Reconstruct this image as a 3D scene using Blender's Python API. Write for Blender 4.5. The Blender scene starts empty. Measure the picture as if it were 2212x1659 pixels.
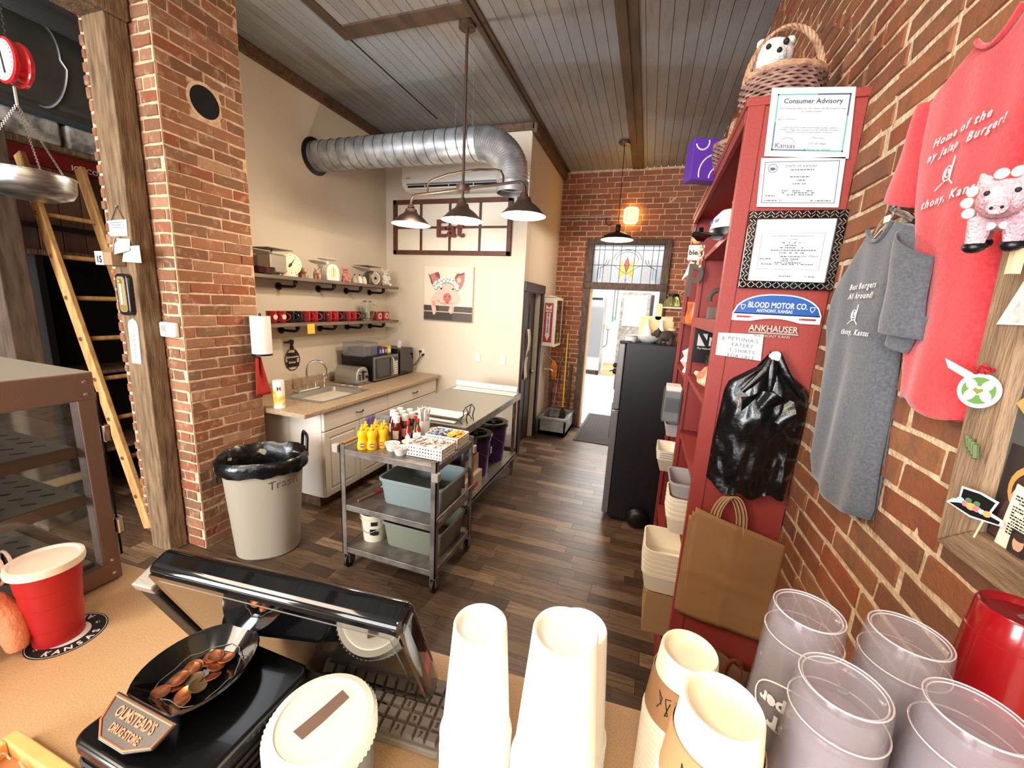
import bpy, bmesh, math, random
from math import sin, cos, pi, sqrt, radians
from mathutils import Matrix, Vector, noise
C = bpy.context.scene.collection
SC = bpy.context.scene
rnd = random.Random(7)

# ---------------------------------------------------------------- camera, world, lights, exposure
cd = bpy.data.cameras.new('camera'); cam = bpy.data.objects.new('camera', cd); C.objects.link(cam)
cd.sensor_fit = 'HORIZONTAL'; cd.sensor_width = 36.0; cd.lens = 859.15 / 2212 * 36; cd.clip_start = 0.02; cd.clip_end = 60
cam.matrix_world = Matrix(((0.9455274, -0.1122814, 0.3055664, 0.0),
                           (0.3211266, 0.1676151, -0.9320852, 0.0),
                           (0.0534383, 0.9794376, 0.1945412, 1.825),
                           (0, 0, 0, 1)))
SC.camera = cam
w = bpy.data.worlds.new('world'); SC.world = w; w.use_nodes = True
w.node_tree.nodes['Background'].inputs[0].default_value = (0.80, 0.88, 1.0, 1)
w.node_tree.nodes['Background'].inputs[1].default_value = 1.0
SC.view_settings.view_transform = 'Standard'; SC.view_settings.look = 'None'
SC.view_settings.gamma = 1.0; SC.view_settings.use_curve_mapping = False
SC.view_settings.exposure = 0.72
SC.cycles.max_bounces = 8; SC.cycles.diffuse_bounces = 4; SC.cycles.glossy_bounces = 4
SC.cycles.transmission_bounces = 8; SC.cycles.transparent_max_bounces = 12
SC.cycles.sample_clamp_indirect = 4.0; SC.cycles.use_denoising = True
SC.cycles.caustics_reflective = False; SC.cycles.caustics_refractive = False

def light(kind, loc, power, col=(1, 1, 1), size=1.0, size_y=None, rot=(0, 0, 0), spot=None, name='light'):
    l = bpy.data.lights.new(name, kind); l.energy = power; l.color = col
    if kind == 'AREA':
        l.shape = 'RECTANGLE'; l.size = size; l.size_y = size_y or size
    elif kind == 'SPOT':
        l.spot_size = spot; l.spot_blend = .6; l.shadow_soft_size = size
    else:
        l.shadow_soft_size = size
    o = bpy.data.objects.new(name, l); C.objects.link(o); o.location = loc; o.rotation_euler = rot
    return o
WARM = (1.0, .74, .47); WARM2 = (1.0, .82, .62); COOL = (.90, .95, 1.0)
# daylight through the shop-front windows behind the counter
light('AREA', (-3.6, -3.9, 1.9), 340, COOL, 2.4, 2.4, (radians(-90), 0, pi), name='shop_window_daylight')
light('AREA', (-.6, -3.9, 1.9), 120, COOL, 2.0, 2.4, (radians(-90), 0, pi), name='shop_window_daylight')
# the shop's own pendants above the front counter (behind the frame's upper edge)
light('POINT', (-1.15, -.42, 2.45), 17, WARM2, .12, name='counter_pendant_light')
light('POINT', (-.05, -.42, 2.45), 12, WARM2, .12, name='counter_pendant_light')
# dining-room ceiling light
light('AREA', (-2.2, -1.6, 3.6), 110, WARM2, 2.4, 1.6, (0, 0, 0), name='dining_ceiling_light')
# kitchen ceiling light beyond the doorway
light('AREA', (-.6, 8.6, 3.1), 240, (1, .99, .97), 2.2, 2.6, (0, 0, 0), name='kitchen_ceiling_light')
# warm lamp in the passage by the mop sink
light('POINT', (-.453, 5.04, 2.63), 34, WARM2, .04, name='passage_pendant_light')
for _x, _z in ((-1.866, 2.43), (-1.405, 2.455), (-.94, 2.47)):
    light('POINT', (_x, 2.9, _z - .015), 29, WARM2, .035, name='island_pendant_light')
light('POINT', (-.375, 6.0, 3.12), 4.0, (1, .45, .12), .03, name='wall_sign_light')

# ---------------------------------------------------------------- materials
def lin(c):
    c = c / 255.0
    return c / 12.92 if c <= .04045 else ((c + .055) / 1.055) ** 2.4
def rgb(*c): return (lin(c[0]), lin(c[1]), lin(c[2]), 1)
MATS = {}
def mat(name, c, rough=.6, metal=0, nz=None, bump=None, trans=0, emit=None, coat=0, c2=None, alpha=1, ior=1.45, stretch=None, objc=True, spec=.5, sheen=0, aniso=0):
    """nz=(scale, low, high) mixes c with c2 by noise; bump=(scale, strength)"""
    if name in MATS: return MATS[name]
    m = bpy.data.materials.new(name); m.use_nodes = True; nt = m.node_tree; b = nt.nodes['Principled BSDF']
    I = b.inputs
    I['Base Color'].default_value = rgb(*c); I['Roughness'].default_value = rough; I['Metallic'].default_value = metal
    I['Transmission Weight'].default_value = trans; I['IOR'].default_value = ior; I['Alpha'].default_value = alpha
    I['Specular IOR Level'].default_value = spec; I['Coat Weight'].default_value = coat
    if sheen: I['Sheen Weight'].default_value = sheen
    if emit:
        I['Emission Color'].default_value = rgb(*emit[0]); I['Emission Strength'].default_value = emit[1]
    if nz or bump:
        tc = nt.nodes.new('ShaderNodeTexCoord'); src = tc.outputs['Object']
        if stretch:
            mp = nt.nodes.new('ShaderNodeMapping'); mp.inputs['Scale'].default_value = stretch
            nt.links.new(src, mp.inputs[0]); src = mp.outputs[0]
    if nz:
        n = nt.nodes.new('ShaderNodeTexNoise'); n.inputs['Scale'].default_value = nz[0]; n.inputs['Detail'].default_value = 5
        nt.links.new(src, n.inputs['Vector'])
        r = nt.nodes.new('ShaderNodeValToRGB'); r.color_ramp.elements[0].position = nz[1]; r.color_ramp.elements[1].position = nz[2]
        r.color_ramp.elements[0].color = rgb(*c); r.color_ramp.elements[1].color = rgb(*(c2 or [x * .8 for x in c]))
        nt.links.new(n.outputs['Fac'], r.inputs[0]); nt.links.new(r.outputs[0], I['Base Color'])
    if bump:
        n2 = nt.nodes.new('ShaderNodeTexNoise'); n2.inputs['Scale'].default_value = bump[0]; n2.inputs['Detail'].default_value = 4
        nt.links.new(src, n2.inputs['Vector'])
        bp = nt.nodes.new('ShaderNodeBump'); bp.inputs['Strength'].default_value = bump[1]; bp.inputs['Distance'].default_value = .01
        nt.links.new(n2.outputs['Fac'], bp.inputs['Height']); nt.links.new(bp.outputs[0], I['Normal'])
    MATS[name] = m
    return m

def varied(name, cols, rough=.8, grain=None, bump=None, coords='Object', blotch=None, coat=0, spec=.5):
    """one material for many alike pieces: colour picked per object / per island from cols, with grain along an axis"""
    m = bpy.data.materials.new(name); m.use_nodes = True; nt = m.node_tree; N = nt.nodes; L = nt.links
    b = N['Principled BSDF']; b.inputs['Roughness'].default_value = rough; b.inputs['Coat Weight'].default_value = coat
    b.inputs['Specular IOR Level'].default_value = spec
    oi = N.new('ShaderNodeObjectInfo'); ge = N.new('ShaderNodeNewGeometry')
    ad = N.new('ShaderNodeMath'); ad.operation = 'ADD'; L.new(oi.outputs['Random'], ad.inputs[0]); L.new(ge.outputs['Random Per Island'], ad.inputs[1])
    fr = N.new('ShaderNodeMath'); fr.operation = 'FRACT'; L.new(ad.outputs[0], fr.inputs[0])
    r = N.new('ShaderNodeValToRGB'); r.color_ramp.interpolation = 'LINEAR'
    els = r.color_ramp.elements
    for i in range(1, len(cols) - 1): els.new(i / (len(cols) - 1))
    for i, e in enumerate(sorted(els, key=lambda e: e.position)): e.color = rgb(*cols[i])
    L.new(fr.outputs[0], r.inputs[0]); col = r.outputs[0]
    tc = N.new('ShaderNodeNewGeometry'); src = tc.outputs['Position']
    def tex(sc, stretch):
        mp = N.new('ShaderNodeMapping'); mp.inputs['Scale'].default_value = stretch or (1, 1, 1); L.new(src, mp.inputs[0])
        # shift the pattern per piece
        cm = N.new('ShaderNodeCombineXYZ'); mu = N.new('ShaderNodeMath'); mu.operation = 'MULTIPLY'; mu.inputs[1].default_value = 37
        L.new(fr.outputs[0], mu.inputs[0]); L.new(mu.outputs[0], cm.inputs[0]); L.new(mu.outputs[0], cm.inputs[1]); L.new(cm.outputs[0], mp.inputs['Location'])
        n = N.new('ShaderNodeTexNoise'); n.inputs['Scale'].default_value = sc; n.inputs['Detail'].default_value = 6; n.inputs['Roughness'].default_value = .65
        L.new(mp.outputs[0], n.inputs['Vector']); return n
    if grain:  # (scale, stretch, colour, low, high, amount)
        n = tex(grain[0], grain[1]); rr = N.new('ShaderNodeMapRange'); rr.inputs[1].default_value = grain[3]; rr.inputs[2].default_value = grain[4]
        rr.inputs[4].default_value = grain[5]; L.new(n.outputs['Fac'], rr.inputs[0])
        mx = N.new('ShaderNodeMix'); mx.data_type = 'RGBA'; L.new(rr.outputs[0], mx.inputs[0]); L.new(col, mx.inputs[6]); mx.inputs[7].default_value = rgb(*grain[2]); col = mx.outputs[2]
    if blotch:
        n = N.new('ShaderNodeTexNoise'); n.inputs['Scale'].default_value = blotch[0]; n.inputs['Detail'].default_value = 4; L.new(src, n.inputs['Vector'])
        rr = N.new('ShaderNodeMapRange'); rr.inputs[1].default_value = blotch[2]; rr.inputs[2].default_value = blotch[3]; rr.inputs[4].default_value = blotch[4]
        L.new(n.outputs['Fac'], rr.inputs[0])
        mx = N.new('ShaderNodeMix'); mx.data_type = 'RGBA'; L.new(rr.outputs[0], mx.inputs[0]); L.new(col, mx.inputs[6]); mx.inputs[7].default_value = rgb(*blotch[1]); col = mx.outputs[2]
    L.new(col, b.inputs['Base Color'])
    if bump:
        n = tex(bump[0], bump[2] if len(bump) > 2 else None); bp = N.new('ShaderNodeBump'); bp.inputs['Strength'].default_value = bump[1]; bp.inputs['Distance'].default_value = .006
        L.new(n.outputs['Fac'], bp.inputs['Height']); L.new(bp.outputs[0], b.inputs['Normal'])
    MATS[name] = m
    return m

# ---------------------------------------------------------------- mesh helpers
def frame(o, u, v):
    u = Vector(u).normalized(); v = Vector(v).normalized(); n = u.cross(v)
    return Matrix(((u.x, v.x, n.x, o[0]), (u.y, v.y, n.y, o[1]), (u.z, v.z, n.z, o[2]), (0, 0, 0, 1)))
def F_front(x, y, z): return frame((x, y, z), (1, 0, 0), (0, 0, 1))      # faces the viewer (-Y)
def F_left(x, y, z): return frame((x, y, z), (0, 1, 0), (0, 0, 1))       # on a left-hand wall, faces +X
def F_right(x, y, z): return frame((x, y, z), (0, -1, 0), (0, 0, 1))     # on the right-hand wall, faces -X
def T(x, y, z): return Matrix.Translation((x, y, z))
def RZ(a): return Matrix.Rotation(a, 4, 'Z')
def RX(a): return Matrix.Rotation(a, 4, 'X')
def RY(a): return Matrix.Rotation(a, 4, 'Y')

class MB:
    def __init__(s, M=None): s.v = []; s.f = []; s.mi = []; s.M = M or Matrix()
    def add(s, vs, fs, mi=0, M=None):
        k = len(s.v); X = s.M @ M if M is not None else s.M
        s.v += [X @ Vector(p) for p in vs]; s.f += [tuple(i + k for i in f) for f in fs]; s.mi += [mi] * len(fs)
        return s
    def box(s, c, d, mi=0, M=None):
        x, y, z = c; a, b, e = d[0] / 2, d[1] / 2, d[2] / 2
        vs = [(x + i * a, y + j * b, z + k * e) for i in (-1, 1) for j in (-1, 1) for k in (-1, 1)]
        return s.add(vs, [(0, 1, 3, 2), (4, 6, 7, 5), (0, 4, 5, 1), (2, 3, 7, 6), (0, 2, 6, 4), (1, 5, 7, 3)], mi, M)
    def bx(s, x0, x1, y0, y1, z0, z1, mi=0, M=None):
        return s.box(((x0 + x1) / 2, (y0 + y1) / 2, (z0 + z1) / 2), (x1 - x0, y1 - y0, z1 - z0), mi, M)
    def prism(s, poly, z0, z1, mi=0, M=None, caps=True):
        a = sum(poly[i][0] * poly[(i + 1) % len(poly)][1] - poly[(i + 1) % len(poly)][0] * poly[i][1] for i in range(len(poly)))
        if a < 0: poly = poly[::-1]
        n = len(poly); vs = [(p[0], p[1], z0) for p in poly] + [(p[0], p[1], z1) for p in poly]
        fs = [(i, (i + 1) % n, n + (i + 1) % n, n + i) for i in range(n)]
        if caps: fs += [tuple(range(n - 1, -1, -1)), tuple(range(n, 2 * n))]
        return s.add(vs, fs, mi, M)
    def lathe(s, prof, n=24, mi=0, M=None, c=(0, 0, 0), sx=1, sy=1, closed=False):
        vs = []; fs = []; rings = []
        for r, z in prof:
            if r < 1e-6: rings.append([len(vs)]); vs.append((c[0], c[1], c[2] + z))
            else:
                rings.append(list(range(len(vs), len(vs) + n)))
                vs += [(c[0] + sx * r * cos(2 * pi * i / n), c[1] + sy * r * sin(2 * pi * i / n), c[2] + z) for i in range(n)]
        for a, b in zip(rings, rings[1:] + ([rings[0]] if closed else [])):
            for i in range(n):
                j = (i + 1) % n
                if len(a) == 1 and len(b) == 1: continue
                if len(a) == 1: fs.append((a[0], b[j], b[i]))
                elif len(b) == 1: fs.append((a[i], a[j], b[0]))
                else: fs.append((a[i], a[j], b[j], b[i]))
        return s.add(vs, fs, mi, M)
    def cyl(s, c, r, h, n=20, mi=0, M=None, r2=None):
        return s.lathe([(0, 0), (r, 0), (r2 if r2 is not None else r, h), (0, h)], n, mi, M, c)
    def tube(s, path, r, n=8, mi=0, M=None, closed=False, caps=True, sy=1.0):
        P = [Vector(p) for p in path]; m = len(P); vs = []; fs = []
        R = r if isinstance(r, (list, tuple)) else [r] * m
        up = None
        for i in range(m):
            if closed: t = P[(i + 1) % m] - P[i - 1]
            else: t = P[min(i + 1, m - 1)] - P[max(i - 1, 0)]
            if t.length < 1e-9: t = Vector((0, 0, 1))
            t.normalize()
            if up is None:
                up = Vector((0, 0, 1)) if abs(t.z) < .9 else Vector((1, 0, 0))
            a = up - t * up.dot(t)
            if a.length < 1e-6: a = t.orthogonal()
            a.normalize(); up = a; b = t.cross(a)
            vs += [tuple(P[i] + a * (R[i] * cos(2 * pi * k / n)) + b * (R[i] * sy * sin(2 * pi * k / n))) for k in range(n)]
        for i in range(m if closed else m - 1):
            for k in range(n):
                a0 = i * n; b0 = ((i + 1) % m) * n
                fs.append((a0 + k, a0 + (k + 1) % n, b0 + (k + 1) % n, b0 + k))
        if caps and not closed:
            fs.append(tuple(range(n - 1, -1, -1))); fs.append(tuple((m - 1) * n + k for k in range(n)))
        return s.add(vs, fs, mi, M)
    def sphere(s, c, r, n=14, m=8, mi=0, M=None, sc=(1, 1, 1)):
        MM = T(*c) @ Matrix.Diagonal((*sc, 1))
        if M is not None: MM = M @ MM
        return s.lathe([(r * sin(pi * i / m), -r * cos(pi * i / m)) for i in range(m + 1)], n, mi, MM)
    def grid(s, fn, nu, nv, mi=0, M=None, thick=None):
        vs = [tuple(fn(i / nu, j / nv)) for j in range(nv + 1) for i in range(nu + 1)]
        fs = [(j * (nu + 1) + i, j * (nu + 1) + i + 1, (j + 1) * (nu + 1) + i + 1, (j + 1) * (nu + 1) + i) for j in range(nv) for i in range(nu)]
        return s.add(vs, fs, mi, M)
    def sheet(s, poly, d=.0, mi=0, M=None):
        """a flat polygon at height d"""
        a = sum(poly[i][0] * poly[(i + 1) % len(poly)][1] - poly[(i + 1) % len(poly)][0] * poly[i][1] for i in range(len(poly)))
        if a < 0: poly = poly[::-1]
        return s.add([(p[0], p[1], d) for p in poly], [tuple(range(len(poly)))], mi, M)
    def build(s, name, mats, parent=None, smooth=None, bevel=0, solid=0, bseg=2, subd=0, remesh=0):
        me = bpy.data.meshes.new(name); me.from_pydata([tuple(p) for p in s.v], [], s.f)
        ms = mats if isinstance(mats, (list, tuple)) else [mats]
        for m in ms: me.materials.append(m)
        if len(ms) > 1: me.polygons.foreach_set('material_index', s.mi)
        if smooth is not None:
            me.polygons.foreach_set('use_smooth', [True] * len(me.polygons))
            me.set_sharp_from_angle(angle=radians(smooth))
        me.update()
        o = bpy.data.objects.new(name, me); C.objects.link(o)
        if parent is not None: o.parent = parent
        if remesh:
            md = o.modifiers.new('remesh', 'REMESH'); md.mode = 'VOXEL'; md.voxel_size = remesh; md.use_smooth_shade = True
        if solid:
            md = o.modifiers.new('solid', 'SOLIDIFY'); md.thickness = solid; md.offset = -1
        if bevel:
            md = o.modifiers.new('bevel', 'BEVEL'); md.width = bevel; md.segments = bseg; md.limit_method = 'ANGLE'; md.angle_limit = radians(40)
        if subd:
            md = o.modifiers.new('subd', 'SUBSURF'); md.levels = subd; md.render_levels = subd
        return o

def tag(o, label=None, cat=None, group=None, kind=None):
    if label: o['label'] = label
    if cat: o['category'] = cat
    if group: o['group'] = group
    if kind: o['kind'] = kind
    return o
def thing(name, label, cat, loc=(0, 0, 0), rotz=0, group=None):
    o = bpy.data.objects.new(name, None); C.objects.link(o); o.empty_display_size = .05
    o.location = loc; o.rotation_euler = (0, 0, rotz)
    return tag(o, label, cat, group)
def dupl(root, loc=None, label=None, rotz=None, group=None):
    def children(o): return [c for c in PARTS.get(o.name, ())]
    def rec(o, par):
        c = o.copy(); C.objects.link(c)
        if par is not None: c.parent = par
        PARTS[c.name] = [rec(ch, c) for ch in children(o)]
        return c
    r = rec(root, None)
    if loc is not None: r.location = loc
    if rotz is not None: r.rotation_euler = (0, 0, rotz)
    if label: r['label'] = label
    if group: r['group'] = group
    return r
PARTS = {}
def note_parts(root):
    """remember root's children (two levels) so that dupl can copy them"""
    objs = [o for o in C.objects if o.parent is not None]
    def rec(o):
        PARTS[o.name] = [c for c in objs if c.parent == o]
        for c in PARTS[o.name]: rec(c)
    rec(root); return root

def text_mesh(s, size=.1, extrude=.001, bold=0, align='LEFT', shear=0, spacing=1.0, res=2, line=1.0):
    cu = bpy.data.curves.new('t', 'FONT'); cu.body = s; cu.size = size; cu.extrude = extrude; cu.offset = bold
    cu.align_x = align; cu.shear = shear; cu.space_character = spacing; cu.resolution_u = res; cu.space_line = line
    ob = bpy.data.objects.new('t', cu)
    me = bpy.data.meshes.new_from_object(ob)
    bpy.data.objects.remove(ob); bpy.data.curves.remove(cu)
    return me
def text(s, M, size, m, parent, name='lettering', extrude=.0006, bold=0, align='CENTER', shear=0, spacing=1.0, sx=1.0, fn=None, line=1.0):
    me = text_mesh(s, size, extrude, bold, align, shear, spacing, line=line)
    for v in me.vertices:
        p = Vector((v.co.x * sx, v.co.y, v.co.z))
        v.co = fn(p) if fn else M @ p
    me.name = name; me.materials.clear(); me.materials.append(m)
    o = bpy.data.objects.new(name, me); C.objects.link(o)
    if parent is not None: o.parent = parent
    return o
def ell(cx, cy, rx, ry, n=20, a=0):
    return [(cx + rx * cos(t) * cos(a) - ry * sin(t) * sin(a), cy + rx * cos(t) * sin(a) + ry * sin(t) * cos(a)) for t in [2 * pi * i / n for i in range(n)]]
def rect(x0, y0, x1, y1): return [(x0, y0), (x1, y0), (x1, y1), (x0, y1)]
def rrect(x0, y0, x1, y1, r, n=4):
    out = []
    for cx, cy, a0 in ((x1 - r, y0 + r, -pi / 2), (x1 - r, y1 - r, 0), (x0 + r, y1 - r, pi / 2), (x0 + r, y0 + r, pi)):
        out += [(cx + r * cos(a0 + pi / 2 * i / n), cy + r * sin(a0 + pi / 2 * i / n)) for i in range(n + 1)]
    return out
def scribble(mb, x0, y0, x1, h, mi=0, d=.0007, seed=0, dens=.8):
    """a line of print too small to read: short dashes"""
    r = random.Random(seed); x = x0
    while x < x1:
        wd = r.uniform(.5, 2.2) * h * 1.4
        if r.random() < dens: mb.sheet(rect(x, y0, min(x + wd, x1), y0 + h), d, mi)
        x += wd + h * .6

# ================================================================ SETTING
M_mortar = mat('mortar', (224, 200, 166), .95, nz=(30, .3, .7), c2=(190, 162, 128), bump=(60, .9))
M_mortar2 = mat('mortar_back', (220, 190, 156), .95, nz=(25, .3, .7), c2=(184, 152, 122), bump=(60, .8))
M_brick = varied('brick_old_red', [(138, 80, 47), (150, 90, 54), (122, 72, 46), (152, 98, 61), (132, 82, 53), (144, 73, 42), (114, 76, 52)], .9,
                 grain=(14, None, (96, 72, 54), .48, .72, .75), bump=(70, .8, None))
M_brick_p = varied('brick_pillar_red', [(130, 80, 52), (142, 94, 62), (112, 74, 52), (152, 106, 76), (120, 86, 62), (140, 76, 48), (164, 124, 94)], .9,
                   grain=(16, None, (200, 166, 130), .54, .72, .55), bump=(70, .8, None))
M_brick_b = varied('brick_back_red', [(150, 88, 62), (134, 80, 58), (160, 98, 70), (126, 78, 56), (152, 90, 60)], .9,
                   grain=(20, None, (140, 110, 92), .55, .8, .6), bump=(70, .7, None), blotch=(1.6, (140, 104, 84), .58, .72, .5))
M_paint = mat('wall_paint_greige', (214, 203, 184), .85, bump=(160, .12))
M_ceilp = mat('wall_paint_dark', (84, 74, 64), .9)
M_trimw = mat('trim_wood_brown', (112, 82, 56), .6, nz=(8, .3, .7), c2=(72, 52, 38), stretch=(3, 3, 3), bump=(30, .3))
M_darkw = mat('door_wood_dark', (52, 32, 24), .5, nz=(7, .3, .7), c2=(36, 22, 16), stretch=(6, 6, .6), bump=(20, .3))
M_greyw = mat('frame_wood_greybrown', (104, 86, 74), .75, nz=(9, .3, .65), c2=(70, 56, 48), stretch=(4, 4, 1), bump=(30, .5))
M_timber = mat('timber_weathered', (138, 112, 82), .85, nz=(7, .35, .7), c2=(86, 62, 42), stretch=(5, 5, .7), bump=(26, .6))
M_board = varied('ceiling_board', [(136, 132, 128), (126, 124, 122), (142, 136, 130), (120, 116, 112), (132, 130, 130)], .62,
                 grain=(5, (6, .5, 1), (92, 76, 62), .52, .8, .7), blotch=(.9, (140, 150, 158), .45, .62, .8), bump=(30, .5, (4, .4, 1)))
M_boardb = mat('ceiling_batten', (88, 66, 48), .7, nz=(3, .35, .7), c2=(56, 44, 36), stretch=(4, .8, 1), bump=(20, .4))
M_plank = varied('floor_plank', [(100, 78, 59), (72, 55, 43), (122, 97, 74), (64, 49, 38), (94, 71, 53), (142, 116, 90), (82, 62, 47), (112, 87, 66)], .33,
                 grain=(20, (.22, 3, 1), (44, 32, 25), .47, .62, .65), blotch=(1.2, (118, 96, 76), .55, .8, .25), bump=(40, .3, (.4, 4, 1)), spec=.4)
M_gap = mat('floor_joint', (44, 34, 28), .8)

def cam_score(p, area, n=None):
    q = cam.matrix_world.inverted() @ Vector(p)
    if q.z > -.05: return -1
    u = 1106 + 859 * q.x / -q.z; v = 829.5 - 859 * q.y / -q.z
    if not (-60 < u < 2270 and -60 < v < 1720): return -1
    d = Vector(p) - cam.matrix_world.translation
    f = abs(d.normalized().dot(n)) if n else 1
    return area * f / q.z ** 2
def brick_mesh(seed, m):
    r = random.Random(seed); mb = MB()
    base = [(-.5, -.5), (-.1, -.5), (.2, -.5), (.5, -.5), (.5, .5), (.15, .5), (-.2, .5), (-.5, .5)]
    j = lambda a: r.uniform(-a, a)
    B = [(u + j(.010), v + j(.04)) for u, v in base]
    A = [(u, v, -1) for u, v in B]
    Bb = [(u, v, -.10 + j(.04)) for u, v in B]
    Cc = [(u * (.972 + j(.012)), v * (.90 + j(.04)), j(.05)) for u, v in B]
    vs = A + Bb + Cc; fs = []
    for k in (0, 8):
        fs += [(k + i, k + (i + 1) % 8, k + 8 + (i + 1) % 8, k + 8 + i) for i in range(8)]
    fs += [(16, 17, 22, 23), (17, 18, 21, 22), (18, 19, 20, 21)]
    mb.add(vs, fs)
    me = bpy.data.meshes.new('brick'); me.from_pydata([tuple(p) for p in mb.v], [], mb.f); me.materials.append(m)
    return me, vs, fs
def pieces(name, parent, items, meshes, m, limit, n=None):
    """items: list of (matrix, area); the largest in view become objects, the rest one joined part"""
    it = sorted(items, key=lambda t: -cam_score(t[0].translation, t[1], n))
    for k, (X, a) in enumerate(it[:limit]):
        me = meshes[k * 7 % len(meshes)][0]
        o = bpy.data.objects.new(name, me); C.objects.link(o); o.parent = parent; o.matrix_local = X
    if len(it) > limit:
        mb = MB()
        for k, (X, a) in enumerate(it[limit:]):
            _, vs, fs = meshes[k * 5 % len(meshes)]; mb.add(vs, fs, 0, X)
        o = mb.build('distant_' + name + 's', m, parent); o['kind'] = 'stuff'
def brick_wall(parent, Fm, u0, u1, v0, v1, course, blen, m, limit=300, excl=(), n=None, depth=.05, proud=.006, mort=.013, seed=1, header=0):
    r = random.Random(seed); ms = [brick_mesh(seed * 20 + i, m) for i in range(9)]; items = []
    nr = int(round((v1 - v0) / course))
    for i in range(nr):
        vc = v0 + (i + .5) * course
        L = blen * (.5 if header and i % header == header - 1 else 1)
        u = u0 - (L * .5 if i % 2 else 0) - r.uniform(0, .03)
        while u < u1:
            l = L * r.uniform(.93, 1.06); a, b = max(u, u0), min(u + l, u1)
            segs = [(a, b)]
            for (eu0, ev0, eu1, ev1) in excl:
                if ev0 < vc < ev1:
                    ns = []
                    for (p, q) in segs:
                        if q <= eu0 or p >= eu1: ns.append((p, q)); continue
                        if p < eu0: ns.append((p, eu0))
                        if q > eu1: ns.append((eu1, q))
                    segs = ns
            for p, q in segs:
                if q - p > .03:
                    hh = course - mort * r.uniform(.8, 1.2)
                    X = Fm @ T((p + q) / 2, vc + r.uniform(-.002, .002), proud * r.uniform(.3, 1.3)) @ RZ(r.uniform(-.012, .012)) @ Matrix.Diagonal((q - p - mort * r.uniform(.8, 1.3), hh, depth, 1))
                    items.append((X, (q - p) * hh))
            u += l
    pieces('brick', parent, items, ms, m, limit, n)

def struct(name, mb, m, parent=None, **k):
    o = mb.build(name, m, parent, **k)
    if parent is None: o['kind'] = 'structure'
    return o

# floor: dark bed with strips laid across the room
fl = struct('floor', MB().bx(-6.5, .56, -4.2, 6.1, -.1, -.006), M_gap)
items = []
r_ = random.Random(3)
Y = -.6; row = 0
while Y < 6.1:
    X0 = -5.4 - r_.uniform(0, .4)
    while X0 < .56:
        l = r_.choice((.22, .3, .36, .45, .6, .75)); x1 = min(X0 + l, .56)
        d = .09
        if x1 - X0 > .03:
            items.append((T((X0 + x1) / 2, min(Y + d / 2, 6.055), -.004) @ Matrix.Diagonal((x1 - X0 - .0015, d - .0018, .008, 1)), l * d))
        X0 = x1 if x1 >= .56 else X0 + l
    Y += .09
def unit_box(m, name='plank'):
    mb = MB().box((0, 0, 0), (1, 1, 1)); me = bpy.data.meshes.new(name); me.from_pydata([tuple(p) for p in mb.v], [], mb.f); me.materials.append(m)
    return me, [tuple(p) for p in mb.v], mb.f
near_items = [t for t in items if t[0].translation.x > -3.9]
pieces('plank', fl, near_items, [unit_box(M_plank)], M_plank, 300, Vector((0, 0, 1)))
mb = MB(); UB = unit_box(M_plank)
for X, a in items:
    if X.translation.x <= -3.9: mb.add(UB[1], UB[2], 0, X)
o = mb.build('outer_planks', M_plank, fl); o['kind'] = 'stuff'

# ceiling: beaded boards running away from the viewer, battens on top of the joints
ce = struct('ceiling', MB().bx(-6.5, .56, -4.2, 6.1, 3.76, 3.86), M_gap)
x = -6.4; UBc = unit_box(M_board)
far = MB()
while x < .55:
    wdt = .088
    X = T(x + wdt / 2, .95, 3.752 + rnd.uniform(-.001, .001)) @ Matrix.Diagonal((wdt - .004, 10.3, .018, 1))
    if x > -3.4:
        o = bpy.data.objects.new('board', UBc[0]); C.objects.link(o); o.parent = ce; o.matrix_local = X
    else: far.add(UBc[1], UBc[2], 0, X)
    x += wdt
o = far.build('side_boards', M_board, ce); o['kind'] = 'stuff'
def trimbox(name, *b, m=None, parent=ce):
    return MB().bx(*b).build(name, m or M_boardb, parent, bevel=.004)
trimbox('batten', -1.37, -1.29, -.5, 6.1, 3.728, 3.745)
trimbox('batten', -1.345, -1.325, -.5, 6.1, 3.712, 3.73)
trimbox('batten', -.43, -.28, -.5, 6.1, 3.73, 3.745)
trimbox('batten', -.365, -.35, -.5, 5.19, 3.718, 3.732)
trimbox('batten', -2.34, -1.37, 2.72, 2.86, 3.732, 3.744)
trimbox('batten', -2.42, -2.34, -.5, 2.86, 3.73, 3.745)
trimbox('batten', -3.24, -2.42, 2.10, 2.20, 3.732, 3.744)
mb = MB(); mb.bx(-2.392, -2.380, 2.86, 4.2, 3.738, 3.744); mb.build('open_joint', M_gap, ce)

# left kitchen wall, centre wall with its corner, passage wall
wl = struct('wall_left', MB().bx(-3.36, -3.24, 2.15, 4.6, 0, 3.744), M_paint)
wc = struct('wall_center', MB().bx(-3.3, -1.39, 4.48, 4.60, 0, 3.744), M_paint)
mb = MB(); mb.bx(-1.50, -1.392, 4.60, 4.62, 0, 3.744); mb.bx(-1.52, -1.39, 5.28, 6.1, 0, 3.744); mb.bx(-1.52, -1.39, 4.62, 5.28, 1.99, 3.744)
wh = struct('wall_passage', mb, M_paint)
struct('trim_1', MB().bx(-3.24, -3.205, 2.28, 4.48, 3.64, 3.735), M_trimw, bevel=.008)
struct('trim_2', MB().bx(-3.24, -1.36, 4.445, 4.48, 3.66, 3.735), M_trimw, bevel=.008)
struct('trim_3', MB().bx(-1.39, -1.33, 4.445, 6.1, 3.63, 3.735), M_trimw, bevel=.01)
struct('baseboard_center', MB().bx(-1.95, -1.375, 4.462, 4.48, 0, .09), M_trimw, bevel=.004)
struct('baseboard_left', MB().bx(-3.24, -3.222, 2.3, 4.46, 0, .09), M_trimw, bevel=.004)

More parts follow.
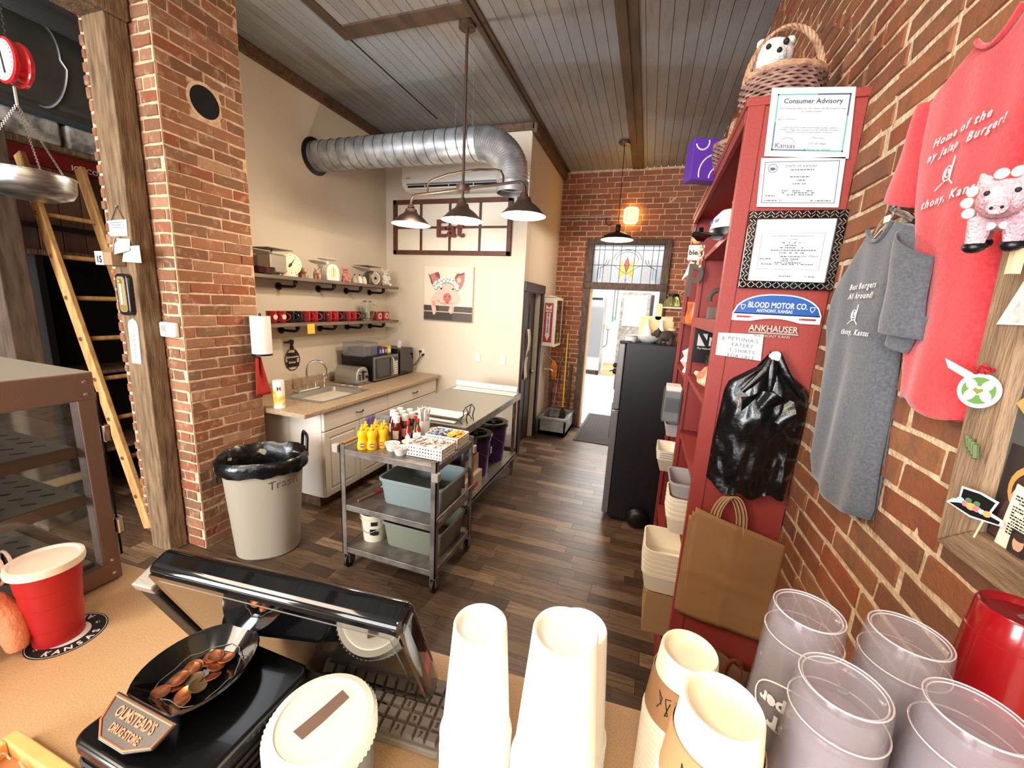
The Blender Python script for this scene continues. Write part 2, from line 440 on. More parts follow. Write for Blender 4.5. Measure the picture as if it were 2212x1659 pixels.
# right wall of old brick
wr = struct('wall_right', MB().bx(.56, .7, -4.2, 6.1, 0, 3.744), M_mortar)
brick_wall(wr, F_right(.56, 0, 0), -6.1, -.25, .80, 3.744, .0672, .212, M_brick, 300, [(-3.35, 0, -1.63, 2.47)], Vector((-1, 0, 0)), mort=.0135, seed=1)

# back wall with the doorway
mb = MB(); mb.bx(-1.52, -.90, 6.1, 6.3, 0, 3.744); mb.bx(-.90, .20, 6.1, 6.3, 2.78, 3.744); mb.bx(.20, .7, 6.1, 6.3, 0, 3.744)
wb = struct('wall_back', mb, M_mortar2)
brick_wall(wb, F_front(0, 6.1, 0), -1.39, .56, .0, 3.73, .0715, .213, M_brick_b, 300, [(-.95, -1, .19, 2.82)], Vector((0, -1, 0)), mort=.0095, seed=2)

# brick pillar
pm = struct('pillar', MB().bx(-3.40, -2.81, 1.755, 2.28, 0, 3.76), M_mortar2)
brick_wall(pm, F_front(-3.40, 1.755, 0), 0, .59, 0, 3.74, .0715, .215, M_brick_p, 110, [], Vector((0, -1, 0)), mort=.0105, seed=3, header=2)
ph = struct('vent_hole', MB().cyl((0, 0, -.10), .093, .104, 28, M=F_left(-2.81, 2.02, 2.975)), mat('flue_black', (10, 9, 8), .95), pm)  # solid near-black plug drawn as the opening
ph.name = 'flue_hole'
mb = MB(); mb.lathe([(.092, -.02), (.092, .006), (.112, .006), (.112, -.02)], 28, 0, F_left(-2.81, 2.02, 2.975)); mb.build('flue_ring', M_mortar2, pm, smooth=40)
brick_wall(pm, F_left(-2.81, 1.755, 0), 0, .525, 0, 3.74, .0715, .212, M_brick_p, 190, [(.17, 2.89, .36, 3.06)], Vector((1, 0, 0)), mort=.0095, seed=4)
mb = MB()
r4 = random.Random(9)
for i in range(52): mb.bx(-3.40 - r4.uniform(.018, .046), -3.395, 1.745 - r4.uniform(0, .006), 1.86, i * .0715 + r4.uniform(.0, .008), i * .0715 + r4.uniform(.055, .067))
mb.build('edge_bricks', M_brick_p, pm, bevel=.009)['kind'] = 'stuff'
MB().bx(-3.428, -3.39, 1.752, 1.9, 0, 3.74).build('edge_mortar', M_mortar2, pm)

# post and header beam
post = MB().bx(-3.165, -2.975, 1.63, 1.742, 0, 3.27).build('post_timber', M_timber, bevel=.006)
tag(post, 'weathered square timber post in front of the brick pillar', 'post')
bm_ = MB().bx(-3.19, -2.95, -1.0, 1.742, 3.27, 3.50).build('header_beam', M_timber, bevel=.008)
tag(bm_, 'rough timber beam lying on top of the square post', 'beam')

# far side of the building, seen past the pillar
wfl = struct('wall_far_left', MB().bx(-6.6, -6.5, -4.2, 6.1, 0, 3.76), mat('wall_brown_far', (92, 72, 58), .9, nz=(6, .3, .7), c2=(66, 50, 40)))
struct('wall_front', MB().bx(-6.5, .7, -4.4, -4.2, 0, 3.86), mat('wall_front_paint', (190, 180, 165), .9))
struct('wall_rear_left', MB().bx(-6.5, -3.3, 4.6, 4.7, 0, 3.76), mat('wall_brown_rear', (70, 52, 42), .9))

# ================================================================ KITCHEN ALONG THE LEFT WALL
W_cab = mat('cabinet_white', (226, 216, 202), .45, bump=(80, .05))
M_lam = mat('laminate_tan', (190, 166, 138), .35, nz=(60, .35, .65), c2=(160, 136, 110))
M_steel = mat('stainless_steel', (172, 169, 162), .36, .72, bump=(60, .05), stretch=(1, 12, 1))
M_steel2 = mat('steel_dull', (150, 146, 140), .45, .7, nz=(12, .3, .7), c2=(104, 98, 90))
M_chrome = mat('chrome', (225, 225, 225), .08, 1)
M_black = mat('black_plastic', (14, 14, 15), .35)
M_blackg = mat('black_gloss', (8, 8, 9), .08, coat=.6)
M_iron = mat('black_iron_pipe', (20, 19, 19), .5, .3)
M_white = mat('white_plastic', (238, 236, 230), .4)
M_paper = mat('white_paper', (218, 216, 210), .8)
M_glassc = mat('clear_glass', (245, 250, 248), .03, trans=1, ior=1.35)
M_clearp = mat('clear_plastic', (225, 228, 232), .12, trans=.85, ior=1.2, alpha=.55)
M_shelf = mat('shelf_grey_wood', (128, 112, 98), .6, nz=(6, .3, .7), c2=(92, 78, 68), stretch=(4, .7, 4))
M_red = mat('red_glaze', (150, 22, 26), .18, coat=.5)
M_dkglaze = mat('black_glaze', (20, 22, 24), .14, coat=.5)
M_ink = mat('ink_black', (24, 22, 22), .6)
M_grey = mat('grey_print', (120, 118, 116), .8)

cab = thing('base_cabinets', 'white base cabinet run with raised-panel doors below the sink worktop', 'cabinet', (-2.85, 3.45, 0))
cab.location = (0, 0, 0)
mb = MB(); mb.bx(-3.235, -2.48, 2.52, 4.40, .10, .868); mb.bx(-3.235, -2.54, 2.54, 4.40, 0, .10, 1)
mb.build('carcass', [W_cab, M_trimw], cab, bevel=.002)
def panel_door(y0, y1, z0, z1, knob=None):
    d = MB().bx(-2.48, -2.46, y0, y1, z0, z1).build('door', W_cab, cab, bevel=.004)
    mb = MB(); b = .055
    # raised centre panel with a routed groove round it
    mb.bx(-2.462, -2.452, y0 + b + .018, y1 - b - .018, z0 + b + .018, z1 - b - .018)
    fr = MB()
    fr.bx(-2.461, -2.453, y0, y0 + b, z0, z1); fr.bx(-2.461, -2.453, y1 - b, y1, z0, z1); fr.bx(-2.461, -2.453, y0 + b, y1 - b, z0, z0 + b); fr.bx(-2.461, -2.453, y0 + b, y1 - b, z1 - b, z1)
    fr.build('door_frame', W_cab, d, bevel=.003); mb.build('raised_panel', W_cab, d, bevel=.006)
def pull(par, y, z, name='handle'):
    mb = MB(); mb.tube([(-2.455, y - .045, z), (-2.435, y - .04, z), (-2.428, y, z - .004), (-2.435, y + .04, z), (-2.455, y + .045, z)], .005, 8)
    mb.build(name, M_iron, par, smooth=60)
def drawer(y0, y1, z0, z1):
    d = MB().bx(-2.48, -2.453, y0, y1, z0, z1).build('drawer', W_cab, cab, bevel=.006); pull(d, (y0 + y1) / 2, (z0 + z1) / 2)
drawer(2.525, 3.395, .70, .862); drawer(3.405, 4.395, .70, .862)
for y0, y1 in ((2.525, 2.957), (2.963, 3.395), (3.405, 3.897), (3.903, 4.395)): panel_door(y0, y1, .105, .69)

wt = thing('worktop', 'tan laminate worktop with a rolled front edge along the left wall', 'worktop')
mb = MB()
mb.bx(-3.235, -2.42, 2.30, 2.64, .872, .91); mb.bx(-3.235, -2.42, 3.24, 4.42, .872, .91); mb.bx(-3.235, -3.03, 2.64, 3.24, .872, .91); mb.bx(-2.59, -2.42, 2.64, 3.24, .872, .91)
mb.build('slab', M_lam, wt, bevel=.006)
MB().bx(-3.237, -3.215, 2.30, 4.42, .905, 1.0).build('backsplash', M_lam, wt, bevel=.006)

sk = thing('sink', 'stainless steel drop-in sink set in the tan worktop', 'sink')
mb = MB(); zr = .914
mb.bx(-3.06, -2.56, 2.61, 2.67, .906, zr); mb.bx(-3.06, -2.56, 3.21, 3.27, .906, zr); mb.bx(-3.06, -2.98, 2.67, 3.21, .906, zr); mb.bx(-2.60, -2.56, 2.67, 3.21, .906, zr)
mb.build('rim', M_steel, sk, bevel=.003)
mb = MB(); a = rrect(-2.98, 2.67, -2.60, 3.21, .05, 4); b = rrect(-2.96, 2.69, -2.62, 3.19, .06, 4); n = len(a)
mb.add([(p[0], p[1], .912) for p in a] + [(p[0], p[1], .745) for p in b], [(i, n + i, n + (i + 1) % n, (i + 1) % n) for i in range(n)] + [tuple(range(n, 2 * n))])
mb.build('basin', M_steel, sk, smooth=40)
MB().cyl((-2.79, 2.94, .746), .035, .004).build('drain', M_chrome, sk, smooth=30)

fc = thing('faucet', 'chrome gooseneck faucet with two lever handles behind the sink', 'faucet')
MB().bx(-3.055, -3.0, 2.80, 3.06, .912, .935).build('deck_plate', M_chrome, fc, bevel=.01)
pth = [(-3.03, 2.93, .93), (-3.03, 2.93, 1.06)] + [(-3.03 + .07 * (1 - cos(t)), 2.93 + .055 * (1 - cos(t)), 1.10 + .10 * sin(t)) for t in [pi * i / 10 for i in range(11)]] + [(-2.89, 3.04, 1.05)]
MB().tube(pth, .0105, 10).build('spout', M_chrome, fc, smooth=60)
MB().cyl((-2.89, 3.04, 1.035), .015, .035, 12).build('spray_head', M_chrome, fc, smooth=40)
for y, s in ((2.83, -1), (3.04, 1)):
    h = MB().cyl((-3.03, y, .93), .019, .045, 14, r2=.014).build('handle', M_chrome, fc, smooth=40)
    MB().tube([(-3.03, y, .98), (-3.0, y + s * .035, .992), (-2.985, y + s * .06, .99)], .007, 8).build('lever', M_chrome, h, smooth=60)
ss = MB(); ss.lathe([(0, 0), (.018, 0), (.013, .02), (.011, .07), (.017, .09), (.02, .12), (.012, .145), (0, .147)], 14, 0, T(-3.03, 3.15, .912))
tag(ss.build('side_sprayer', M_chrome, smooth=50), 'chrome side sprayer standing at the far end of the sink', 'sprayer')

# toaster
ts = thing('toaster', 'brushed steel long-slot toaster standing between sink and microwave', 'toaster')
pf = [(3.36, .925), (3.355, .99), (3.365, 1.05), (3.39, 1.085), (3.42, 1.097), (3.48, 1.097), (3.51, 1.085), (3.535, 1.05), (3.545, .99), (3.54, .925)]
MX = Matrix(((0, 0, 1, 0), (1, 0, 0, 0), (0, 1, 0, 0), (0, 0, 0, 1)))  # extrude along X a (y,z) profile
MB().prism(pf, -3.10, -2.80, 0, MX).build('body', M_steel, ts, bevel=.012, bseg=3, smooth=50)
MB().bx(-3.11, -2.785, 3.352, 3.548, .912, .932).build('base', M_steel2, ts, bevel=.006)
MB().bx(-3.07, -2.83, 3.437, 3.463, 1.09, 1.099).build('slot', M_black, ts)
MB().bx(-2.80, -2.792, 3.44, 3.46, .96, 1.06).build('lever_slot', M_black, ts)
MB().bx(-2.80, -2.77, 3.425, 3.475, 1.035, 1.052).build('lever', M_black, ts, bevel=.004)
for i in range(3): MB().cyl((0, 0, 0), .009, .012, 12, M=T(-2.8, 3.395, .97 + i * .022) @ RY(pi / 2)).build('button', M_black, ts, smooth=40)
MB().cyl((0, 0, 0), .016, .014, 16, M=T(-2.8, 3.505, .985) @ RY(pi / 2)).build('dial', M_black, ts, smooth=40)

# microwave
mw = thing('microwave', 'black and silver microwave oven on the worktop', 'microwave')
MB().bx(-3.19, -2.77, 3.575, 4.02, .925, 1.19).build('body', M_black, mw, bevel=.004)
MB().bx(-2.772, -2.752, 3.575, 4.02, .925, 1.19).build('front', mat('microwave_silver', (120, 118, 116), .35, .8), mw, bevel=.004)
d = MB().bx(-2.754, -2.746, 3.60, 3.87, .945, 1.17).build('door', M_blackg, mw, bevel=.003)
MB().bx(-2.747, -2.744, 3.63, 3.83, .965, 1.15).build('door_window', mat('microwave_mesh', (70, 70, 72), .4), d)
MB().tube([(-2.745, 3.885, .96), (-2.722, 3.885, .98), (-2.722, 3.885, 1.14), (-2.745, 3.885, 1.16)], .007, 8).build('handle', M_steel, d, smooth=60)
MB().bx(-2.754, -2.745, 3.915, 4.0, 1.125, 1.155).build('display', mat('display_green_dark', (16, 36, 34), .1), mw)
for i in range(6):
    for j in range(3): MB().bx(-2.753, -2.747, 3.92 + j * .028, 3.94 + j * .028, .955 + i * .027, .972 + i * .027).build('key', M_white, mw)
for x in (-3.15, -2.8):
    for y in (3.6, 4.0): MB().cyl((x, y, .91), .014, .016, 10).build('foot', M_black, mw)
def box_open(mb, x0, x1, y0, y1, z0, z1, t=.004, mi=0):
    mb.bx(x0, x1, y0, y1, z0, z0 + t, mi); mb.bx(x0, x0 + t, y0, y1, z0, z1, mi); mb.bx(x1 - t, x1, y0, y1, z0, z1, mi); mb.bx(x0, x1, y0, y0 + t, z0, z1, mi); mb.bx(x0, x1, y1 - t, y1, z0, z1, mi); return mb
bn = thing('storage_bin', 'clear plastic bin standing on top of the microwave', 'bin')
box_open(MB(), -3.10, -2.84, 3.50, 3.745, 1.192, 1.335).build('bin_body', M_clearp, bn)
MB().bx(-3.11, -2.83, 3.49, 3.755, 1.327, 1.337).build('bin_rim', M_clearp, bn)
for i in range(3): MB().bx(-3.07, -2.9, 3.54 + i * .06, 3.58 + i * .06, 1.197, 1.28).build('packets', mat('packet_grey', (170, 165, 172), .6), bn)
teas = [(3.765, 3.81, (40, 50, 130), 'blue tea box'), (3.815, 3.855, (110, 60, 80), 'maroon tea box'), (3.862, 3.912, (60, 40, 36), 'brown tea box'), (3.918, 3.985, (214, 176, 92), 'yellow tea box')]
for i, (y0, y1, c, nm) in enumerate(teas):
    t = thing('tea_box', nm + ' in the row on top of the microwave', 'box', group='tea boxes on the microwave')
    MB().bx(-2.98, -2.83, y0, y1, 1.192, 1.27 + .012 * (i % 2)).build('carton', mat('tea%d' % i, c, .5), t, bevel=.002)
    MB().bx(-2.831, -2.8285, y0 + .008, y1 - .008, 1.21, 1.25).build('label_panel', mat('tea_label%d' % (i % 2), ((120, 160, 230), (240, 226, 170))[i % 2], .6), t)
cb = thing('black_cube_fridge', 'black cube-shaped appliance at the far end of the worktop', 'appliance')
MB().bx(-3.13, -2.775, 4.06, 4.36, .918, 1.235).build('cabinet_shell', M_black, cb, bevel=.012)
MB().bx(-2.778, -2.762, 4.065, 4.355, .925, 1.228).build('door', M_blackg, cb, bevel=.006)
MB().bx(-2.764, -2.755, 4.30, 4.345, 1.17, 1.19).build('indicator', mat('led_blue', (60, 80, 160), .3), cb)

tg = MB().box((0, 0, 0), (.05, .002, .085), M=T(-2.86, 4.20, 1.279) @ RY(.15) @ RX(-.1)).build('price_card', mat('card_lilac', (214, 205, 232), .6)); tag(tg, 'small lilac card propped on the black cube appliance', 'card')
# power cords and outlets on the centre wall
def outlet(x, z, lab, plugs=False):
    t = thing('wall_outlet', lab, 'outlet', group='wall plates on the center wall')
    MB().bx(x - .036, x + .036, 4.472, 4.48, z - .058, z + .058).build('plate', W_cab, t, bevel=.004)
    for k in (-1, 1): MB().bx(x - .015, x + .015, 4.4695, 4.473, z + k * .026 - .017, z + k * .026 + .017).build('socket', M_white if not plugs else M_white, t, bevel=.003)
    return t
outlet(-2.70, 1.16, 'white wall outlet with two black plugs beside the black cube')
outlet(-1.93, 1.175, 'white wall outlet below the pig painting')
outlet(-1.60, 1.165, 'white switch plate nearest the passage corner')
for k, (dx, dz) in enumerate(((-.02, .02), (.02, -.02))):
    t = thing('power_cord', ('black cord plugged in high, looping down to the black cube', 'black cord plugged in low, looping down to the worktop')[k], 'cord')
    MB().cyl((0, 0, 0), .014, .035, 12, M=T(-2.70 + dx, 4.47, 1.16 + dz) @ RX(pi / 2)).build('plug', M_black, t, smooth=40)
    MB().tube([(-2.70 + dx, 4.44, 1.16 + dz), (-2.71, 4.42, 1.12 - .03 * k), (-2.74, 4.40, 1.05 - .03 * k), (-2.78, 4.39, 1.0), (-2.82, 4.38, .95 + .05 * k)], .004, 6).build('cable', M_black, t, smooth=60)
# round sink mats / coasters beside the sink
for k, (x, y, c) in enumerate(((-2.93, 3.30, (190, 120, 120)), (-2.84, 3.31, (110, 120, 160)), (-2.74, 3.325, (200, 110, 110)))):
    t = thing('coaster', ('pinkish', 'blue', 'red')[k] + ' round coaster lying in front of the toaster', 'coaster', group='coasters by the toaster')
    MB().cyl((x, y, .9105), .036, .003, 22).build('disc', mat('coaster%d' % k, c, .6), t, smooth=40)
    MB().cyl((x, y, .9133), .024, .0008, 22).build('centre_print', M_paper, t, smooth=40)

# floating shelves on pipe brackets
def shelf(name, z, lab):
    s = thing(name, lab, 'shelf')
    MB().bx(-3.236, -2.94, 2.29, 4.30, z - .03, z).build('board', M_shelf, s, bevel=.003)
    for y in (2.86, 3.33, 3.73, 4.13):
        zz = z - .085
        b = MB().lathe([(0, 0), (.034, 0), (.034, .008), (.02, .012), (.018, .03), (0, .03)], 18, 0, T(-3.238, y, zz) @ RY(pi / 2)).build('bracket_flange', M_iron, s, smooth=40)
        MB().tube([(-3.22, y, zz), (-3.07, y, zz), (-3.045, y, zz + .008), (-3.035, y, zz + .03), (-3.035, y, z - .03)], .0125, 10).build('pipe', M_iron, b, smooth=60)
        MB().lathe([(.019, 0), (.019, .03), (.0125, .035)], 12, 0, T(-3.035, y, zz + .018)).build('elbow_collar', M_iron, b, smooth=40)
shelf('wall_shelf', 1.965, 'upper grey board shelf on black pipe brackets holding old kitchen scales')
shelf('wall_shelf', 1.565, 'lower board shelf on black pipe brackets holding the row of mugs')
sn = MB().bx(-2.939, -2.937, 2.875, 2.96, 1.465, 1.555).build('sticky_note', mat('sticky_yellow', (236, 184, 70), .8)); tag(sn, 'yellow sticky note hanging from the edge of the lower shelf', 'note')

# mugs
def mug(m, logo=False):
    t = thing('mug', '', 'mug')
    MB().lathe([(0, 0), (.034, 0), (.041, .006), (.043, .03), (.043, .088), (.045, .1), (.041, .1), (.039, .09), (.039, .012), (0, .01)], 22).build('cup_body', m, t, smooth=50)
    h = [(.04 * cos(0) + .0 + .004 + .032 * sin(a), 0, .052 + .030 * cos(a)) for a in [pi * i / 8 for i in range(9)]]
    MB().tube(h, .0055, 8).build('handle', m, t, smooth=60)
    if logo: MB().cyl((0, 0, 0), .022, .0015, 18, M=RZ(-.75) @ T(.0435, 0, .052) @ RY(pi / 2)).build('round_logo', mat('logo_cream', (226, 190, 170), .6), t)
    return note_parts(t)
mg = {'r': mug(M_red), 'k': mug(M_dkglaze), 'l': mug(M_red, True)}
# y positions from the pillar towards the far wall
seq = 'llkkrrkrrkrrk'; first = {}
ords = ['first', 'second', 'third', 'fourth', 'fifth', 'sixth', 'seventh', 'eighth', 'ninth', 'tenth', 'eleventh', 'twelfth', 'last']
for i, c in enumerate(seq):
    y = 2.60 + i * .0905
    lab = {'r': 'plain red', 'k': 'glossy black', 'l': 'red logo'}[c] + ' mug, %s in the shelf row from the brick pillar' % ords[i]
    if c not in first: t = mg[c]; first[c] = 1; t['group'] = 'mugs on the lower shelf'
    else: t = dupl(mg[c], group='mugs on the lower shelf')
    t['label'] = lab; t.location = (-3.04, y, 1.5655); t.rotation_euler = (0, 0, .75 + rnd.uniform(-.15, .15))
jg = thing('glass_jug', 'clear glass pitcher at the end of the mug row', 'pitcher', (-3.04, 3.84, 1.5655))
MB().lathe([(0, 0), (.05, 0), (.062, .02), (.078, .09), (.072, .15), (.056, .18), (.06, .205), (.057, .205), (.053, .18), (.069, .15), (.074, .09), (.058, .022), (0, .008)], 26).build('jug_body', M_glassc, jg, smooth=50)
MB().cyl((0, 0, .205), .05, .014, 22, r2=.045).build('lid', M_steel2, jg, smooth=40)
MB().tube([(.06, 0, .18), (.10, 0, .17), (.108, 0, .12), (.10, 0, .07), (.072, 0, .05)], .006, 8, M=RZ(.8)).build('handle', M_glassc, jg, smooth=60)
for k, y in enumerate((4.00, 4.13)):
    t = thing('square_tin', ('nearer', 'farther')[k] + ' red square tin with a round white logo at the shelf end', 'tin', (-3.04, y, 1.5655), group='red logo tins')
    MB().bx(-.05, .05, -.052, .052, 0, .10).build('tin_body', M_red, t, bevel=.006)
    MB().cyl((0, 0, 0), .034, .002, 22, M=T(.0505, 0, .05) @ RY(pi / 2)).build('round_logo', mat('logo_cream', (226, 190, 170), .6), t)
    MB().cyl((0, 0, 0), .018, .001, 18, M=T(.0528, 0, .05) @ RY(pi / 2)).build('pig_print', M_red, t)

# scales on the upper shelf
M_cream = mat('enamel_cream', (226, 216, 190), .3)
M_dial = mat('dial_cream', (238, 226, 190), .5)
def dialmarks(par, M, r, m, n=12):
    mb = MB()
    for i in range(n):
        a = 2 * pi * i / n; mb.sheet([(r * .82 * cos(a - .03), r * .82 * sin(a - .03)), (r * .93 * cos(a - .03), r * .93 * sin(a - .03)), (r * .93 * cos(a + .03), r * .93 * sin(a + .03)), (r * .82 * cos(a + .03), r * .82 * sin(a + .03))], .001, 0, M)
    mb.build('dial_marks', m, par)
zs = 1.9655
s1 = thing('kitchen_scale', 'large round-dial kitchen scale with a flat tray, first on the upper shelf', 'scale', group='old scales on the upper shelf')
mb = MB(); mb.bx(-3.17, -3.02, 2.60, 2.77, zs + .02, zs + .175); mb.build('housing', mat('scale_grey', (150, 142, 130), .4, .5), s1, bevel=.012)
MB().lathe([(.05, 0), (.055, 0), (.04, .025), (0, .025)], 20, 0, T(-3.04, 2.80, zs), sx=1, sy=1.4).build('base', M_cream, s1, smooth=40)
FD = T(-3.02, 2.80, zs + .105) @ RZ(radians(-22)) @ Matrix(((0, 0, 1, 0), (1, 0, 0, 0), (0, 1, 0, 0), (0, 0, 0, 1)))
d = MB().lathe([(0, -.03), (.086, -.03), (.09, -.02), (.092, .01), (.084, .016), (0, .013)], 32, 0, FD).build('dial', M_dial, s1, smooth=40)
dialmarks(d, FD @ T(0, 0, .0155), .084, M_ink)
MB().prism([(-.006, -.03), (.006, -.03), (.012, 0), (.004, .01), (.001, .065), (-.001, .065), (-.004, .01), (-.012, 0)], .016, .018, 0, FD @ RZ(-.6)).build('pointer', M_ink, d)
MB().cyl((-3.09, 2.68, zs + .17), .008, .045, 10).build('tray_post', M_steel2, s1)
MB().bx(-3.20, -2.98, 2.56, 2.80, zs + .212, zs + .219).build('tray', M_steel2, s1, bevel=.003)
s2 = thing('kitchen_scale', 'white upright kitchen scale with an oval plate, in the middle of the upper shelf', 'scale', group='old scales on the upper shelf')
prof = [(-.065, 0), (.065, 0), (.07, .06), (.062, .12), (.04, .155), (0, .168), (-.04, .155), (-.062, .12), (-.07, .06)]
FM = T(-3.06, 3.34, zs) @ RZ(radians(-18)) @ Matrix(((0, 0, 1, 0), (1, 0, 0, 0), (0, 1, 0, 0), (0, 0, 0, 1)))
MB().prism(prof, -.09, .02, 0, FM).build('housing', M_white, s2, bevel=.008)
f = MB().prism(ell(0, .085, .046, .062, 28), .02, .023, 0, FM).build('dial', M_dial, s2)
MB().prism(rect(-.001, .045, .001, .13), .0235, .0245, 0, FM).build('pointer', M_ink, f)
mb = MB()
for i in range(9): mb.sheet(rect(-.01 - .012 * (i % 2), .05 + i * .009, .01 + .012 * (i % 2), .0515 + i * .009), .0236, 0, FM)
mb.build('dial_marks', M_ink, f)
MB().cyl((-3.09, 3.31, zs + .16), .012, .04, 12).build('plate_post', M_white, s2)
MB().lathe([(0, 0), (.07, 0), (.10, .008), (.098, .011), (0, .004)], 26, 0, T(-3.08, 3.30, zs + .198), sx=.8, sy=1.1).build('plate', M_white, s2, smooth=40)
s3 = thing('kitchen_scale', 'chrome-rimmed black postal scale with a flat tray near the shelf end', 'scale', group='old scales on the upper shelf')
FM3 = T(-3.05, 3.99, zs) @ RZ(radians(-18)) @ Matrix(((0, 0, 1, 0), (1, 0, 0, 0), (0, 1, 0, 0), (0, 0, 0, 1)))
MB().prism([(-.07, 0), (.07, 0), (.065, .13), (.045, .155), (-.045, .155), (-.065, .13)], -.10, .0, 0, FM3).build('housing', mat('scale_grey2', (96, 90, 84), .35, .6), s3, bevel=.008)
MB().prism(ell(0, .08, .062, .074, 30), 0, .012, 0, FM3).build('bezel', M_chrome, s3, bevel=.003)
MB().prism(ell(0, .08, .05, .062, 28), .011, .014, 0, FM3).build('dial', mat('dial_grey', (176, 166, 152), .5), s3)
MB().prism([(-.02, .07), (0, .062), (.02, .072), (.008, .09), (-.006, .1)], .0145, .016, 0, FM3).build('pointer', M_ink, s3)
MB().cyl((-3.09, 3.94, zs + .15), .008, .05, 10).build('tray_post', M_steel2, s3)
MB().bx(-3.19, -3.0, 3.80, 4.05, zs + .20, zs + .205).build('tray', M_steel2, s3, bevel=.002)

def pig(name, label, x, y, z, s, rz, body, dark=None, sit=False, group=None):
    """a small pig figurine, one continuous body; faces +X before rotation"""
    t = thing(name, label, 'figurine', (x, y, z), rz, group)
    mb = MB()
    if sit:
        mb.sphere((0, 0, .042), .036, 14, 10, sc=(1, .95, 1.15)); mb.sphere((.008, 0, .075), .026, 12, 8); mb.sphere((.016, 0, .104), .026, 14, 8)
        mb.cyl((.034, 0, 0), .011, .014, 12, M=T(0, 0, .100) @ T(.034, 0, 0) @ RY(pi / 2) @ T(-.034, 0, 0))
        for sgn in (-1, 1):
            mb.tube([(.0, sgn * .02, .12), (.0, sgn * .03, .142)], [.011, .003], 8)
            mb.tube([(.012, sgn * .026, .078), (.034, sgn * .024, .06), (.038, sgn * .018, .046)], [.011, .009, .009], 8)
            mb.tube([(.01, sgn * .03, .016), (.045, sgn * .028, .012)], [.016, .012], 8)
    else:
        mb.sphere((0, 0, .055), .034, 16, 10, sc=(1.55, 1, 1.02)); mb.sphere((.055, 0, .068), .027, 14, 8)
        mb.tube([(.06, 0, .064), (.092, 0, .058)], [.014, .011], 10)
        for sgn in (-1, 1):
            mb.tube([(.05, sgn * .016, .085), (.056, sgn * .026, .106)], [.011, .003], 8)
            for xx in (-.032, .034): mb.tube([(xx, sgn * .018, .045), (xx + .002, sgn * .019, 0)], [.015, .0105], 8)
        mb.tube([(-.05, 0, .062), (-.062, .004, .07), (-.066, -.004, .078)], .003, 6)
    for i, v in enumerate(mb.v): mb.v[i] = v * s
    mb.build('pig_body', body, t, remesh=.0032 * s)
    e = MB()
    for sgn in (-1, 1):
        if sit: e.sphere((.037 * s, sgn * .011 * s, .112 * s), .0035 * s, 8, 5)
        else: e.sphere((.076 * s, sgn * .014 * s, .078 * s), .0035 * s, 8, 5)
    e.build('eye', dark or M_ink, t, smooth=60)
    n = MB()
    for sgn in (-1, 1): n.sphere(((.049 if sit else .0935) * s, sgn * .005 * s, (.1 if sit else .058) * s), .0022 * s, 6, 4)
    n.build('nostril', M_ink, t)
    return t
M_pigpink = mat('pig_ceramic_pink', (206, 140, 128), .35, nz=(18, .4, .6), c2=(170, 96, 88))
M_pigbeige = mat('pig_ceramic_beige', (198, 164, 142), .4, nz=(22, .4, .6), c2=(150, 104, 88))
M_pigwhite = mat('pig_ceramic_white', (220, 212, 200), .3, nz=(10, .55, .6), c2=(160, 150, 140))
G = 'pig figurines on the upper shelf'
pig('pig_figurine', 'beige standing pig figurine right beside the large round scale', -3.06, 2.97, zs, .95, radians(-25), M_pigbeige, group=G)
pig('pig_figurine', 'beige pig figurine wearing a white bib next to the white scale', -3.06, 3.14, zs, 1.0, radians(-40), M_pigbeige, group=G)
pig('pig_figurine', 'pink sitting pig figurine between the white scale and the small irons', -3.05, 3.51, zs, 1.05, radians(-30), M_pigpink, sit=True, group=G)
pig('pig_figurine', 'large white sitting pig figurine with black ears at the shelf end', -3.05, 4.19, zs, 1.45, radians(-35), M_pigwhite, sit=True, group=G)
pl = MB()
for i in range(6): pl.lathe([(0, 0), (.06, 0), (.10, .012), (.1, .015), (.058, .004), (0, .004)], 26, 0, T(-3.0, 2.50, zs + .008 * i))
tag(pl.build('plate_stack', mat('plate_maroon', (92, 34, 34), .3), smooth=40), 'small stack of dark maroon plates at the near end of the upper shelf', 'plates', kind='stuff')
for k, (y, c) in enumerate(((3.64, (170, 160, 140)), (3.72, (226, 220, 204)), (3.79, (214, 206, 190)))):
    t = thing('domed_ornament', ('tan', 'white', 'pale')[k] + ' dome-shaped ornament between pink pig and postal scale', 'ornament', (-3.04, y, zs), group='domed ornaments on the upper shelf')
    MB().lathe([(0, 0), (.034, 0), (.036, .01), (.03, .05), (.016, .078), (0, .084)], 18, 0, sy=.8).build('dome', mat('dome%d' % k, c, .35), t, smooth=50)
    MB().sphere((0, 0, .09), .008, 10, 6).build('knob', M_ink, t, smooth=50)

# wash-your-hands sign shaped like a soap dispenser
ws = thing('wash_hands_sign', 'wooden soap-bottle sign reading wash your hands on the wall above the sink', 'sign')
FW = F_left(-3.238, 2.965, 1.19)
ol = [(.085 * cos(t) * (1 - .12 * abs(sin(t))), .107 * (1 if abs(sin(t)) < .93 else .93 / abs(sin(t))) * sin(t)) for t in [2 * pi * i / 36 for i in range(36)]]
pts = [(FW @ Vector((p[0], p[1], .006))) for p in ol]
MB().tube(pts, .0045, 6, closed=True).build('outline', mat('sign_wood_brown', (110, 70, 50), .6), ws, smooth=60)
MB().prism([(-.018, .10), (.018, .10), (.018, .125), (.01, .13), (.01, .15), (.02, .155), (.02, .19), (-.02, .19), (-.02, .18), (-.085, .178), (-.085, .165), (-.02, .16), (-.01, .15), (-.01, .13), (-.018, .125)], .002, .012, 0, FW).build('pump', M_ink, ws)
for i, s_ in enumerate(('wash', 'your', 'hands')): text(s_, FW @ T(.0, .035 - .052 * i, .008), .075, M_ink, ws, bold=.0018, extrude=.003, sx=.85)

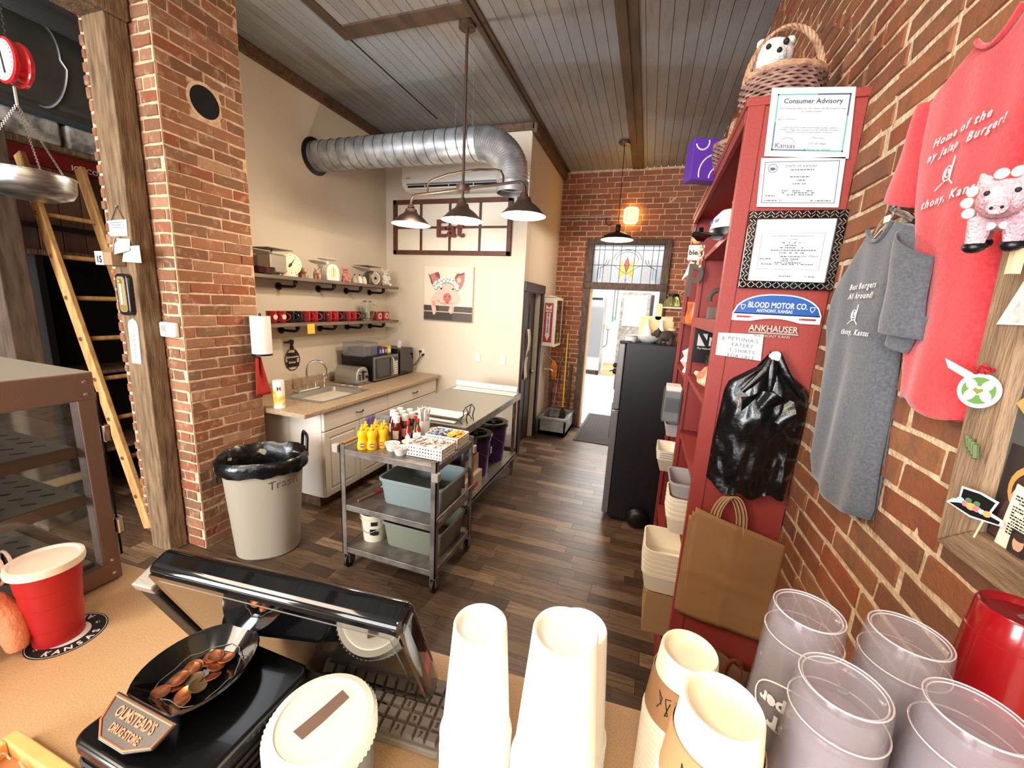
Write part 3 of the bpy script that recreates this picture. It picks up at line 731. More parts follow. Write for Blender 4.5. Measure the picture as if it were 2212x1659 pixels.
# paper towel roll on the back edge of the pillar, red rag, wipes
pt = thing('paper_towel_roll', 'white paper towel roll on an upright holder at the corner of the pillar', 'paper towels')
MB().lathe([(.02, 0), (.068, 0), (.068, .28), (.02, .28)], 30, 0, T(-2.735, 2.24, 1.365), closed=True).build('paper_roll', M_paper, pt, smooth=40)
MB().lathe([(0, 0), (.07, 0), (.07, .008), (.008, .012), (.008, .31), (0, .315)], 24, 0, T(-2.735, 2.24, 1.352)).build('holder', M_black, pt, smooth=40)
MB().bx(-2.812, -2.735, 2.23, 2.25, 1.348, 1.36).build('wall_arm', M_black, pt)
rg = MB()
rg.grid(lambda u, v: (-2.792 + .02 * sin(u * 9) * (1 - v) + .01, 2.235 + (u - .5) * (.03 + .10 * v) + .03 * v, 1.33 - .30 * v), 10, 10)
tag(rg.build('red_rag', mat('cloth_red', (170, 44, 36), .9), solid=.004, smooth=80), 'red rag hanging below the paper towel holder', 'cloth')
wp = thing('wipes_canister', 'yellow and white wipes canister standing on the near end of the worktop', 'canister', (-2.745, 2.37, .911))
MB().cyl((0, 0, 0), .042, .19, 24).build('can', M_white, wp, smooth=40)
MB().lathe([(.0425, .02), (.0425, .15)], 24).build('yellow_wrap', mat('wipes_yellow', (232, 190, 60), .45, nz=(20, .45, .55), c2=(240, 232, 205)), wp, smooth=60)
MB().lathe([(0, .19), (.042, .19), (.044, .2), (.04, .225), (0, .23)], 24, 0).build('cap', M_white, wp, smooth=40)
text('H', RZ(radians(-42)) @ T(.0455, 0, .15) @ Matrix(((0, 0, 1, 0), (1, 0, 0, 0), (0, 1, 0, 0), (0, 0, 0, 1))), .04, M_ink, wp, bold=.001)


# trash can
tc = thing('trash_can', 'grey-beige trash can with a black liner, marked Trash in marker', 'trash can', (-2.44, 1.95, 0), radians(38))
M_can = mat('trash_beige', (160, 150, 132), .55, bump=(50, .08))
def sq(r, e=.72, n=40, h=0):
    out = []
    for i in range(n):
        t = 2 * pi * i / n; c, s_ = cos(t), sin(t); k = (abs(c) ** (2 / e) + abs(s_) ** (2 / e)) ** (-e / 2)
        out.append((r * c * k, r * s_ * k))
    return out
def loft(mb, rings, mi=0, cap0=True, cap1=False):
    n = len(rings[0]); vs = [p for r in rings for p in r]; fs = []
    for a in range(len(rings) - 1): fs += [(a * n + i, a * n + (i + 1) % n, (a + 1) * n + (i + 1) % n, (a + 1) * n + i) for i in range(n)]
    if cap0: fs.append(tuple(range(n - 1, -1, -1)))
    if cap1: fs.append(tuple((len(rings) - 1) * n + i for i in range(n)))
    mb.add(vs, fs, mi); return mb
def ring(r, z, e=.85): return [(x, y * .86, z) for x, y in sq(r, e)]
loft(MB(), [ring(.19, 0), ring(.20, .01), ring(.245, .665), ring(.262, .67), ring(.264, .70), ring(.25, .70), ring(.235, .66), ring(.19, .03)]).build('can_body', M_can, tc, smooth=35)
# liner draped over the rim
rl = random.Random(5)
def lr(r, z, amp, ph):
    return [(x * (1 + amp * sin(9 * i * 2 * pi / 40 + ph) + rl.uniform(-amp, amp) * .5), y * .86 * (1 + amp * sin(7 * i * 2 * pi / 40 + ph)), z + rl.uniform(-1, 1) * amp * .35) for i, (x, y) in enumerate(sq(r, .85))]
M_bag = mat('bag_black_film', (10, 10, 11), .26, bump=(14, .7), coat=.2)
mb = MB(); loft(mb, [lr(.15, .36, .06, 1), lr(.20, .50, .05, 3), lr(.222, .62, .04, 2), lr(.243, .70, .015, 1), lr(.262, .725, .012, 0), lr(.280, .705, .014, 2), lr(.284, .66, .022, 4), lr(.272, .625, .03, 1)], 0, True)
mb.build('liner', M_bag, tc, smooth=60)
for a, dz in ((.35, 0), (pi, -.135)):
    h = [(.262, -.07, .69 + dz), (.27, -.065, .80 + dz), (.272, -.05, .82 + dz), (.272, .05, .82 + dz), (.27, .065, .80 + dz), (.262, .07, .69 + dz)]
    MB().tube(h, .011, 8, M=RZ(a)).build('handle', M_black, tc, smooth=60)

FT = RZ(radians(-52)) @ T(.247, .0, .545) @ RY(radians(4)) @ Matrix(((0, 0, 1, 0), (1, 0, 0, 0), (0, 1, 0, 0), (0, 0, 0, 1)))
text('Trash', FT, .085, mat('marker_brown', (110, 70, 56), .7), tc, bold=-.0005, extrude=.001)

# ================================================================ CENTER WALL, CEILING FIXTURES
M_galv = mat('galvanised_duct', (186, 190, 194), .4, .65, nz=(9, .35, .65), c2=(142, 146, 150))
M_bronze = mat('dark_bronze', (84, 66, 56), .45, .5)
M_shadein = mat('shade_enamel_white', (245, 240, 228), .5)
M_bulb = mat('lit_bulb', (255, 236, 200), .3, emit=((255, 226, 178), 9))

du = thing('spiral_duct', 'galvanised spiral duct leaving the left wall and bending down by the corner', 'duct')
yd, zd, rd = 3.36, 3.135, .132
MB().tube([(-3.24, yd, zd), (-2.6, yd, zd), (-2.0, yd, zd), (-1.50, yd, zd)], rd, 36, caps=False).build('straight_section', M_galv, du, smooth=60)
hp = []
nt_ = 17 * 28
for i in range(nt_):
    a = 2 * pi * i / 28; hp.append((-3.23 + 1.72 * i / nt_, yd + (rd + .0015) * cos(a), zd + (rd + .0015) * sin(a)))
MB().tube(hp, .0042, 5, caps=False).build('spiral_seam', mat('duct_seam', (120, 124, 128), .35, .9), du, smooth=80)
pth = []; RR = []
for i in range(49):
    a = pi / 2 * i / 48; pth.append((-1.50 + .31 * sin(a), yd, zd - .31 * (1 - cos(a)))); RR.append(rd + (.006 if i % 2 else -.003))
for i in range(5): pth.append((-1.19, yd, zd - .31 - .008 - i * .008)); RR.append(rd)
MB().tube(pth, RR, 32, caps=False).build('flexible_bend', M_galv, du, smooth=25)
MB().lathe([(rd - .002, 0), (rd + .002, 0), (rd + .002, .045), (rd - .002, .045)], 32, 0, T(-1.19, yd, zd - .40), closed=True).build('outlet_collar', M_galv, du, smooth=40)
MB().lathe([(rd, 0), (rd + .035, 0), (rd + .035, .006), (rd, .02)], 32, 0, T(-3.239, yd, zd) @ RY(pi / 2)).build('wall_flange', M_black, du, smooth=40)
for k, (x, y) in enumerate(((-1.70, 3.30), (-1.60, 3.42))):
    t = thing('hanging_wire', ('left', 'right')[k] + '-hand thin wire holding the spiral duct from a ceiling eyelet', 'wire', group='duct hanger wires')
    MB().tube([(x, y, 3.74), (x, y, zd + rd - .005)], .0022, 6).build('wire', M_chrome, t)
    MB().tube([(x + .014 * cos(a), y, 3.728 + .014 * sin(a)) for a in [2 * pi * i / 12 for i in range(12)]], .003, 6, closed=True).build('eyelet', M_chrome, t)

ac = thing('air_conditioner', 'white wall-mounted air conditioner behind the duct bend', 'air conditioner')
pr = [(4.47, 3.37), (4.27, 3.37), (4.245, 3.35), (4.24, 3.16), (4.255, 3.10), (4.33, 3.055), (4.47, 3.05)]
MB().prism(pr, -2.86, -1.56, 0, MX).build('housing', M_white, ac, bevel=.012, smooth=40)
MB().bx(-2.79, -1.63, 4.236, 4.245, 3.105, 3.118).build('seam', M_grey, ac)
lv = MB().bx(-2.78, -1.64, 4.252, 4.30, 3.062, 3.078, M=Matrix()).build('air_flap', M_white, ac, bevel=.004)
MB().bx(-2.78, -1.64, 4.247, 4.257, 3.080, 3.098).build('air_outlet', M_black, ac)
for i in range(3): MB().bx(-2.56 + i * .30, -2.55 + i * .30, 4.244, 4.258, 3.08, 3.098).build('vane', M_white, ac)
scribble(mb := MB(F_front(-2.80, 4.239, 3.17)), 0, 0, .09, .012, seed=4); mb.build('maker_mark', M_grey, ac)

# old window frame used as decoration, with the word Eat
wf = thing('window_frame_decor', 'brown eight-pane window frame hung as decoration with the word Eat', 'window frame')
mb = MB(); x0, x1, z0, z1 = -3.11, -1.565, 2.37, 3.0
fr_ = [(x0, x1, z0, z0 + .05), (x0, x1, z1 - .05, z1), (x0, x0 + .05, z0, z1), (x1 - .05, x1, z0, z1)]
M_fr = mat('frame_brown', (104, 56, 40), .55, nz=(9, .3, .7), c2=(76, 40, 30))
for i, (a, b, c, d) in enumerate(fr_): MB().bx(a, b, 4.435, 4.47, c, d).build('rail' if i < 2 else 'stile', M_fr, wf, bevel=.004)
for i in (1, 2, 3):
    xx = x0 + (x1 - x0) * i / 4; MB().bx(xx - .011, xx + .011, 4.44, 4.465, z0 + .04, z1 - .04).build('muntin', M_fr, wf)
MB().bx(x0 + .04, x1 - .04, 4.438, 4.463, 2.672, 2.694).build('muntin', M_fr, wf)
M_pane = mat('window_pane_cream', (240, 232, 212), .3)  # opaque cream sheets in the panes, paler than the wall
for i in range(4):
    for j in range(2):
        a = x0 + (x1 - x0) * i / 4; b = x0 + (x1 - x0) * (i + 1) / 4; c = (z0 + .04, 2.69)[j]; d = (2.676, z1 - .04)[j]
        MB().bx(a + (.04 if i == 0 else .01), b - (.04 if i == 3 else .01), 4.462, 4.468, c, d).build('pane', M_pane, wf)
M_eat = mat('eat_letters', (116, 52, 44), .5)
et = thing('eat_sign', 'dark red wooden word Eat mounted on the decorative window frame', 'sign')
text('Eat', F_front(-2.325, 4.425, 2.575), .27, M_eat, et, name='letters', extrude=.012, bold=.006, align='CENTER', spacing=1.08)

# pig painting
pp = thing('pig_painting', 'square canvas painting of a pig in a flower crown leaning on a fence', 'painting')
PX, PZ, PW, PH = -2.67, 2.235, .66, .645
MB().bx(PX, PX + PW, 4.444, 4.478, PZ - PH, PZ).build('canvas', mat('canvas_cream', (224, 214, 196), .8, bump=(200, .1)), pp, bevel=.003)
FP = F_front(PX, 4.4435, PZ)
def U(pts): return [(x * PW, -y * PH) for x, y in pts]
def UE(cx, cy, rx, ry, a=0, n=18): return U(ell(cx, cy, rx, ry, n, a))
pm_ = [mat('pt_fence', (92, 84, 78), .8), mat('pt_fence_dark', (70, 62, 58), .8), mat('pt_line', (206, 196, 184), .8), mat('pt_skin', (222, 190, 176), .8), mat('pt_skin2', (198, 156, 142), .8),
       mat('pt_ear', (186, 124, 116), .8), mat('pt_ear2', (140, 80, 76), .8), mat('pt_flower', (244, 242, 236), .8), mat('pt_dark', (60, 52, 46), .8), mat('pt_snout', (190, 108, 98), .8), mat('pt_green', (120, 128, 96), .8)]
L_ = []
L_ += [(0, U(rect(0, .72, 1, 1))), (1, U(rect(0, .72, .32, .83))), (1, U(rect(0, .85, .6, .98))), (2, U(rect(0, .825, 1, .84)))]
L_ += [(3, U([(.22, .50), (.14, .62), (.15, .70), (.20, .90), (.25, .88), (.25, .72), (.40, .70), (.55, .70), (.52, .82), (.58, .86), (.62, .84), (.63, .74), (.76, .64), (.75, .56), (.70, .44), (.50, .38), (.30, .40)]))]
L_ += [(4, U([(.18, .62), (.20, .80), (.24, .88), (.27, .84), (.24, .66)])), (4, U([(.54, .74), (.53, .84), (.57, .87), (.61, .84), (.62, .73)])), (3, UE(.22, .80, .035, .07)), (3, UE(.565, .80, .03, .05))]
L_ += [(4, UE(.32, .56, .04, .13, -.3)), (4, UE(.66, .56, .035, .12, .3)), (3, UE(.49, .50, .23, .20)), (4, UE(.38, .66, .12, .03, .35)), (3, UE(.49, .60, .17, .10)), (4, UE(.49, .67, .13, .02))]
L_ += [(5, U([(.08, .135), (.12, .15), (.24, .11), (.30, .10), (.335, .16), (.32, .24), (.24, .30), (.20, .36), (.15, .32), (.12, .22)])), (6, U([(.24, .11), (.30, .10), (.335, .16), (.32, .22), (.27, .20), (.22, .14)])), (6, U([(.10, .14), (.15, .30), (.20, .36), (.18, .28), (.14, .18)])),
       (5, U([(.63, .20), (.68, .12), (.76, .12), (.83, .09), (.83, .24), (.80, .34), (.74, .42), (.70, .30), (.65, .27)])), (6, U([(.63, .20), (.68, .12), (.76, .12), (.83, .09), (.81, .14), (.70, .16), (.66, .22)])), (3, UE(.72, .24, .04, .05))]
rp = random.Random(8)
fl_ = [(.22, .33), (.25, .29), (.27, .36), (.31, .33), (.32, .26), (.36, .30), (.38, .23), (.42, .27), (.45, .22), (.49, .26), (.52, .21), (.55, .27), (.58, .23), (.60, .29), (.64, .32), (.66, .37), (.70, .35), (.36, .36), (.25, .39), (.69, .40)]
for (x, y) in fl_: L_.append((10, UE(x, y + .012, .038, .03)))
for (x, y) in fl_:
    for k in range(5): a = 2 * pi * k / 5 + x * 9; L_.append((7, UE(x + .018 * cos(a), y + .016 * sin(a), .014, .013, 0, 8)))
    L_.append((8, UE(x, y, .006, .006, 0, 6)))
for k in range(26): L_.append((8, UE(rp.uniform(.22, .70), rp.uniform(.2, .38), .007, .004, rp.uniform(0, 3), 6)))
L_ += [(8, UE(.365, .405, .022, .014)), (8, UE(.605, .405, .022, .014)), (9, UE(.49, .565, .085, .085)), (5, UE(.49, .545, .07, .05)), (6, UE(.455, .545, .016, .02)), (6, UE(.53, .545, .016, .02)), (9, UE(.49, .64, .04, .035)), (6, UE(.49, .665, .03, .008))]
mb = MB(FP)
for i, (mi, p) in enumerate(L_): mb.sheet(p, .0002 + i * .000018, mi)
mb.build('painted_pig', pm_, pp)

# three-lamp island pendant
pd = thing('island_pendant_lamp', 'dark metal ceiling lamp with three bell shades over the steel table', 'pendant lamp')
LX, RX_ = Vector((-1.956, 3.04, 0)), Vector((-.904, 2.80, 0)); CX = (LX + RX_) / 2; dv = (RX_ - LX).normalized(); hs = (RX_ - LX).length / 2
CZ = 2.662
def at(u, z): p = CX + dv * u; return (p.x, p.y, z)
MB().tube([at(0, 3.735), at(0, CZ)], .0105, 12).build('rod', M_bronze, pd, smooth=60)
MB().cyl(at(0, 3.71), .06, .03, 24).build('canopy', M_bronze, pd, smooth=40)
MB().lathe([(0, -.022), (.05, -.022), (.052, -.018), (.052, .02), (.046, .026), (0, .026)], 24, 0, T(*at(0, CZ))).build('hub', M_bronze, pd, smooth=40)
for s_ in (-1, 1):
    p = [at(0, CZ), at(s_ * (hs - .05), CZ)] + [at(s_ * (hs - .05 + .05 * sin(a)), CZ - .05 * (1 - cos(a))) for a in (pi / 8, pi / 4, 3 * pi / 8, pi / 2)] + [at(s_ * hs, CZ - .09)]
    MB().tube(p, .010, 10).build('arm', M_bronze, pd, smooth=60)
    p = [at(s_ * .36, CZ), at(s_ * .36, CZ + .05), at(s_ * .34, CZ + .085), at(s_ * .29, CZ + .10), at(s_ * .15, CZ + .118), at(s_ * .02, CZ + .122), at(0, CZ + .122)]
    MB().tube(p, .008, 10).build('brace', M_bronze, pd, smooth=60)
def bell(x, y, z, par, sc=1.0):
    prof = [(0, .165), (.016, .165), (.018, .15), (.026, .145), (.03, .125), (.045, .12), (.05, .10), (.06, .085), (.085, .07), (.11, .05), (.132, .026), (.158, .004), (.16, 0)]
    inn = [(.157, .0), (.128, .024), (.104, .046), (.08, .064), (.045, .08), (0, .085)]
    P = [(r * sc, h * sc) for r, h in prof + inn]
    k = len(prof); n = 32; mb = MB(); mb.lathe(P, n, 0, T(x, y, z))
    mb.mi = [0 if (i // n) < k - 1 else 1 for i in range(len(mb.f))]
    sh = mb.build('shade', [M_bronze, M_shadein], par, smooth=40)
    MB().sphere((x, y, z + .022 * sc), .034 * sc, 16, 10).build('bulb', M_bulb, sh, smooth=80)
for u in (-hs, 0, hs):
    c = at(u, 2.435); bell(*c, pd)
MB().tube([at(0, CZ), at(0, 2.59)], .010, 10).build('center_drop', M_bronze, pd, smooth=60)

p2 = thing('passage_pendant_lamp', 'single black dome pendant on a cord in front of the doorway', 'pendant lamp')
px_, py_ = -.453, 5.04
MB().lathe([(0, 0), (.065, 0), (.07, -.012), (.055, -.035), (0, -.04)], 24, 0, T(px_ - .03, py_ + .12, 3.744)).build('canopy', M_bronze, p2, smooth=40)
MB().tube([(px_ - .03, py_ + .12, 3.71), (px_ - .005, py_ + .02, 2.9), (px_, py_, 2.80)], .004, 8).build('cord', M_black, p2)
prof = [(0, .17), (.025, .17), (.028, .16), (.028, .10), (.045, .085), (.10, .07), (.15, .045), (.185, .012), (.188, 0)]; inn = [(.183, 0), (.145, .04), (.095, .062), (0, .075)]
mb = MB(); mb.lathe(prof + inn, 32, 0, T(px_, py_, 2.64)); mb.mi = [0 if (i // 32) < len(prof) - 1 else 1 for i in range(len(mb.f))]
sh = mb.build('shade', [mat('shade_dark_olive', (44, 40, 26), .35, .5), M_shadein], p2, smooth=40)
MB().sphere((px_, py_, 2.655), .036, 16, 10).build('bulb', M_bulb, sh, smooth=80)

# ================================================================ CART
M_cart = mat('cart_steel', (160, 150, 142), .4, .65, nz=(10, .3, .7), c2=(112, 104, 96))
M_rubber = mat('rubber_black', (26, 24, 22), .6)
ct = thing('utility_cart', 'three-shelf stainless utility cart on castors', 'cart')
cx0, cx1, cy0, cy1 = -1.775, -1.085, 1.96, 2.49
for i, z in enumerate((.86, .475, .165)):
    s_ = MB().bx(cx0, cx1, cy0, cy1, z - .008, z).build('shelf', M_cart, ct)
    mb = MB(); e = .035
    mb.bx(cx0, cx1, cy0 - .003, cy0 + .003, z - e, z + .004); mb.bx(cx0, cx1, cy1 - .003, cy1 + .003, z - e, z + .004); mb.bx(cx0 - .003, cx0 + .003, cy0, cy1, z - e, z + .004); mb.bx(cx1 - .003, cx1 + .003, cy0, cy1, z - e, z + .004)
    mb.build('rim', M_cart, s_, bevel=.0015)
for x in (cx0, cx1):
    for y in (cy0, cy1):
        lg = MB(); sx = 1 if x == cx0 else -1; sy = 1 if y == cy0 else -1
        a, b = sorted((x - sx * .006, x + sx * .03)); c, d = sorted((y - sy * .006, y))
        lg.bx(a, b, c, d, .12, .895); a, b = sorted((x - sx * .006, x)); c, d = sorted((y - sy * .006, y + sy * .03)); lg.bx(a, b, c, d, .12, .895)
        lg.build('leg', M_cart, ct)
        cs = MB().bx(x + sx * .015 - .018, x + sx * .015 + .018, y + sy * .02 - .02, y + sy * .02 + .02, .108, .13).build('caster', M_cart, ct)
        MB().bx(x + sx * .015 - .022, x + sx * .015 - .018, y + sy * .02 - .012, y + sy * .02 + .03, .045, .11).bx(x + sx * .015 + .018, x + sx * .015 + .022, y + sy * .02 - .012, y + sy * .02 + .03, .045, .11).build('fork', M_cart, cs)['kind'] = 'stuff'
        MB().lathe([(0, -.014), (.038, -.014), (.048, -.008), (.048, .008), (.038, .014), (0, .014)], 24, 0, T(x + sx * .015, y + sy * .02 + .012, .049) @ RY(pi / 2)).build('wheel', M_rubber, cs, smooth=40)
        MB().lathe([(0, -.0155), (.018, -.0155), (.018, .0155), (0, .0155)], 16, 0, T(x + sx * .015, y + sy * .02 + .012, .049) @ RY(pi / 2)).build('hub', M_grey, cs)
M_bracket = mat('bracket_pale', (176, 168, 158), .45)
for (x, y, z) in ((cx0 - .03, cy0 - .005, .865), (cx1 + .002, cy0, .80), (cx1 + .002, cy1, .80)):
    MB().box((x, y, z), (.045, .04, .055)).build('corner_bracket', M_bracket, ct, bevel=.006)
MB().tube([(cx0 - .03, cy0 - .005, .875), (cx0 - .03, cy1, .875)], .0115, 10).build('push_handle', mat('handle_wood', (178, 132, 66), .5), ct, smooth=60)
MB().tube([(cx1 + .006, cy0, .52), (cx1 + .006, cy1, .52)], .008, 8).build('side_rail', M_cart, ct, smooth=60)

M_tub = mat('tub_bluegrey', (136, 150, 150), .45, bump=(60, .08)); M_tub2 = mat('tub_greygreen', (128, 132, 116), .5, bump=(60, .08))
def tub(m, lab, x0, x1, y0, y1, z, h):
    t = thing('bus_tub', lab, 'tub', group='bus tubs on the cart')
    cx, cy = (x0 + x1) / 2, (y0 + y1) / 2
    def rr(k, zz): return [(cx + (p[0]) * k, cy + p[1] * k, zz) for p in rrect(-(x1 - x0) / 2, -(y1 - y0) / 2, (x1 - x0) / 2, (y1 - y0) / 2, .05, 5)]
    mb = MB(); loft(mb, [rr(.86, z), rr(.88, z + .01), rr(.955, z + h - .02), rr(1.0, z + h - .018), rr(1.0, z + h - .004), rr(.985, z + h), rr(.94, z + h - .003), rr(.85, z + .012)], cap1=True)
    mb.build('tub_body', m, t, smooth=35)
    return t
tub(M_tub, 'blue-grey bus tub on the cart\'s middle shelf', -1.585, -1.095, 2.06, 2.46, .476, .185)
tub(M_tub2, 'grey-green bus tub on the cart\'s bottom shelf', -1.565, -1.095, 2.06, 2.46, .166, .185)
t = thing('food_container', 'translucent grey container lying inside the upper bus tub', 'container')
box_open(MB(), -1.45, -1.25, 2.13, 2.30, .49, .585).build('container_body', mat('container_smoke', (92, 96, 92), .25, alpha=.75), t)
box_open(MB(), -1.457, -1.243, 2.123, 2.307, .578, .586, .012).build('container_rim', mat('container_smoke', (92, 96, 92), .25), t)
t = MB().cyl((-1.21, 2.2, .49), .05, .06, 20).build('dark_bowl', M_black, smooth=40); tag(t, 'dark round bowl beside the container in the upper bus tub', 'bowl')
def cupm(name, lab, x, y, z, m, r0, r1, h, tilt=None, group=None, cat='cup'):
    t = thing(name, lab, cat, (x, y, z), 0, group)
    if tilt: t.rotation_euler = tilt
    MB().lathe([(0, 0), (r0, 0), (r1, h), (r1 + .002, h), (r1 - .003, h), (r0 - .003, .004), (0, .004)], 22).build('cup_wall', m, t, smooth=40)
    MB().tube([(r1 * cos(a), r1 * sin(a), h) for a in [2 * pi * i / 22 for i in range(22)]], .0022, 6, closed=True).build('rim', m, t, smooth=60)
    return t
cupm('foam_cup', 'white foam cup tipped over in the lower bus tub', -1.33, 2.20, .222, M_white, .028, .038, .075, (radians(150), .4, 0))
cupm('red_cup', 'red plastic cup lying in the lower bus tub', -1.46, 2.22, .205, mat('red_plastic', (190, 30, 34), .4), .03, .04, .05, (radians(70), 0, 1))
t = MB().box((-1.24, 2.22, .205), (.12, .09, .05)).build('crumpled_wrapper', mat('paper_dull', (176, 168, 152), .9), bevel=.02); tag(t, 'crumpled off-white wrapper beside the foam cup in the lower tub', 'wrapper')
# white bucket, cloth and stick
bk = thing('white_bucket', 'white plastic bucket with a wire handle on the cart\'s bottom shelf', 'bucket', (-1.66, 2.14, .166))
MB().lathe([(0, 0), (.078, 0), (.094, .19), (.101, .192), (.101, .20), (.097, .205), (.095, .205), (.091, .19), (.074, .008), (0, .006)], 30).build('bucket_body', mat('bucket_white', (224, 214, 190), .45), bk, smooth=40)
MB().lathe([(.0945, .165), (.1, .167), (.1, .174), (.0955, .175)], 30).build('collar', mat('bucket_white', (224, 214, 190), .45), bk, smooth=40)
MB().tube([(.1 * cos(a), -.1 * sin(a) * .95, .165 - .085 * sin(a)) for a in [pi * i / 14 for i in range(15)]], .0022, 6).build('handle', M_steel2, bk)
for i, (u0, z0_, h_) in enumerate(((.35, .13, .03), (.25, .06, .045), (.45, .055, .03))):
    g = MB(); g.grid(lambda u, v: ((.0895 + (z0_ + h_ * v - .1) * .085) * sin(u0 + .45 * u), -(.0895 + (z0_ + h_ * v - .1) * .085) * cos(u0 + .45 * u), z0_ + h_ * v), 4, 1); g.build('print_patch', M_ink, bk)
cl = MB(); cl.grid(lambda u, v: (-1.70 + .17 * u + .02 * v, 2.26 + .13 * v - .03 * u, .480 + .012 * abs(sin(5 * u + 3 * v))), 8, 8)
tag(cl.build('white_cloth', M_paper, solid=.003, smooth=80), 'white folded cloth on the middle shelf of the cart', 'cloth')
kn = thing('basting_brush', 'wooden stick with a red handle lying across the middle shelf', 'utensil')
MB().tube([(-1.70, 2.02, .487), (-1.665, 2.14, .490)], .009, 8).build('wooden_end', mat('stick_wood', (130, 96, 74), .7), kn, smooth=60)
MB().tube([(-1.665, 2.14, .490), (-1.62, 2.27, .495)], .011, 8).build('red_grip', mat('red_grip', (150, 40, 34), .4), kn, smooth=60)

# bottles
M_must = mat('mustard_yellow', (244, 196, 26), .35); M_ket = mat('ketchup_red', (104, 20, 14), .18, coat=.5); M_tag_ = mat('label_white', (236, 230, 220), .5)
zt = .8605
def mustard():
    t = thing('mustard_bottle', 'x', 'bottle')
    MB().lathe([(0, 0), (.027, 0), (.03, .008), (.029, .04), (.024, .062), (.024, .075), (.029, .095), (.026, .118), (.014, .128), (0, .13)], 20, 0, sx=1.1, sy=.8).build('bottle_body', M_must, t, smooth=60)
    MB().lathe([(.0145, .126), (.016, .128), (.016, .142), (.008, .148), (.006, .165), (0, .168)], 16).build('cap', mat('mustard_cap', (228, 190, 40), .4), t, smooth=50)
    g = MB(); g.sheet(ell(0, .032, .017, .013, 16), 0, 0, F_front(0, -.0245, .0) ); g.build('badge_red', mat('badge_red', (196, 44, 30), .5), t)
    g = MB(); g.sheet(rect(-.014, .028, .014, .036), 0, 0, F_front(0, -.0252, .0)); g.build('badge_band', M_tag_, t)
    scribble(g := MB(F_front(0, -.0248, 0)), -.013, .014, .013, .003, seed=2); g.build('fine_print', mat('badge_red', (196, 44, 30), .5), t)['kind'] = 'stuff'
    return note_parts(t)
MS = mustard()
mp = [(-1.655, 2.02), (-1.60, 2.045), (-1.68, 2.085), (-1.625, 2.11), (-1.565, 2.10), (-1.655, 2.155), (-1.595, 2.165)]
ml = ['nearest the cart\'s left end, at the front', 'second along the front edge', 'just behind the front left one', 'in the middle of the cluster', 'at the right side of the cluster, next to the bowls', 'at the back left of the cluster', 'at the back, touching the ketchup']
for i, (x, y) in enumerate(mp):
    o = MS if i == 0 else dupl(MS); o.location = (x, y, zt); o.rotation_euler = (0, 0, .45 + rnd.uniform(-.2, .2)); o['group'] = 'mustard bottles on the cart'
    o['label'] = 'yellow mustard bottle ' + ml[i]
def ketchup():
    t = thing('ketchup_bottle', 'x', 'bottle')
    MB().lathe([(0, 0), (.03, 0), (.033, .01), (.033, .07), (.03, .10), (.022, .125), (.017, .14), (0, .142)], 20, 0, sx=1.05, sy=.85).build('bottle_body', M_ket, t, smooth=60)
    MB().cyl((0, 0, .138), .023, .042, 20, r2=.022).build('cap', M_white, t, smooth=40)
    g = MB(); g.grid(lambda u, v: (.0352 * sin(-.6 + 1.2 * u), -.0288 * cos(-.6 + 1.2 * u), .025 + .06 * v), 5, 1); g.build('paper_label', M_tag_, t)
    return note_parts(t)
KB = ketchup()
kp = [(-1.545, 2.235), (-1.60, 2.30), (-1.525, 2.305), (-1.66, 2.36), (-1.59, 2.375), (-1.515, 2.375), (-1.65, 2.43), (-1.575, 2.44)]
kl = ['at the front of the cluster', 'second row, behind the mustard', 'second row, beside the hot sauce', 'third row, farthest left', 'third row, center', 'third row, beside the straws', 'back row, left', 'back row, right']
for i, (x, y) in enumerate(kp):
    o = KB if i == 0 else dupl(KB); o.location = (x, y, zt); o.rotation_euler = (0, 0, .45 + rnd.uniform(-.25, .25)); o['group'] = 'ketchup bottles on the cart'
    o['label'] = 'white-capped ketchup bottle, ' + kl[i]
def sauce(x, y, lab, body, cap):
    t = thing('hot_sauce_bottle', lab, 'bottle', (x, y, zt), .4, 'hot sauce bottles on the cart')
    MB().lathe([(0, 0), (.02, 0), (.022, .006), (.022, .09), (.012, .115), (.009, .135), (0, .135)], 18).build('bottle_body', body, t, smooth=50)
    MB().lathe([(.0105, .118), (.0105, .142), (0, .142)], 14).build('neck_wrap', mat('neck_green', (30, 84, 40), .4), t, smooth=40)
    MB().cyl((0, 0, .14), .0115, .022, 14).build('cap', cap, t, smooth=40)
    MB().prism([(-.018, .05), (0, .025), (.018, .05), (0, .085)], 0, .001, 0, F_front(0, -.0225, 0)).build('diamond_label', M_tag_, t)
M_rc = mat('cap_red', (206, 26, 26), .4)
sauce(-1.455, 2.235, 'hot sauce bottle with a white diamond label at the front of the group', mat('sauce_red', (150, 34, 20), .2, coat=.4), M_rc)
sauce(-1.475, 2.36, 'green hot sauce bottle with a red cap behind the other sauces', mat('sauce_green', (40, 74, 30), .2, coat=.4), M_rc)
sauce(-1.42, 2.30, 'amber sauce bottle between the diamond-label one and the straws', mat('sauce_amber', (140, 60, 30), .2, coat=.4), M_rc)
sc_ = thing('straw_cup', 'tall white cup packed with paper-wrapped straws', 'straw holder', (-1.43, 2.40, zt))
MB().lathe([(0, 0), (.034, 0), (.043, .13), (.04, .13), (.032, .006), (0, .004)], 24).build('cup_wall', M_white, sc_, smooth=40)
rs = random.Random(3); mb = MB()
for i in range(34):
    a = rs.uniform(0, 2 * pi); r = .03 * sqrt(rs.random()); k = 1.35 + rs.uniform(0, .3)
    mb.tube([(r * cos(a) * .7, r * sin(a) * .7, .02), (r * k * cos(a), r * k * sin(a), .215 + rs.uniform(-.012, .012))], .0036, 6)
mb.build('straws', M_paper, sc_)['kind'] = 'stuff'
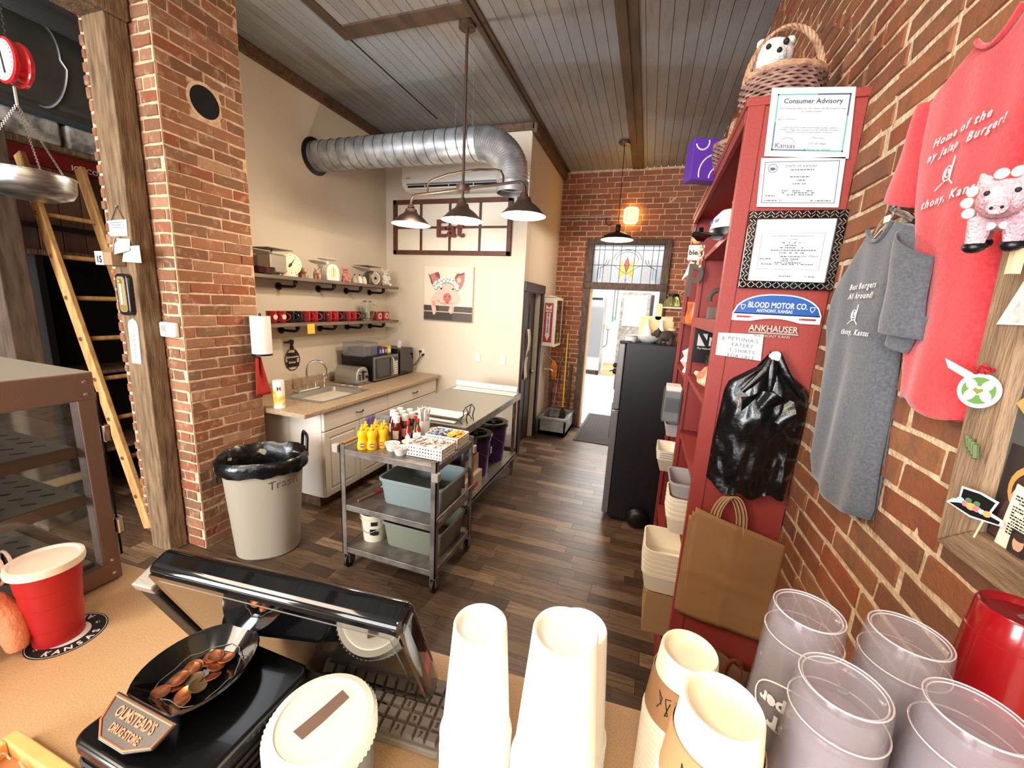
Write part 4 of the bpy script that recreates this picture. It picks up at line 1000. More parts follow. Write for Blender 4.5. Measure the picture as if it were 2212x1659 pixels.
hm = thing('house_salt_box', 'small white box printed with a red house outline in front of the straws', 'box', (-1.40, 2.255, zt), .5)
MB().bx(-.025, .025, -.025, .025, 0, .075).build('carton', M_white, hm, bevel=.002)
MB().tube([(-.02, -.0265, .02), (-.02, -.0265, .045), (0, -.0265, .068), (.02, -.0265, .045), (.02, -.0265, .02)], .0016, 6).build('house_outline', M_rc, hm)
MB().tube([(-.007, -.0265, .02), (-.007, -.0265, .038), (.007, -.0265, .038), (.007, -.0265, .02)], .0013, 6).build('door_outline', M_ink, hm)
wm = thing('white_mug', 'white handled mug beside the straw cup', 'mug', (-1.345, 2.405, zt), -.3)
MB().lathe([(0, 0), (.03, 0), (.036, .01), (.038, .075), (.035, .075), (.033, .01), (0, .008)], 22).build('cup_body', M_white, wm, smooth=50)
MB().tube([(.034 + .024 * sin(a), 0, .04 + .022 * cos(a)) for a in [pi * i / 8 for i in range(9)]], .005, 8).build('handle', M_white, wm, smooth=60)
def ramekin(x, y, lab, fill):
    t = thing('ramekin', lab, 'bowl', (x, y, zt), 0, 'small white bowls on the cart')
    MB().lathe([(0, 0), (.03, 0), (.034, .006), (.046, .045), (.05, .05), (.046, .05), (.042, .044), (.031, .01), (0, .008)], 26).build('bowl', M_white, t, smooth=40)
    mb = MB(); rr = random.Random(int(x * -1000))
    for i in range(26):
        a = rr.uniform(0, 6.28); r = .034 * sqrt(rr.random()); mb.box((0, 0, 0), (.018, .010, .003), 0, T(r * cos(a), r * sin(a), .034 + rr.uniform(0, .016)) @ Matrix.Rotation(rr.uniform(-.7, .7), 4, (cos(a), sin(a), .5)))
    mb.build('packets', fill, t)['kind'] = 'stuff'
M_pack = mat('packet_white', (232, 228, 224), .6); M_packp = mat('packet_mixed', (200, 176, 168), .6, nz=(60, .45, .6), c2=(240, 236, 230))
ramekin(-1.475, 2.085, 'small white bowl of packets right next to the mustard', M_pack)
ramekin(-1.385, 2.045, 'small white bowl at the front edge of the cart top', M_packp)
ramekin(-1.40, 2.165, 'small white bowl squeezed behind the other two beside the basket', M_pack)
def basket(x0, x1, y0, y1, lab, fills):
    t = thing('plastic_basket', lab, 'basket', (0, 0, 0), 0, 'white baskets on the cart'); z = zt; h = .075
    def holes(F, w, nx, nz):
        """a side wall perforated with rows of square holes"""
        mb = MB(); cw = w / (nx * 2 + 1); ch = h / (nz * 2 + 1)
        for j in range(2 * nz + 1):
            if j % 2 == 0: mb.box((w / 2, ch * (j + .5), -.001), (w, ch, .002), 0, F)
            else:
                for i in range(0, 2 * nx + 1, 2): mb.box((cw * (i + .5), ch * (j + .5), -.001), (cw, ch, .002), 0, F)
        return mb.build('perforated_side', M_white, t)
    W = x1 - x0; D = y1 - y0
    holes(F_front(x0, y0, z), W, 12, 3); holes(F_front(x0, y1, z), W, 12, 3)
    holes(frame((x1, y0, z), (0, 1, 0), (0, 0, 1)), D, 7, 3); holes(frame((x0, y0, z), (0, 1, 0), (0, 0, 1)), D, 7, 3)
    MB().bx(x0, x1, y0, y1, z, z + .003).build('base', M_white, t)
    MB().tube([(p[0], p[1], z + h) for p in rrect(x0, y0, x1, y1, .015, 3)], .0045, 6, closed=True).build('rim', M_white, t, smooth=60)
    rr = random.Random(len(lab))
    for k, (a, b, m) in enumerate(fills):
        mb = MB()
        for i in range(110):
            x = rr.uniform(x0 + (x1 - x0) * a + .015, x0 + (x1 - x0) * b - .015); y = rr.uniform(y0 + .015, y1 - .015)
            mb.box((0, 0, 0), (.034, .022, .003), 0, T(x, y, z + h * .75 + rr.uniform(-.02, .02)) @ RZ(rr.uniform(0, 3)) @ RX(rr.uniform(-.5, .5)) @ RY(rr.uniform(-.5, .5)))
        mb.build('packets', m, t)['kind'] = 'stuff'
basket(-1.345, -1.095, 2.05, 2.225, 'white perforated basket of creamer tubs at the cart\'s front right corner', [(0, 1, mat('creamer_mix', (236, 226, 222), .5, nz=(40, .5, .6), c2=(176, 116, 104)))])
basket(-1.345, -1.10, 2.275, 2.45, 'white perforated basket of blue and yellow sugar packets farther back on the cart', [(0, .5, mat('packets_blue', (60, 80, 130), .6, nz=(30, .45, .6), c2=(220, 224, 230))), (.45, 1, mat('packets_yellow', (232, 182, 60), .6, nz=(30, .5, .65), c2=(240, 220, 150)))])

# ================================================================ STEEL TABLE
tb = thing('prep_table', 'long stainless steel prep table with an undershelf', 'table')
tx0, tx1, ty0, ty1 = -1.965, -1.205, 2.62, 3.99
MB().bx(tx0, tx1, ty0, ty1, .885, .90).build('table_top', M_steel, tb)
mb = MB(); mb.bx(tx0, tx1, ty0 - .003, ty0, .835, .90); mb.bx(tx1, tx1 + .003, ty0, ty1, .84, .90); mb.bx(tx0, tx1, ty1, ty1 + .003, .84, .90); mb.bx(tx0 - .003, tx0, ty0, ty1, .84, .90)
mb.build('apron', M_steel2, tb)
for x in (tx0 + .04, tx1 - .04):
    for y in (ty0 + .06, ty1 - .06):
        lg = MB().cyl((x, y, .05), .0195, .82, 16).build('leg', M_steel2, tb, smooth=40)
        MB().lathe([(.021, .19), (.027, .19), (.027, .25), (.021, .25)], 16, 0, T(x, y, 0)).build('shelf_clamp', M_bracket, lg, smooth=40)
        MB().cyl((x, y, 0), .015, .055, 14, r2=.02).build('foot', M_grey, lg, smooth=40)
us = MB().bx(tx0 + .03, tx1 - .0, ty0 + .04, ty1 - .03, .228, .24).build('undershelf', M_steel, tb)
MB().bx(tx1 - .004, tx1, ty0 + .04, ty1 - .03, .205, .24).build('undershelf_lip', M_steel2, us)
# white wrap roll at the far end
wr_ = thing('wrap_roll', 'long white roll of wrap lying along the far edge of the steel table', 'roll')
MB().bx(-1.93, -1.22, 3.90, 3.98, .901, .915).build('white_tray', M_white, wr_, bevel=.005)
MB().tube([(-1.93, 3.935, .948), (-1.22, 3.935, .948)], .032, 20).build('roll', M_paper, wr_, smooth=40)
tag(MB().bx(-1.92, -1.21, 3.80, 3.88, .901, .912).build('white_strip', M_paper, bevel=.004), 'flat white strip of paper lying in front of the wrap roll', 'paper')
# serving boards with black wire rack
bd = thing('serving_platter', 'white rectangular platter resting in a black wire stand on the table\'s near end', 'platter')
MB().bx(-1.70, -1.305, 2.70, 2.86, .935, .947).build('platter', M_white, bd, bevel=.006)
MB().bx(-1.71, -1.32, 2.66, 2.72, .903, .915).build('lower_board', M_white, bd, bevel=.005)
for y in (2.69, 2.87): MB().tube([(-1.72, y, .90), (-1.72, y, .928), (-1.29, y, .928), (-1.27, y, .90)], .0045, 6).build('stand_rail', M_black, bd, smooth=60)
for y in (2.72, 2.84): MB().tube([(-1.30, y, .928), (-1.275, y, .96), (-1.27, y - .01, 1.0), (-1.25, y - .02, 1.035), (-1.235, y - .0, 1.0), (-1.25, y, .94), (-1.24, y, .902)], .0045, 6).build('stand_hook', M_black, bd, smooth=60)
MB().tube([(-1.25, 2.70, 1.035), (-1.25, 2.82, 1.035)], .0045, 6).build('stand_crossbar', M_black, bd)
# buckets under the table
M_purp = mat('bucket_purple', (66, 36, 110), .4)
def pbucket(x, y, lab):
    t = thing('purple_bucket', lab, 'bucket', (x, y, .2405), 0, 'purple buckets under the table')
    MB().lathe([(0, 0), (.125, 0), (.145, .33), (.152, .332), (.152, .345), (.146, .35), (.148, .372), (0, .372)], 32).build('bucket_body', M_purp, t, smooth=35)
    MB().lathe([(0, .388), (.105, .388), (.112, .402), (.158, .404), (.164, .395), (.164, .365), (.158, .36), (.150, .37), (0, .372)], 32).build('lid', M_black, t, smooth=35)
    for a in (0, pi / 2): MB().bx(-.10, .10, -.018, .018, .388, .412, M=RZ(a + .5)).build('lid_rib', M_rubber, t, bevel=.004)
    MB().tube([(.152 * cos(a) * 1.02, .152 * sin(a) * 1.02, .30 - .10 * sin((a + 1.2) / 2.2 * pi)) for a in [-1.2 + 2.2 * i / 12 for i in range(13)]], .002, 6).build('wire_handle', M_steel2, t)
    MB().cyl((.157, .02, .215), .008, .06, 10).build('grip', M_white, t, smooth=40)
pbucket(-1.41, 3.28, 'purple bucket with a black screw lid, nearer one under the table')
pbucket(-1.40, 3.70, 'purple bucket with a black screw lid, farther one under the table')
def carton(x0, x1, y0, y1, z0, z1, lab, m, txt=None, tcol=None, nm='cardboard_box'):
    t = thing(nm, lab, 'box')
    MB().bx(x0, x1, y0, y1, z0, z1).build('carton', m, t, bevel=.002)
    MB().bx(x0, x1, (y0 + y1) / 2 - .02, (y0 + y1) / 2 + .02, z1 - .0005, z1 + .0006).build('tape', mat('tape_tan', (196, 170, 130), .3), t)
    if txt: text(txt, F_left(x1 + .0008, (y0 + y1) / 2, z0 + (z1 - z0) * .3), (z1 - z0) * .42, tcol, t, bold=.001)
    return t
M_cardw = mat('card_white', (222, 204, 176), .75); M_cardb = mat('card_brown', (176, 138, 100), .8, bump=(30, .1))
carton(-1.62, -1.235, 2.68, 3.06, .2405, .40, 'white cardboard box with red print at the near end of the undershelf', M_cardw, 'Bargain', mat('print_red', (186, 50, 36), .7))
carton(-1.60, -1.27, 2.70, 3.05, .4008, .545, 'tan cardboard box stacked on the white one under the table', mat('card_tan', (206, 176, 140), .8), 'fries', mat('print_dark', (90, 64, 50), .8))
carton(-1.60, -1.28, 2.72, 3.02, .5455, .68, 'dark blue cardboard box on top of the stack under the table', mat('card_navy', (40, 40, 86), .5), 'cups', M_tag_)
carton(-1.93, -1.65, 2.70, 3.0, .2405, .56, 'blue and white carton behind the stack of boxes under the table', mat('card_bluewhite', (60, 90, 160), .5, nz=(6, .48, .52), c2=(210, 222, 236)))
sb = thing('steel_waste_bin', 'small steel waste bin on the floor under the table\'s near end', 'waste bin', (-1.29, 2.66, 0))
MB().lathe([(0, 0), (.09, 0), (.115, .185), (.12, .19), (.12, .2), (.11, .195), (.086, .01), (0, .008)], 28).build('bin_body', M_steel2, sb, smooth=40)
MB().lathe([(.112, .19), (.09, .05), (0, .04)], 28).build('liner', M_black, sb, smooth=60)
# towel on the cabinet door
tw = MB(); tw.grid(lambda u, v: (-2.44 + .008 * sin(u * 14), 3.03 + .13 * u, .70 - .20 * v), 12, 6)
tag(tw.build('purple_towel', mat('cloth_lilac', (120, 104, 170), .9), solid=.004, smooth=80), 'lilac towel hanging over a cabinet door behind the cart', 'towel')

# ================================================================ PASSAGE, DOORWAY, KITCHEN BEYOND
d1 = thing('door_1', None, None); d1['kind'] = 'structure'
for (a, b, c, d) in ((4.52, 4.62, 0, 1.99), (5.28, 5.38, 0, 1.99)): MB().bx(-1.40, -1.368, a, b, c, d).build('jamb', M_darkw, d1, bevel=.004)
MB().bx(-1.405, -1.36, 4.505, 5.395, 1.99, 2.10).build('head', M_darkw, d1, bevel=.005)
lf = MB().bx(-1.50, -1.46, 4.63, 5.27, .01, 1.985).build('door_leaf', M_darkw, d1, bevel=.003)
for (a, b) in ((.15, .85), (.98, 1.85)):
    for (c, d) in ((4.72, 4.92), (4.99, 5.19)): MB().bx(-1.462, -1.452, c, d, a, b).build('door_panel', M_darkw, lf, bevel=.006)
MB().sphere((-1.44, 5.22, .95), .024, 12, 8).build('door_knob', M_chrome, lf, smooth=60)
ap = MB(); ap.grid(lambda u, v: (-1.352 + .012 * sin(v * 7), 4.60 + .10 * u + .02 * sin(v * 5), 1.55 - .62 * v), 4, 12)
tag(ap.build('hanging_apron', mat('apron_mix', (222, 210, 190), .9, nz=(5, .52, .56), c2=(120, 50, 40)), solid=.004, smooth=80), 'long narrow cloth hanging on the dark passage door casing', 'cloth')

fe = thing('extinguisher_cabinet', 'white fire extinguisher cabinet with a red FIRE EXTINGUISHER sign and glass front', 'cabinet')
M_cabw = mat('cabinet_cream', (232, 222, 200), .4)
mb = MB(); mb.bx(-1.388, -1.21, 5.42, 5.428, 1.28, 1.96); mb.bx(-1.388, -1.21, 5.842, 5.85, 1.28, 1.96); mb.bx(-1.388, -1.21, 5.42, 5.85, 1.28, 1.29); mb.bx(-1.388, -1.21, 5.42, 5.85, 1.95, 1.96); mb.bx(-1.388, -1.38, 5.42, 5.85, 1.28, 1.96)
mb.build('case', M_cabw, fe, bevel=.002)
mb = MB(); mb.bx(-1.212, -1.20, 5.42, 5.455, 1.28, 1.96); mb.bx(-1.212, -1.20, 5.815, 5.85, 1.28, 1.96); mb.bx(-1.212, -1.20, 5.455, 5.815, 1.28, 1.32); mb.bx(-1.212, -1.20, 5.455, 5.815, 1.92, 1.96)
dr = mb.build('door', M_cabw, fe, bevel=.002)
MB().bx(-1.208, -1.204, 5.455, 5.815, 1.32, 1.92).build('pane', M_glassc, dr)
MB().prism([(1.955, -1.388), (1.955, -1.20), (1.985, -1.30)], 5.42, 5.85, 0, Matrix(((0, 1, 0, 0), (0, 0, 1, 0), (1, 0, 0, 0), (0, 0, 0, 1)))).build('top_cap', M_cabw, fe)
MB().lathe([(0, 0), (.055, 0), (.06, .02), (.06, .36), (.03, .42), (.012, .45), (0, .46)], 20, 0, T(-1.30, 5.64, 1.295)).build('extinguisher', mat('extinguisher_red', (176, 24, 22), .3), fe, smooth=50)
M_signred = mat('sign_red', (168, 24, 26), .5)
mb = MB(F_front(-1.375, 5.4195, 1.33)); mb.sheet(rect(0, 0, .145, .56), .0004, 0); mb.sheet(rect(.012, .012, .133, .548), .0006, 1)
mb.sheet([(.045, .12), (.035, .12), (.0725, .03), (.11, .12), (.10, .12), (.10, .42), (.045, .42)], .0008, 0); mb.sheet([(.03, .43), (.115, .43), (.115, .53), (.0725, .49), (.03, .53)], .0008, 0)
mb.build('sign_board', [M_paper, M_signred], fe)
text('FIRE', F_front(-1.3025, 5.418, 1.775), .042, M_signred, fe, bold=.001)
text('E\nX\nT\nI\nN\nG\nU\nI\nS\nH\nE\nR', F_front(-1.3025, 5.418, 1.732), .030, M_ink, fe, bold=.0012, line=.78)

ms = thing('mop_sink', 'grey steel floor-standing mop sink in the passage corner', 'mop sink')
M_zinc = mat('zinc_grey', (176, 176, 176), .5, .5, nz=(5, .35, .7), c2=(116, 118, 122))
mb = MB(); X0, X1, Y0, Y1, h = -1.345, -.945, 5.42, 6.04, .262
mb.bx(X0, X1, Y0, Y0 + .03, 0, h); mb.bx(X0, X1, Y1 - .03, Y1, 0, h); mb.bx(X0, X0 + .03, Y0, Y1, 0, h); mb.bx(X1 - .03, X1, Y0, Y1, 0, h); mb.bx(X0, X1, Y0, Y1, 0, .07)
mb.build('basin', M_zinc, ms, bevel=.004)
mb = MB(); mb.bx(X0 - .008, X1 + .008, Y0 - .008, Y0 + .05, h - .035, h + .004); mb.bx(X0 - .008, X1 + .008, Y1 - .05, Y1 + .004, h - .035, h + .004); mb.bx(X0 - .008, X0 + .04, Y0 + .05, Y1 - .05, h - .035, h + .004); mb.bx(X1 - .04, X1 + .008, Y0 + .05, Y1 - .05, h - .035, h + .004)
mb.build('rim', M_zinc, ms, bevel=.006)
fa = thing('mop_faucet', 'wall faucet with cross handles above the mop sink', 'faucet')
MB().tube([(-1.385, 5.75, .92), (-1.30, 5.75, .92), (-1.26, 5.75, .90), (-1.25, 5.75, .87)], .014, 10).build('spout', M_chrome, fa, smooth=60)
for y in (5.67, 5.83):
    hd = MB().cyl((0, 0, 0), .014, .06, 12, M=T(-1.385, y, .93) @ RY(pi / 2)).build('valve', M_chrome, fa, smooth=40)
    for a in (0, pi / 2): MB().tube([(-1.32, y - .032 * cos(a), .93 - .032 * sin(a)), (-1.32, y + .032 * cos(a), .93 + .032 * sin(a))], .006, 8).build('cross_handle', M_chrome, hd, smooth=60)
def pole(nm, lab, p0, p1, r, m, cat):
    t = thing(nm, lab, cat); MB().tube([p0, p1], r, 10).build('pole', m, t, smooth=60); return t
ml_ = pole('yellow_mop', 'yellow-handled mop leaning in the passage corner', (-1.10, 5.93, .30), (-1.13, 6.05, 1.45), .012, mat('mop_yellow', (236, 208, 60), .4), 'mop')
mb = MB()
for i in range(16):
    a = 2 * pi * i / 16; mb.tube([(-1.10, 5.93, .33), (-1.10 + .03 * cos(a), 5.92 + .03 * sin(a), .25), (-1.10 + .055 * cos(a), 5.92 + .05 * sin(a), .09)], .006, 5)
mb.build('mop_strings', mat('mop_dark', (58, 50, 46), .9), ml_)['kind'] = 'stuff'
m2 = pole('grey_mop', 'grey metal-handled squeegee mop with black strings leaning beside the yellow mop', (-1.23, 5.80, .20), (-1.20, 6.03, 1.08), .010, M_steel2, 'mop')
MB().box((-1.23, 5.79, .16), (.14, .03, .05)).build('mop_head', M_black, m2, bevel=.004)
m3 = pole('duster', 'orange feather duster hanging by its handle from the wall above the mop sink', (-1.375, 5.62, 1.17), (-1.26, 5.76, 1.04), .009, M_steel, 'duster')
mb = MB(); rr = random.Random(4)
for i in range(12): a = 2 * pi * i / 12; mb.tube([(-1.26, 5.76, 1.05), (-1.25 + .035 * cos(a), 5.77 + .035 * sin(a), .97 + rr.uniform(-.02, .02)), (-1.24 + .025 * cos(a), 5.78 + .025 * sin(a), .80 + rr.uniform(-.05, .03))], [.012, .020, .006], 6)
mb.build('duster_cloth', mat('duster_orange', (206, 120, 46), .9), m3)['kind'] = 'stuff'
for k, x in enumerate((-1.33, -1.045)):
    t = MB().bx(x - .02, x + .02, 6.05, 6.085, .0 if 0 else .27, .98).build('wall_slat', M_greyw, bevel=.003); tag(t, ('left', 'right')[k] + '-hand narrow board standing against the brick behind the mop sink', 'board', 'boards behind the mop sink')

# door frame and stained glass over the doorway
d2 = thing('door_2', None, None); d2['kind'] = 'structure'
MB().bx(-.955, -.865, 6.04, 6.30, 0, 2.17).build('jamb', M_greyw, d2, bevel=.006)
MB().bx(.115, .20, 6.04, 6.30, 0, 2.17).build('jamb', M_greyw, d2, bevel=.006)
MB().bx(-.868, -.845, 6.08, 6.30, 0, 2.17).build('door_stop', mat('stop_tan', (176, 138, 92), .6), d2)
MB().bx(-.965, .205, 6.02, 6.30, 2.125, 2.215).build('transom_bar', M_greyw, d2, bevel=.01)
w1 = thing('window_1', None, None); w1['kind'] = 'structure'
for b in ((-.955, -.855, 2.215, 2.82), (.105, .20, 2.215, 2.82), (-.855, .105, 2.745, 2.82)): MB().bx(b[0], b[1], 6.03, 6.28, b[2], b[3]).build('window_frame', M_greyw, w1, bevel=.008)
FG = F_front(-.855, 6.10, 2.215); GW, GH = .96, .53
M_sg = {}
def sg(n, c, e=.0, rough=.25): return mat('glass_' + n, c, rough, trans=.45, ior=1.3, bump=(40, .3))
M_milk = sg('milky', (206, 212, 222)); M_tex = sg('rippled', (170, 180, 190), rough=.45); M_gred = sg('red', (190, 30, 14)); M_gyel = sg('yellow', (236, 206, 90)); M_gblue = sg('blue', (90, 170, 216)); M_lb = sg('pale_blue', (206, 222, 240))
def gl(poly, m): MB(FG).prism([(x * GW, y * GH) for x, y in poly], -.003, .003).build('pane', m, w1)
vx = [.0, .085, .16, .28, .40, .60, .72, .85, .93, 1.0]
for i in range(9):
    for (a, b) in ((0, .46), (.47, .86), (.87, 1)):
        m = M_tex if i in (0, 8) or a == .87 else (M_lb if (b == .46 and i % 2) else M_milk)
        if i == 4 and a < .87: continue
        gl(rect(vx[i] + .003, a + .004, vx[i + 1] - .003, b), m)
cxp = .5
gl([(.5, .30), (.465, .50), (.5, .70), (.535, .50)], M_gred)
gl([(.403, .004), (.597, .004), (.597, .13), (.515, .20), (.5, .28), (.485, .20), (.403, .13)], M_milk)
gl([(.403, .14), (.48, .22), (.495, .30), (.46, .495), (.44, .56), (.403, .60)], M_gyel); gl([(.597, .14), (.52, .22), (.505, .30), (.54, .495), (.56, .56), (.597, .60)], M_gyel)
gl([(.403, .62), (.45, .56), (.467, .53), (.49, .69), (.497, .86), (.403, .86)], M_milk); gl([(.597, .62), (.55, .56), (.533, .53), (.51, .69), (.503, .86), (.597, .86)], M_milk)
M_lead = mat('lead_came', (62, 64, 70), .5, .6)
mb = MB(FG)
def came(p, r=.005): mb.tube([(x * GW, y * GH, 0) for x, y in p], r, 4)
for v in vx: came([(v, 0), (v, 1)])
came([(0, .465), (1, .465)]); came([(0, .865), (1, .865)])
came([(.5 + .2 * cos(a), .62 + .26 * sin(a)) for a in [pi * i / 16 for i in range(17)]]); came([(.5 + .16 * cos(a), .60 + .22 * sin(a)) for a in [pi * i / 16 for i in range(17)]])
for i in range(1, 16): a = pi * i / 16; came([(.5 + .2 * cos(a), .62 + .26 * sin(a)), (.5 + .16 * cos(a), .60 + .22 * sin(a))], .002)
came([(.5, .30), (.465, .50), (.5, .70), (.535, .50), (.5, .30)]); came([(.30, .48), (.5, .24), (.70, .48)]); came([(.5, .30), (.5, 0)])
for s_ in (0, 1):
    f = (lambda x: x) if not s_ else (lambda x: 1 - x)
    came([(f(.08 + .12 * cos(a)), .62 - .24 * sin(a)) for a in [pi / 2 * i / 10 for i in range(11)]] + [(f(.08), .1)]); came([(f(.12 + .12 * cos(a)), .62 - .20 * sin(a)) for a in [pi / 2 * i / 10 for i in range(11)]] + [(f(.12), .1)])
    for i in range(9): came([(f(.08), .06 + i * .04), (f(.12), .06 + i * .04)], .002)
mb.build('lead_lines', M_lead, w1)['kind'] = 'stuff'
MB(FG).prism([(.5 * GW + .012 * cos(a), .09 * GH + .02 * sin(a)) for a in [2 * pi * i / 12 for i in range(12)]], .0035, .006).build('pane', M_gblue, w1)

# kitchen beyond
M_kw = mat('kitchen_white', (236, 234, 230), .6); M_tile = varied('floor_tile_white', [(232, 230, 226), (240, 238, 234), (226, 224, 220)], .35)
kf = struct('floor_kitchen', MB().bx(-2.4, 2.0, 6.1, 12.1, -.12, -.012), mat('grout_grey', (150, 146, 140), .9))
tl = []; UBt = unit_box(M_tile, 'tile')
for i in range(11):
    for j in range(14):
        tl.append((T(-2.2 + i * .40 + .2, 6.32 + j * .42 + .2, -.008) @ Matrix.Diagonal((.394, .414, .012, 1)), .16))
pieces('tile', kf, tl, [UBt], M_tile, 300)
struct('wall_kitchen_back', MB().bx(-2.4, 2.0, 12.0, 12.1, 0, 3.2), M_kw)
struct('wall_kitchen_left', MB().bx(-2.5, -2.4, 6.3, 12.1, 0, 3.2), M_kw)
struct('wall_kitchen_right', MB().bx(2.0, 2.1, 6.3, 12.1, 0, 3.2), M_kw)
struct('ceiling_kitchen', MB().bx(-2.4, 2.0, 6.3, 12.1, 3.2, 3.3), M_kw)
ck = thing('upright_cooler', 'tall stainless upright cooler with a dark control strip in the kitchen beyond', 'cooler')
MB().bx(-1.95, -1.17, 11.3, 11.95, .14, 2.20).build('cabinet_shell', M_steel, ck, bevel=.01)
MB().bx(-1.94, -1.18, 11.27, 11.30, .52, 1.90).build('door', mat('cooler_door', (118, 122, 128), .4, .6), ck, bevel=.008)
MB().bx(-1.94, -1.18, 11.26, 11.30, 1.93, 2.20).build('header_panel', M_white, ck, bevel=.006)
MB().bx(-1.92, -1.22, 11.25, 11.262, 2.08, 2.15).build('control_strip', M_black, ck)
for i in range(7): MB().bx(-1.92, -1.2, 11.262, 11.30, .16 + i * .047, .19 + i * .047).build('louvre', M_white, ck)
for x in (-1.9, -1.22): MB().cyl((x, 11.4, 0), .04, .14, 12).build('foot', M_black, ck)
MB(F_front(-1.62, 11.265, 1.25)).sheet([(0, -.13), (.12, 0), (0, .13), (-.12, 0)], 0).build('notice', M_paper, ck)
kd = thing('foil_covered_door', 'kitchen door covered with crinkled silvery sheeting', 'door')
MB().bx(-.78, -.0, 11.86, 11.95, 0, 2.35).build('door_slab', M_steel2, kd)
mb = MB(); rr = random.Random(12); gg = {}
def fz(i, j):
    return gg.setdefault((i, j), rr.uniform(0, .03))
mb.grid(lambda u, v: (-.70 + .62 * u, 11.85 - fz(round(u * 10), round(v * 14)), 1.42 + .85 * v), 10, 14); mb.build('foil_sheet', mat('foil', (236, 236, 236), .3, .35), kd, smooth=30)
MB().bx(.02, .10, 11.85, 11.95, .9, 2.3).build('strut', M_black, kd)
for k, x in enumerate((-.98, -.90)):
    t = MB().tube([(x, 11.96, 2.9), (x, 11.96, 1.55 if k else 1.50)], .014, 8).build('conduit', M_grey, smooth=60); tag(t, ('left', 'right')[k] + ' one of two thin pipes running down the kitchen wall', 'pipe', 'kitchen wall pipes')
t = MB().tube([(-1.07, 11.96, 1.30), (-1.07, 11.96, .86), (-1.12, 11.96, .78), (-1.25, 11.96, .74)], .014, 8).build('conduit', M_grey, smooth=60); tag(t, 'bent thin pipe leading from the kitchen outlet to the cooler', 'pipe', 'kitchen wall pipes')
t = MB().bx(-1.12, -.98, 11.93, 12, 1.28, 1.40).build('outlet_box', M_bracket, bevel=.01); tag(t, 'grey electrical box on the white kitchen wall', 'box')
t = MB().bx(-1.27, -1.22, 11.97, 12, 1.40, 1.50).build('wall_switch', M_black, bevel=.005); tag(t, 'small dark switch on the kitchen wall beside the cooler', 'switch')
t = MB().tube([(-.955, 11.95, 1.52), (-.955, 11.95, 1.66)], .025, 8).build('green_valve', mat('valve_green', (80, 190, 130), .4), smooth=60); tag(t, 'small green fitting on the kitchen pipes', 'fitting')
t = thing('kitchen_carton', 'small brown box on the tiled kitchen floor beside the cooler', 'box'); MB().bx(-1.08, -.78, 11.4, 11.75, .0, .32).build('carton', mat('card_brown', (176, 138, 100), .8), t, bevel=.004); MB().bx(-1.081, -.779, 11.398, 11.4, .20, .22).build('tape', M_cardw, t)
mt = thing('door_mat', 'dark ribbed rubber mat on the floor in the doorway', 'mat')
MB().bx(-.82, .0, 5.38, 6.98, .001, .012).build('mat_base', mat('mat_dark', (66, 62, 60), .85, bump=(80, .4)), mt, bevel=.003)
mb = MB()
for i in range(52): mb.bx(-.79, -.03, 5.41 + i * .03, 5.423 + i * .03, .012, .0155)
mb.build('ribs', mat('mat_dark2', (74, 70, 68), .85), mt)['kind'] = 'stuff'
# lit glass wall sign / lantern on the back wall
sg_ = thing('wall_lantern', 'small glowing amber wall lantern on the brick above the doorway', 'lantern')
M_glow = mat('lantern_glow', (255, 196, 70), .3, emit=((255, 176, 50), 3.0)); M_glow2 = mat('lantern_tube', (255, 240, 150), .3, emit=((255, 226, 110), 7))
MB().tube([(p[0] - .385, 6.03, p[1] + 3.12) for p in rrect(-.085, -.10, .085, .10, .04, 4)], .013, 8, closed=True).build('neon_outline', M_glow2, sg_, smooth=60)
for dx in (-.03, .03): MB().tube([(-.385 + dx, 6.03, 3.06), (-.385 + dx, 6.03, 3.19)], .010, 8).build('neon_tube', M_glow2, sg_, smooth=60)
MB().bx(-.46, -.31, 6.055, 6.075, 3.03, 3.21).build('back_plate', M_glow, sg_, bevel=.01)
t = MB().tube([(-1.385, 6.07, 3.115), (-.48, 6.07, 3.115)], .009, 8).build('wall_conduit', M_bracket, smooth=60); tag(t, 'thin pipe running along the brick to the amber lantern', 'pipe')
t = MB().tube([(-.72, 6.07, 3.10), (-.72, 6.02, 3.05), (-.70, 6.01, 3.0), (-.65, 6.01, 2.99), (-.63, 6.03, 3.04)], .007, 6).build('wall_hook', M_iron, smooth=60); tag(t, 'small iron hook in the brick left of the lantern', 'hook')

# ================================================================ FRIDGE
fg = thing('refrigerator', 'black two-door refrigerator standing beside the red shelving', 'refrigerator')
M_fr_ = mat('fridge_black', (26, 24, 26), .38, bump=(300, .06))
MB().bx(-.145, .50, 3.385, 4.03, .03, 1.575).build('cabinet_shell', M_fr_, fg, bevel=.006)
M_frd = mat('fridge_door_steel', (128, 124, 126), .4, .5)
MB().bx(-.205, -.15, 3.392, 4.02, .05, .985).build('door', M_frd, fg, bevel=.008)
MB().bx(-.205, -.15, 3.392, 4.02, 1.005, 1.565).build('door', M_frd, fg, bevel=.008)
MB().bx(-.20, -.11, 3.388, 3.45, 1.567, 1.588).build('hinge_cover', M_black, fg, bevel=.004)
MB().tube([(-.20, 3.388, .995), (-.15, 3.38, .995), (-.145, 3.385, 1.0)], .006, 8).build('middle_hinge', M_chrome, fg, smooth=60)
for z0_, z1_ in ((.55, .95), (1.05, 1.4)): MB().tube([(-.205, 3.96, z0_), (-.24, 3.96, z0_ + .02), (-.24, 3.96, z1_ - .02), (-.205, 3.96, z1_)], .009, 8).build('handle', M_frd, fg, smooth=60)
MB().bx(-.12, .48, 3.40, 4.0, .0, .03).build('plinth', M_black, fg)
mg_ = thing('magnetic_clip', 'small black magnetic clip sticking out from the fridge door', 'clip')
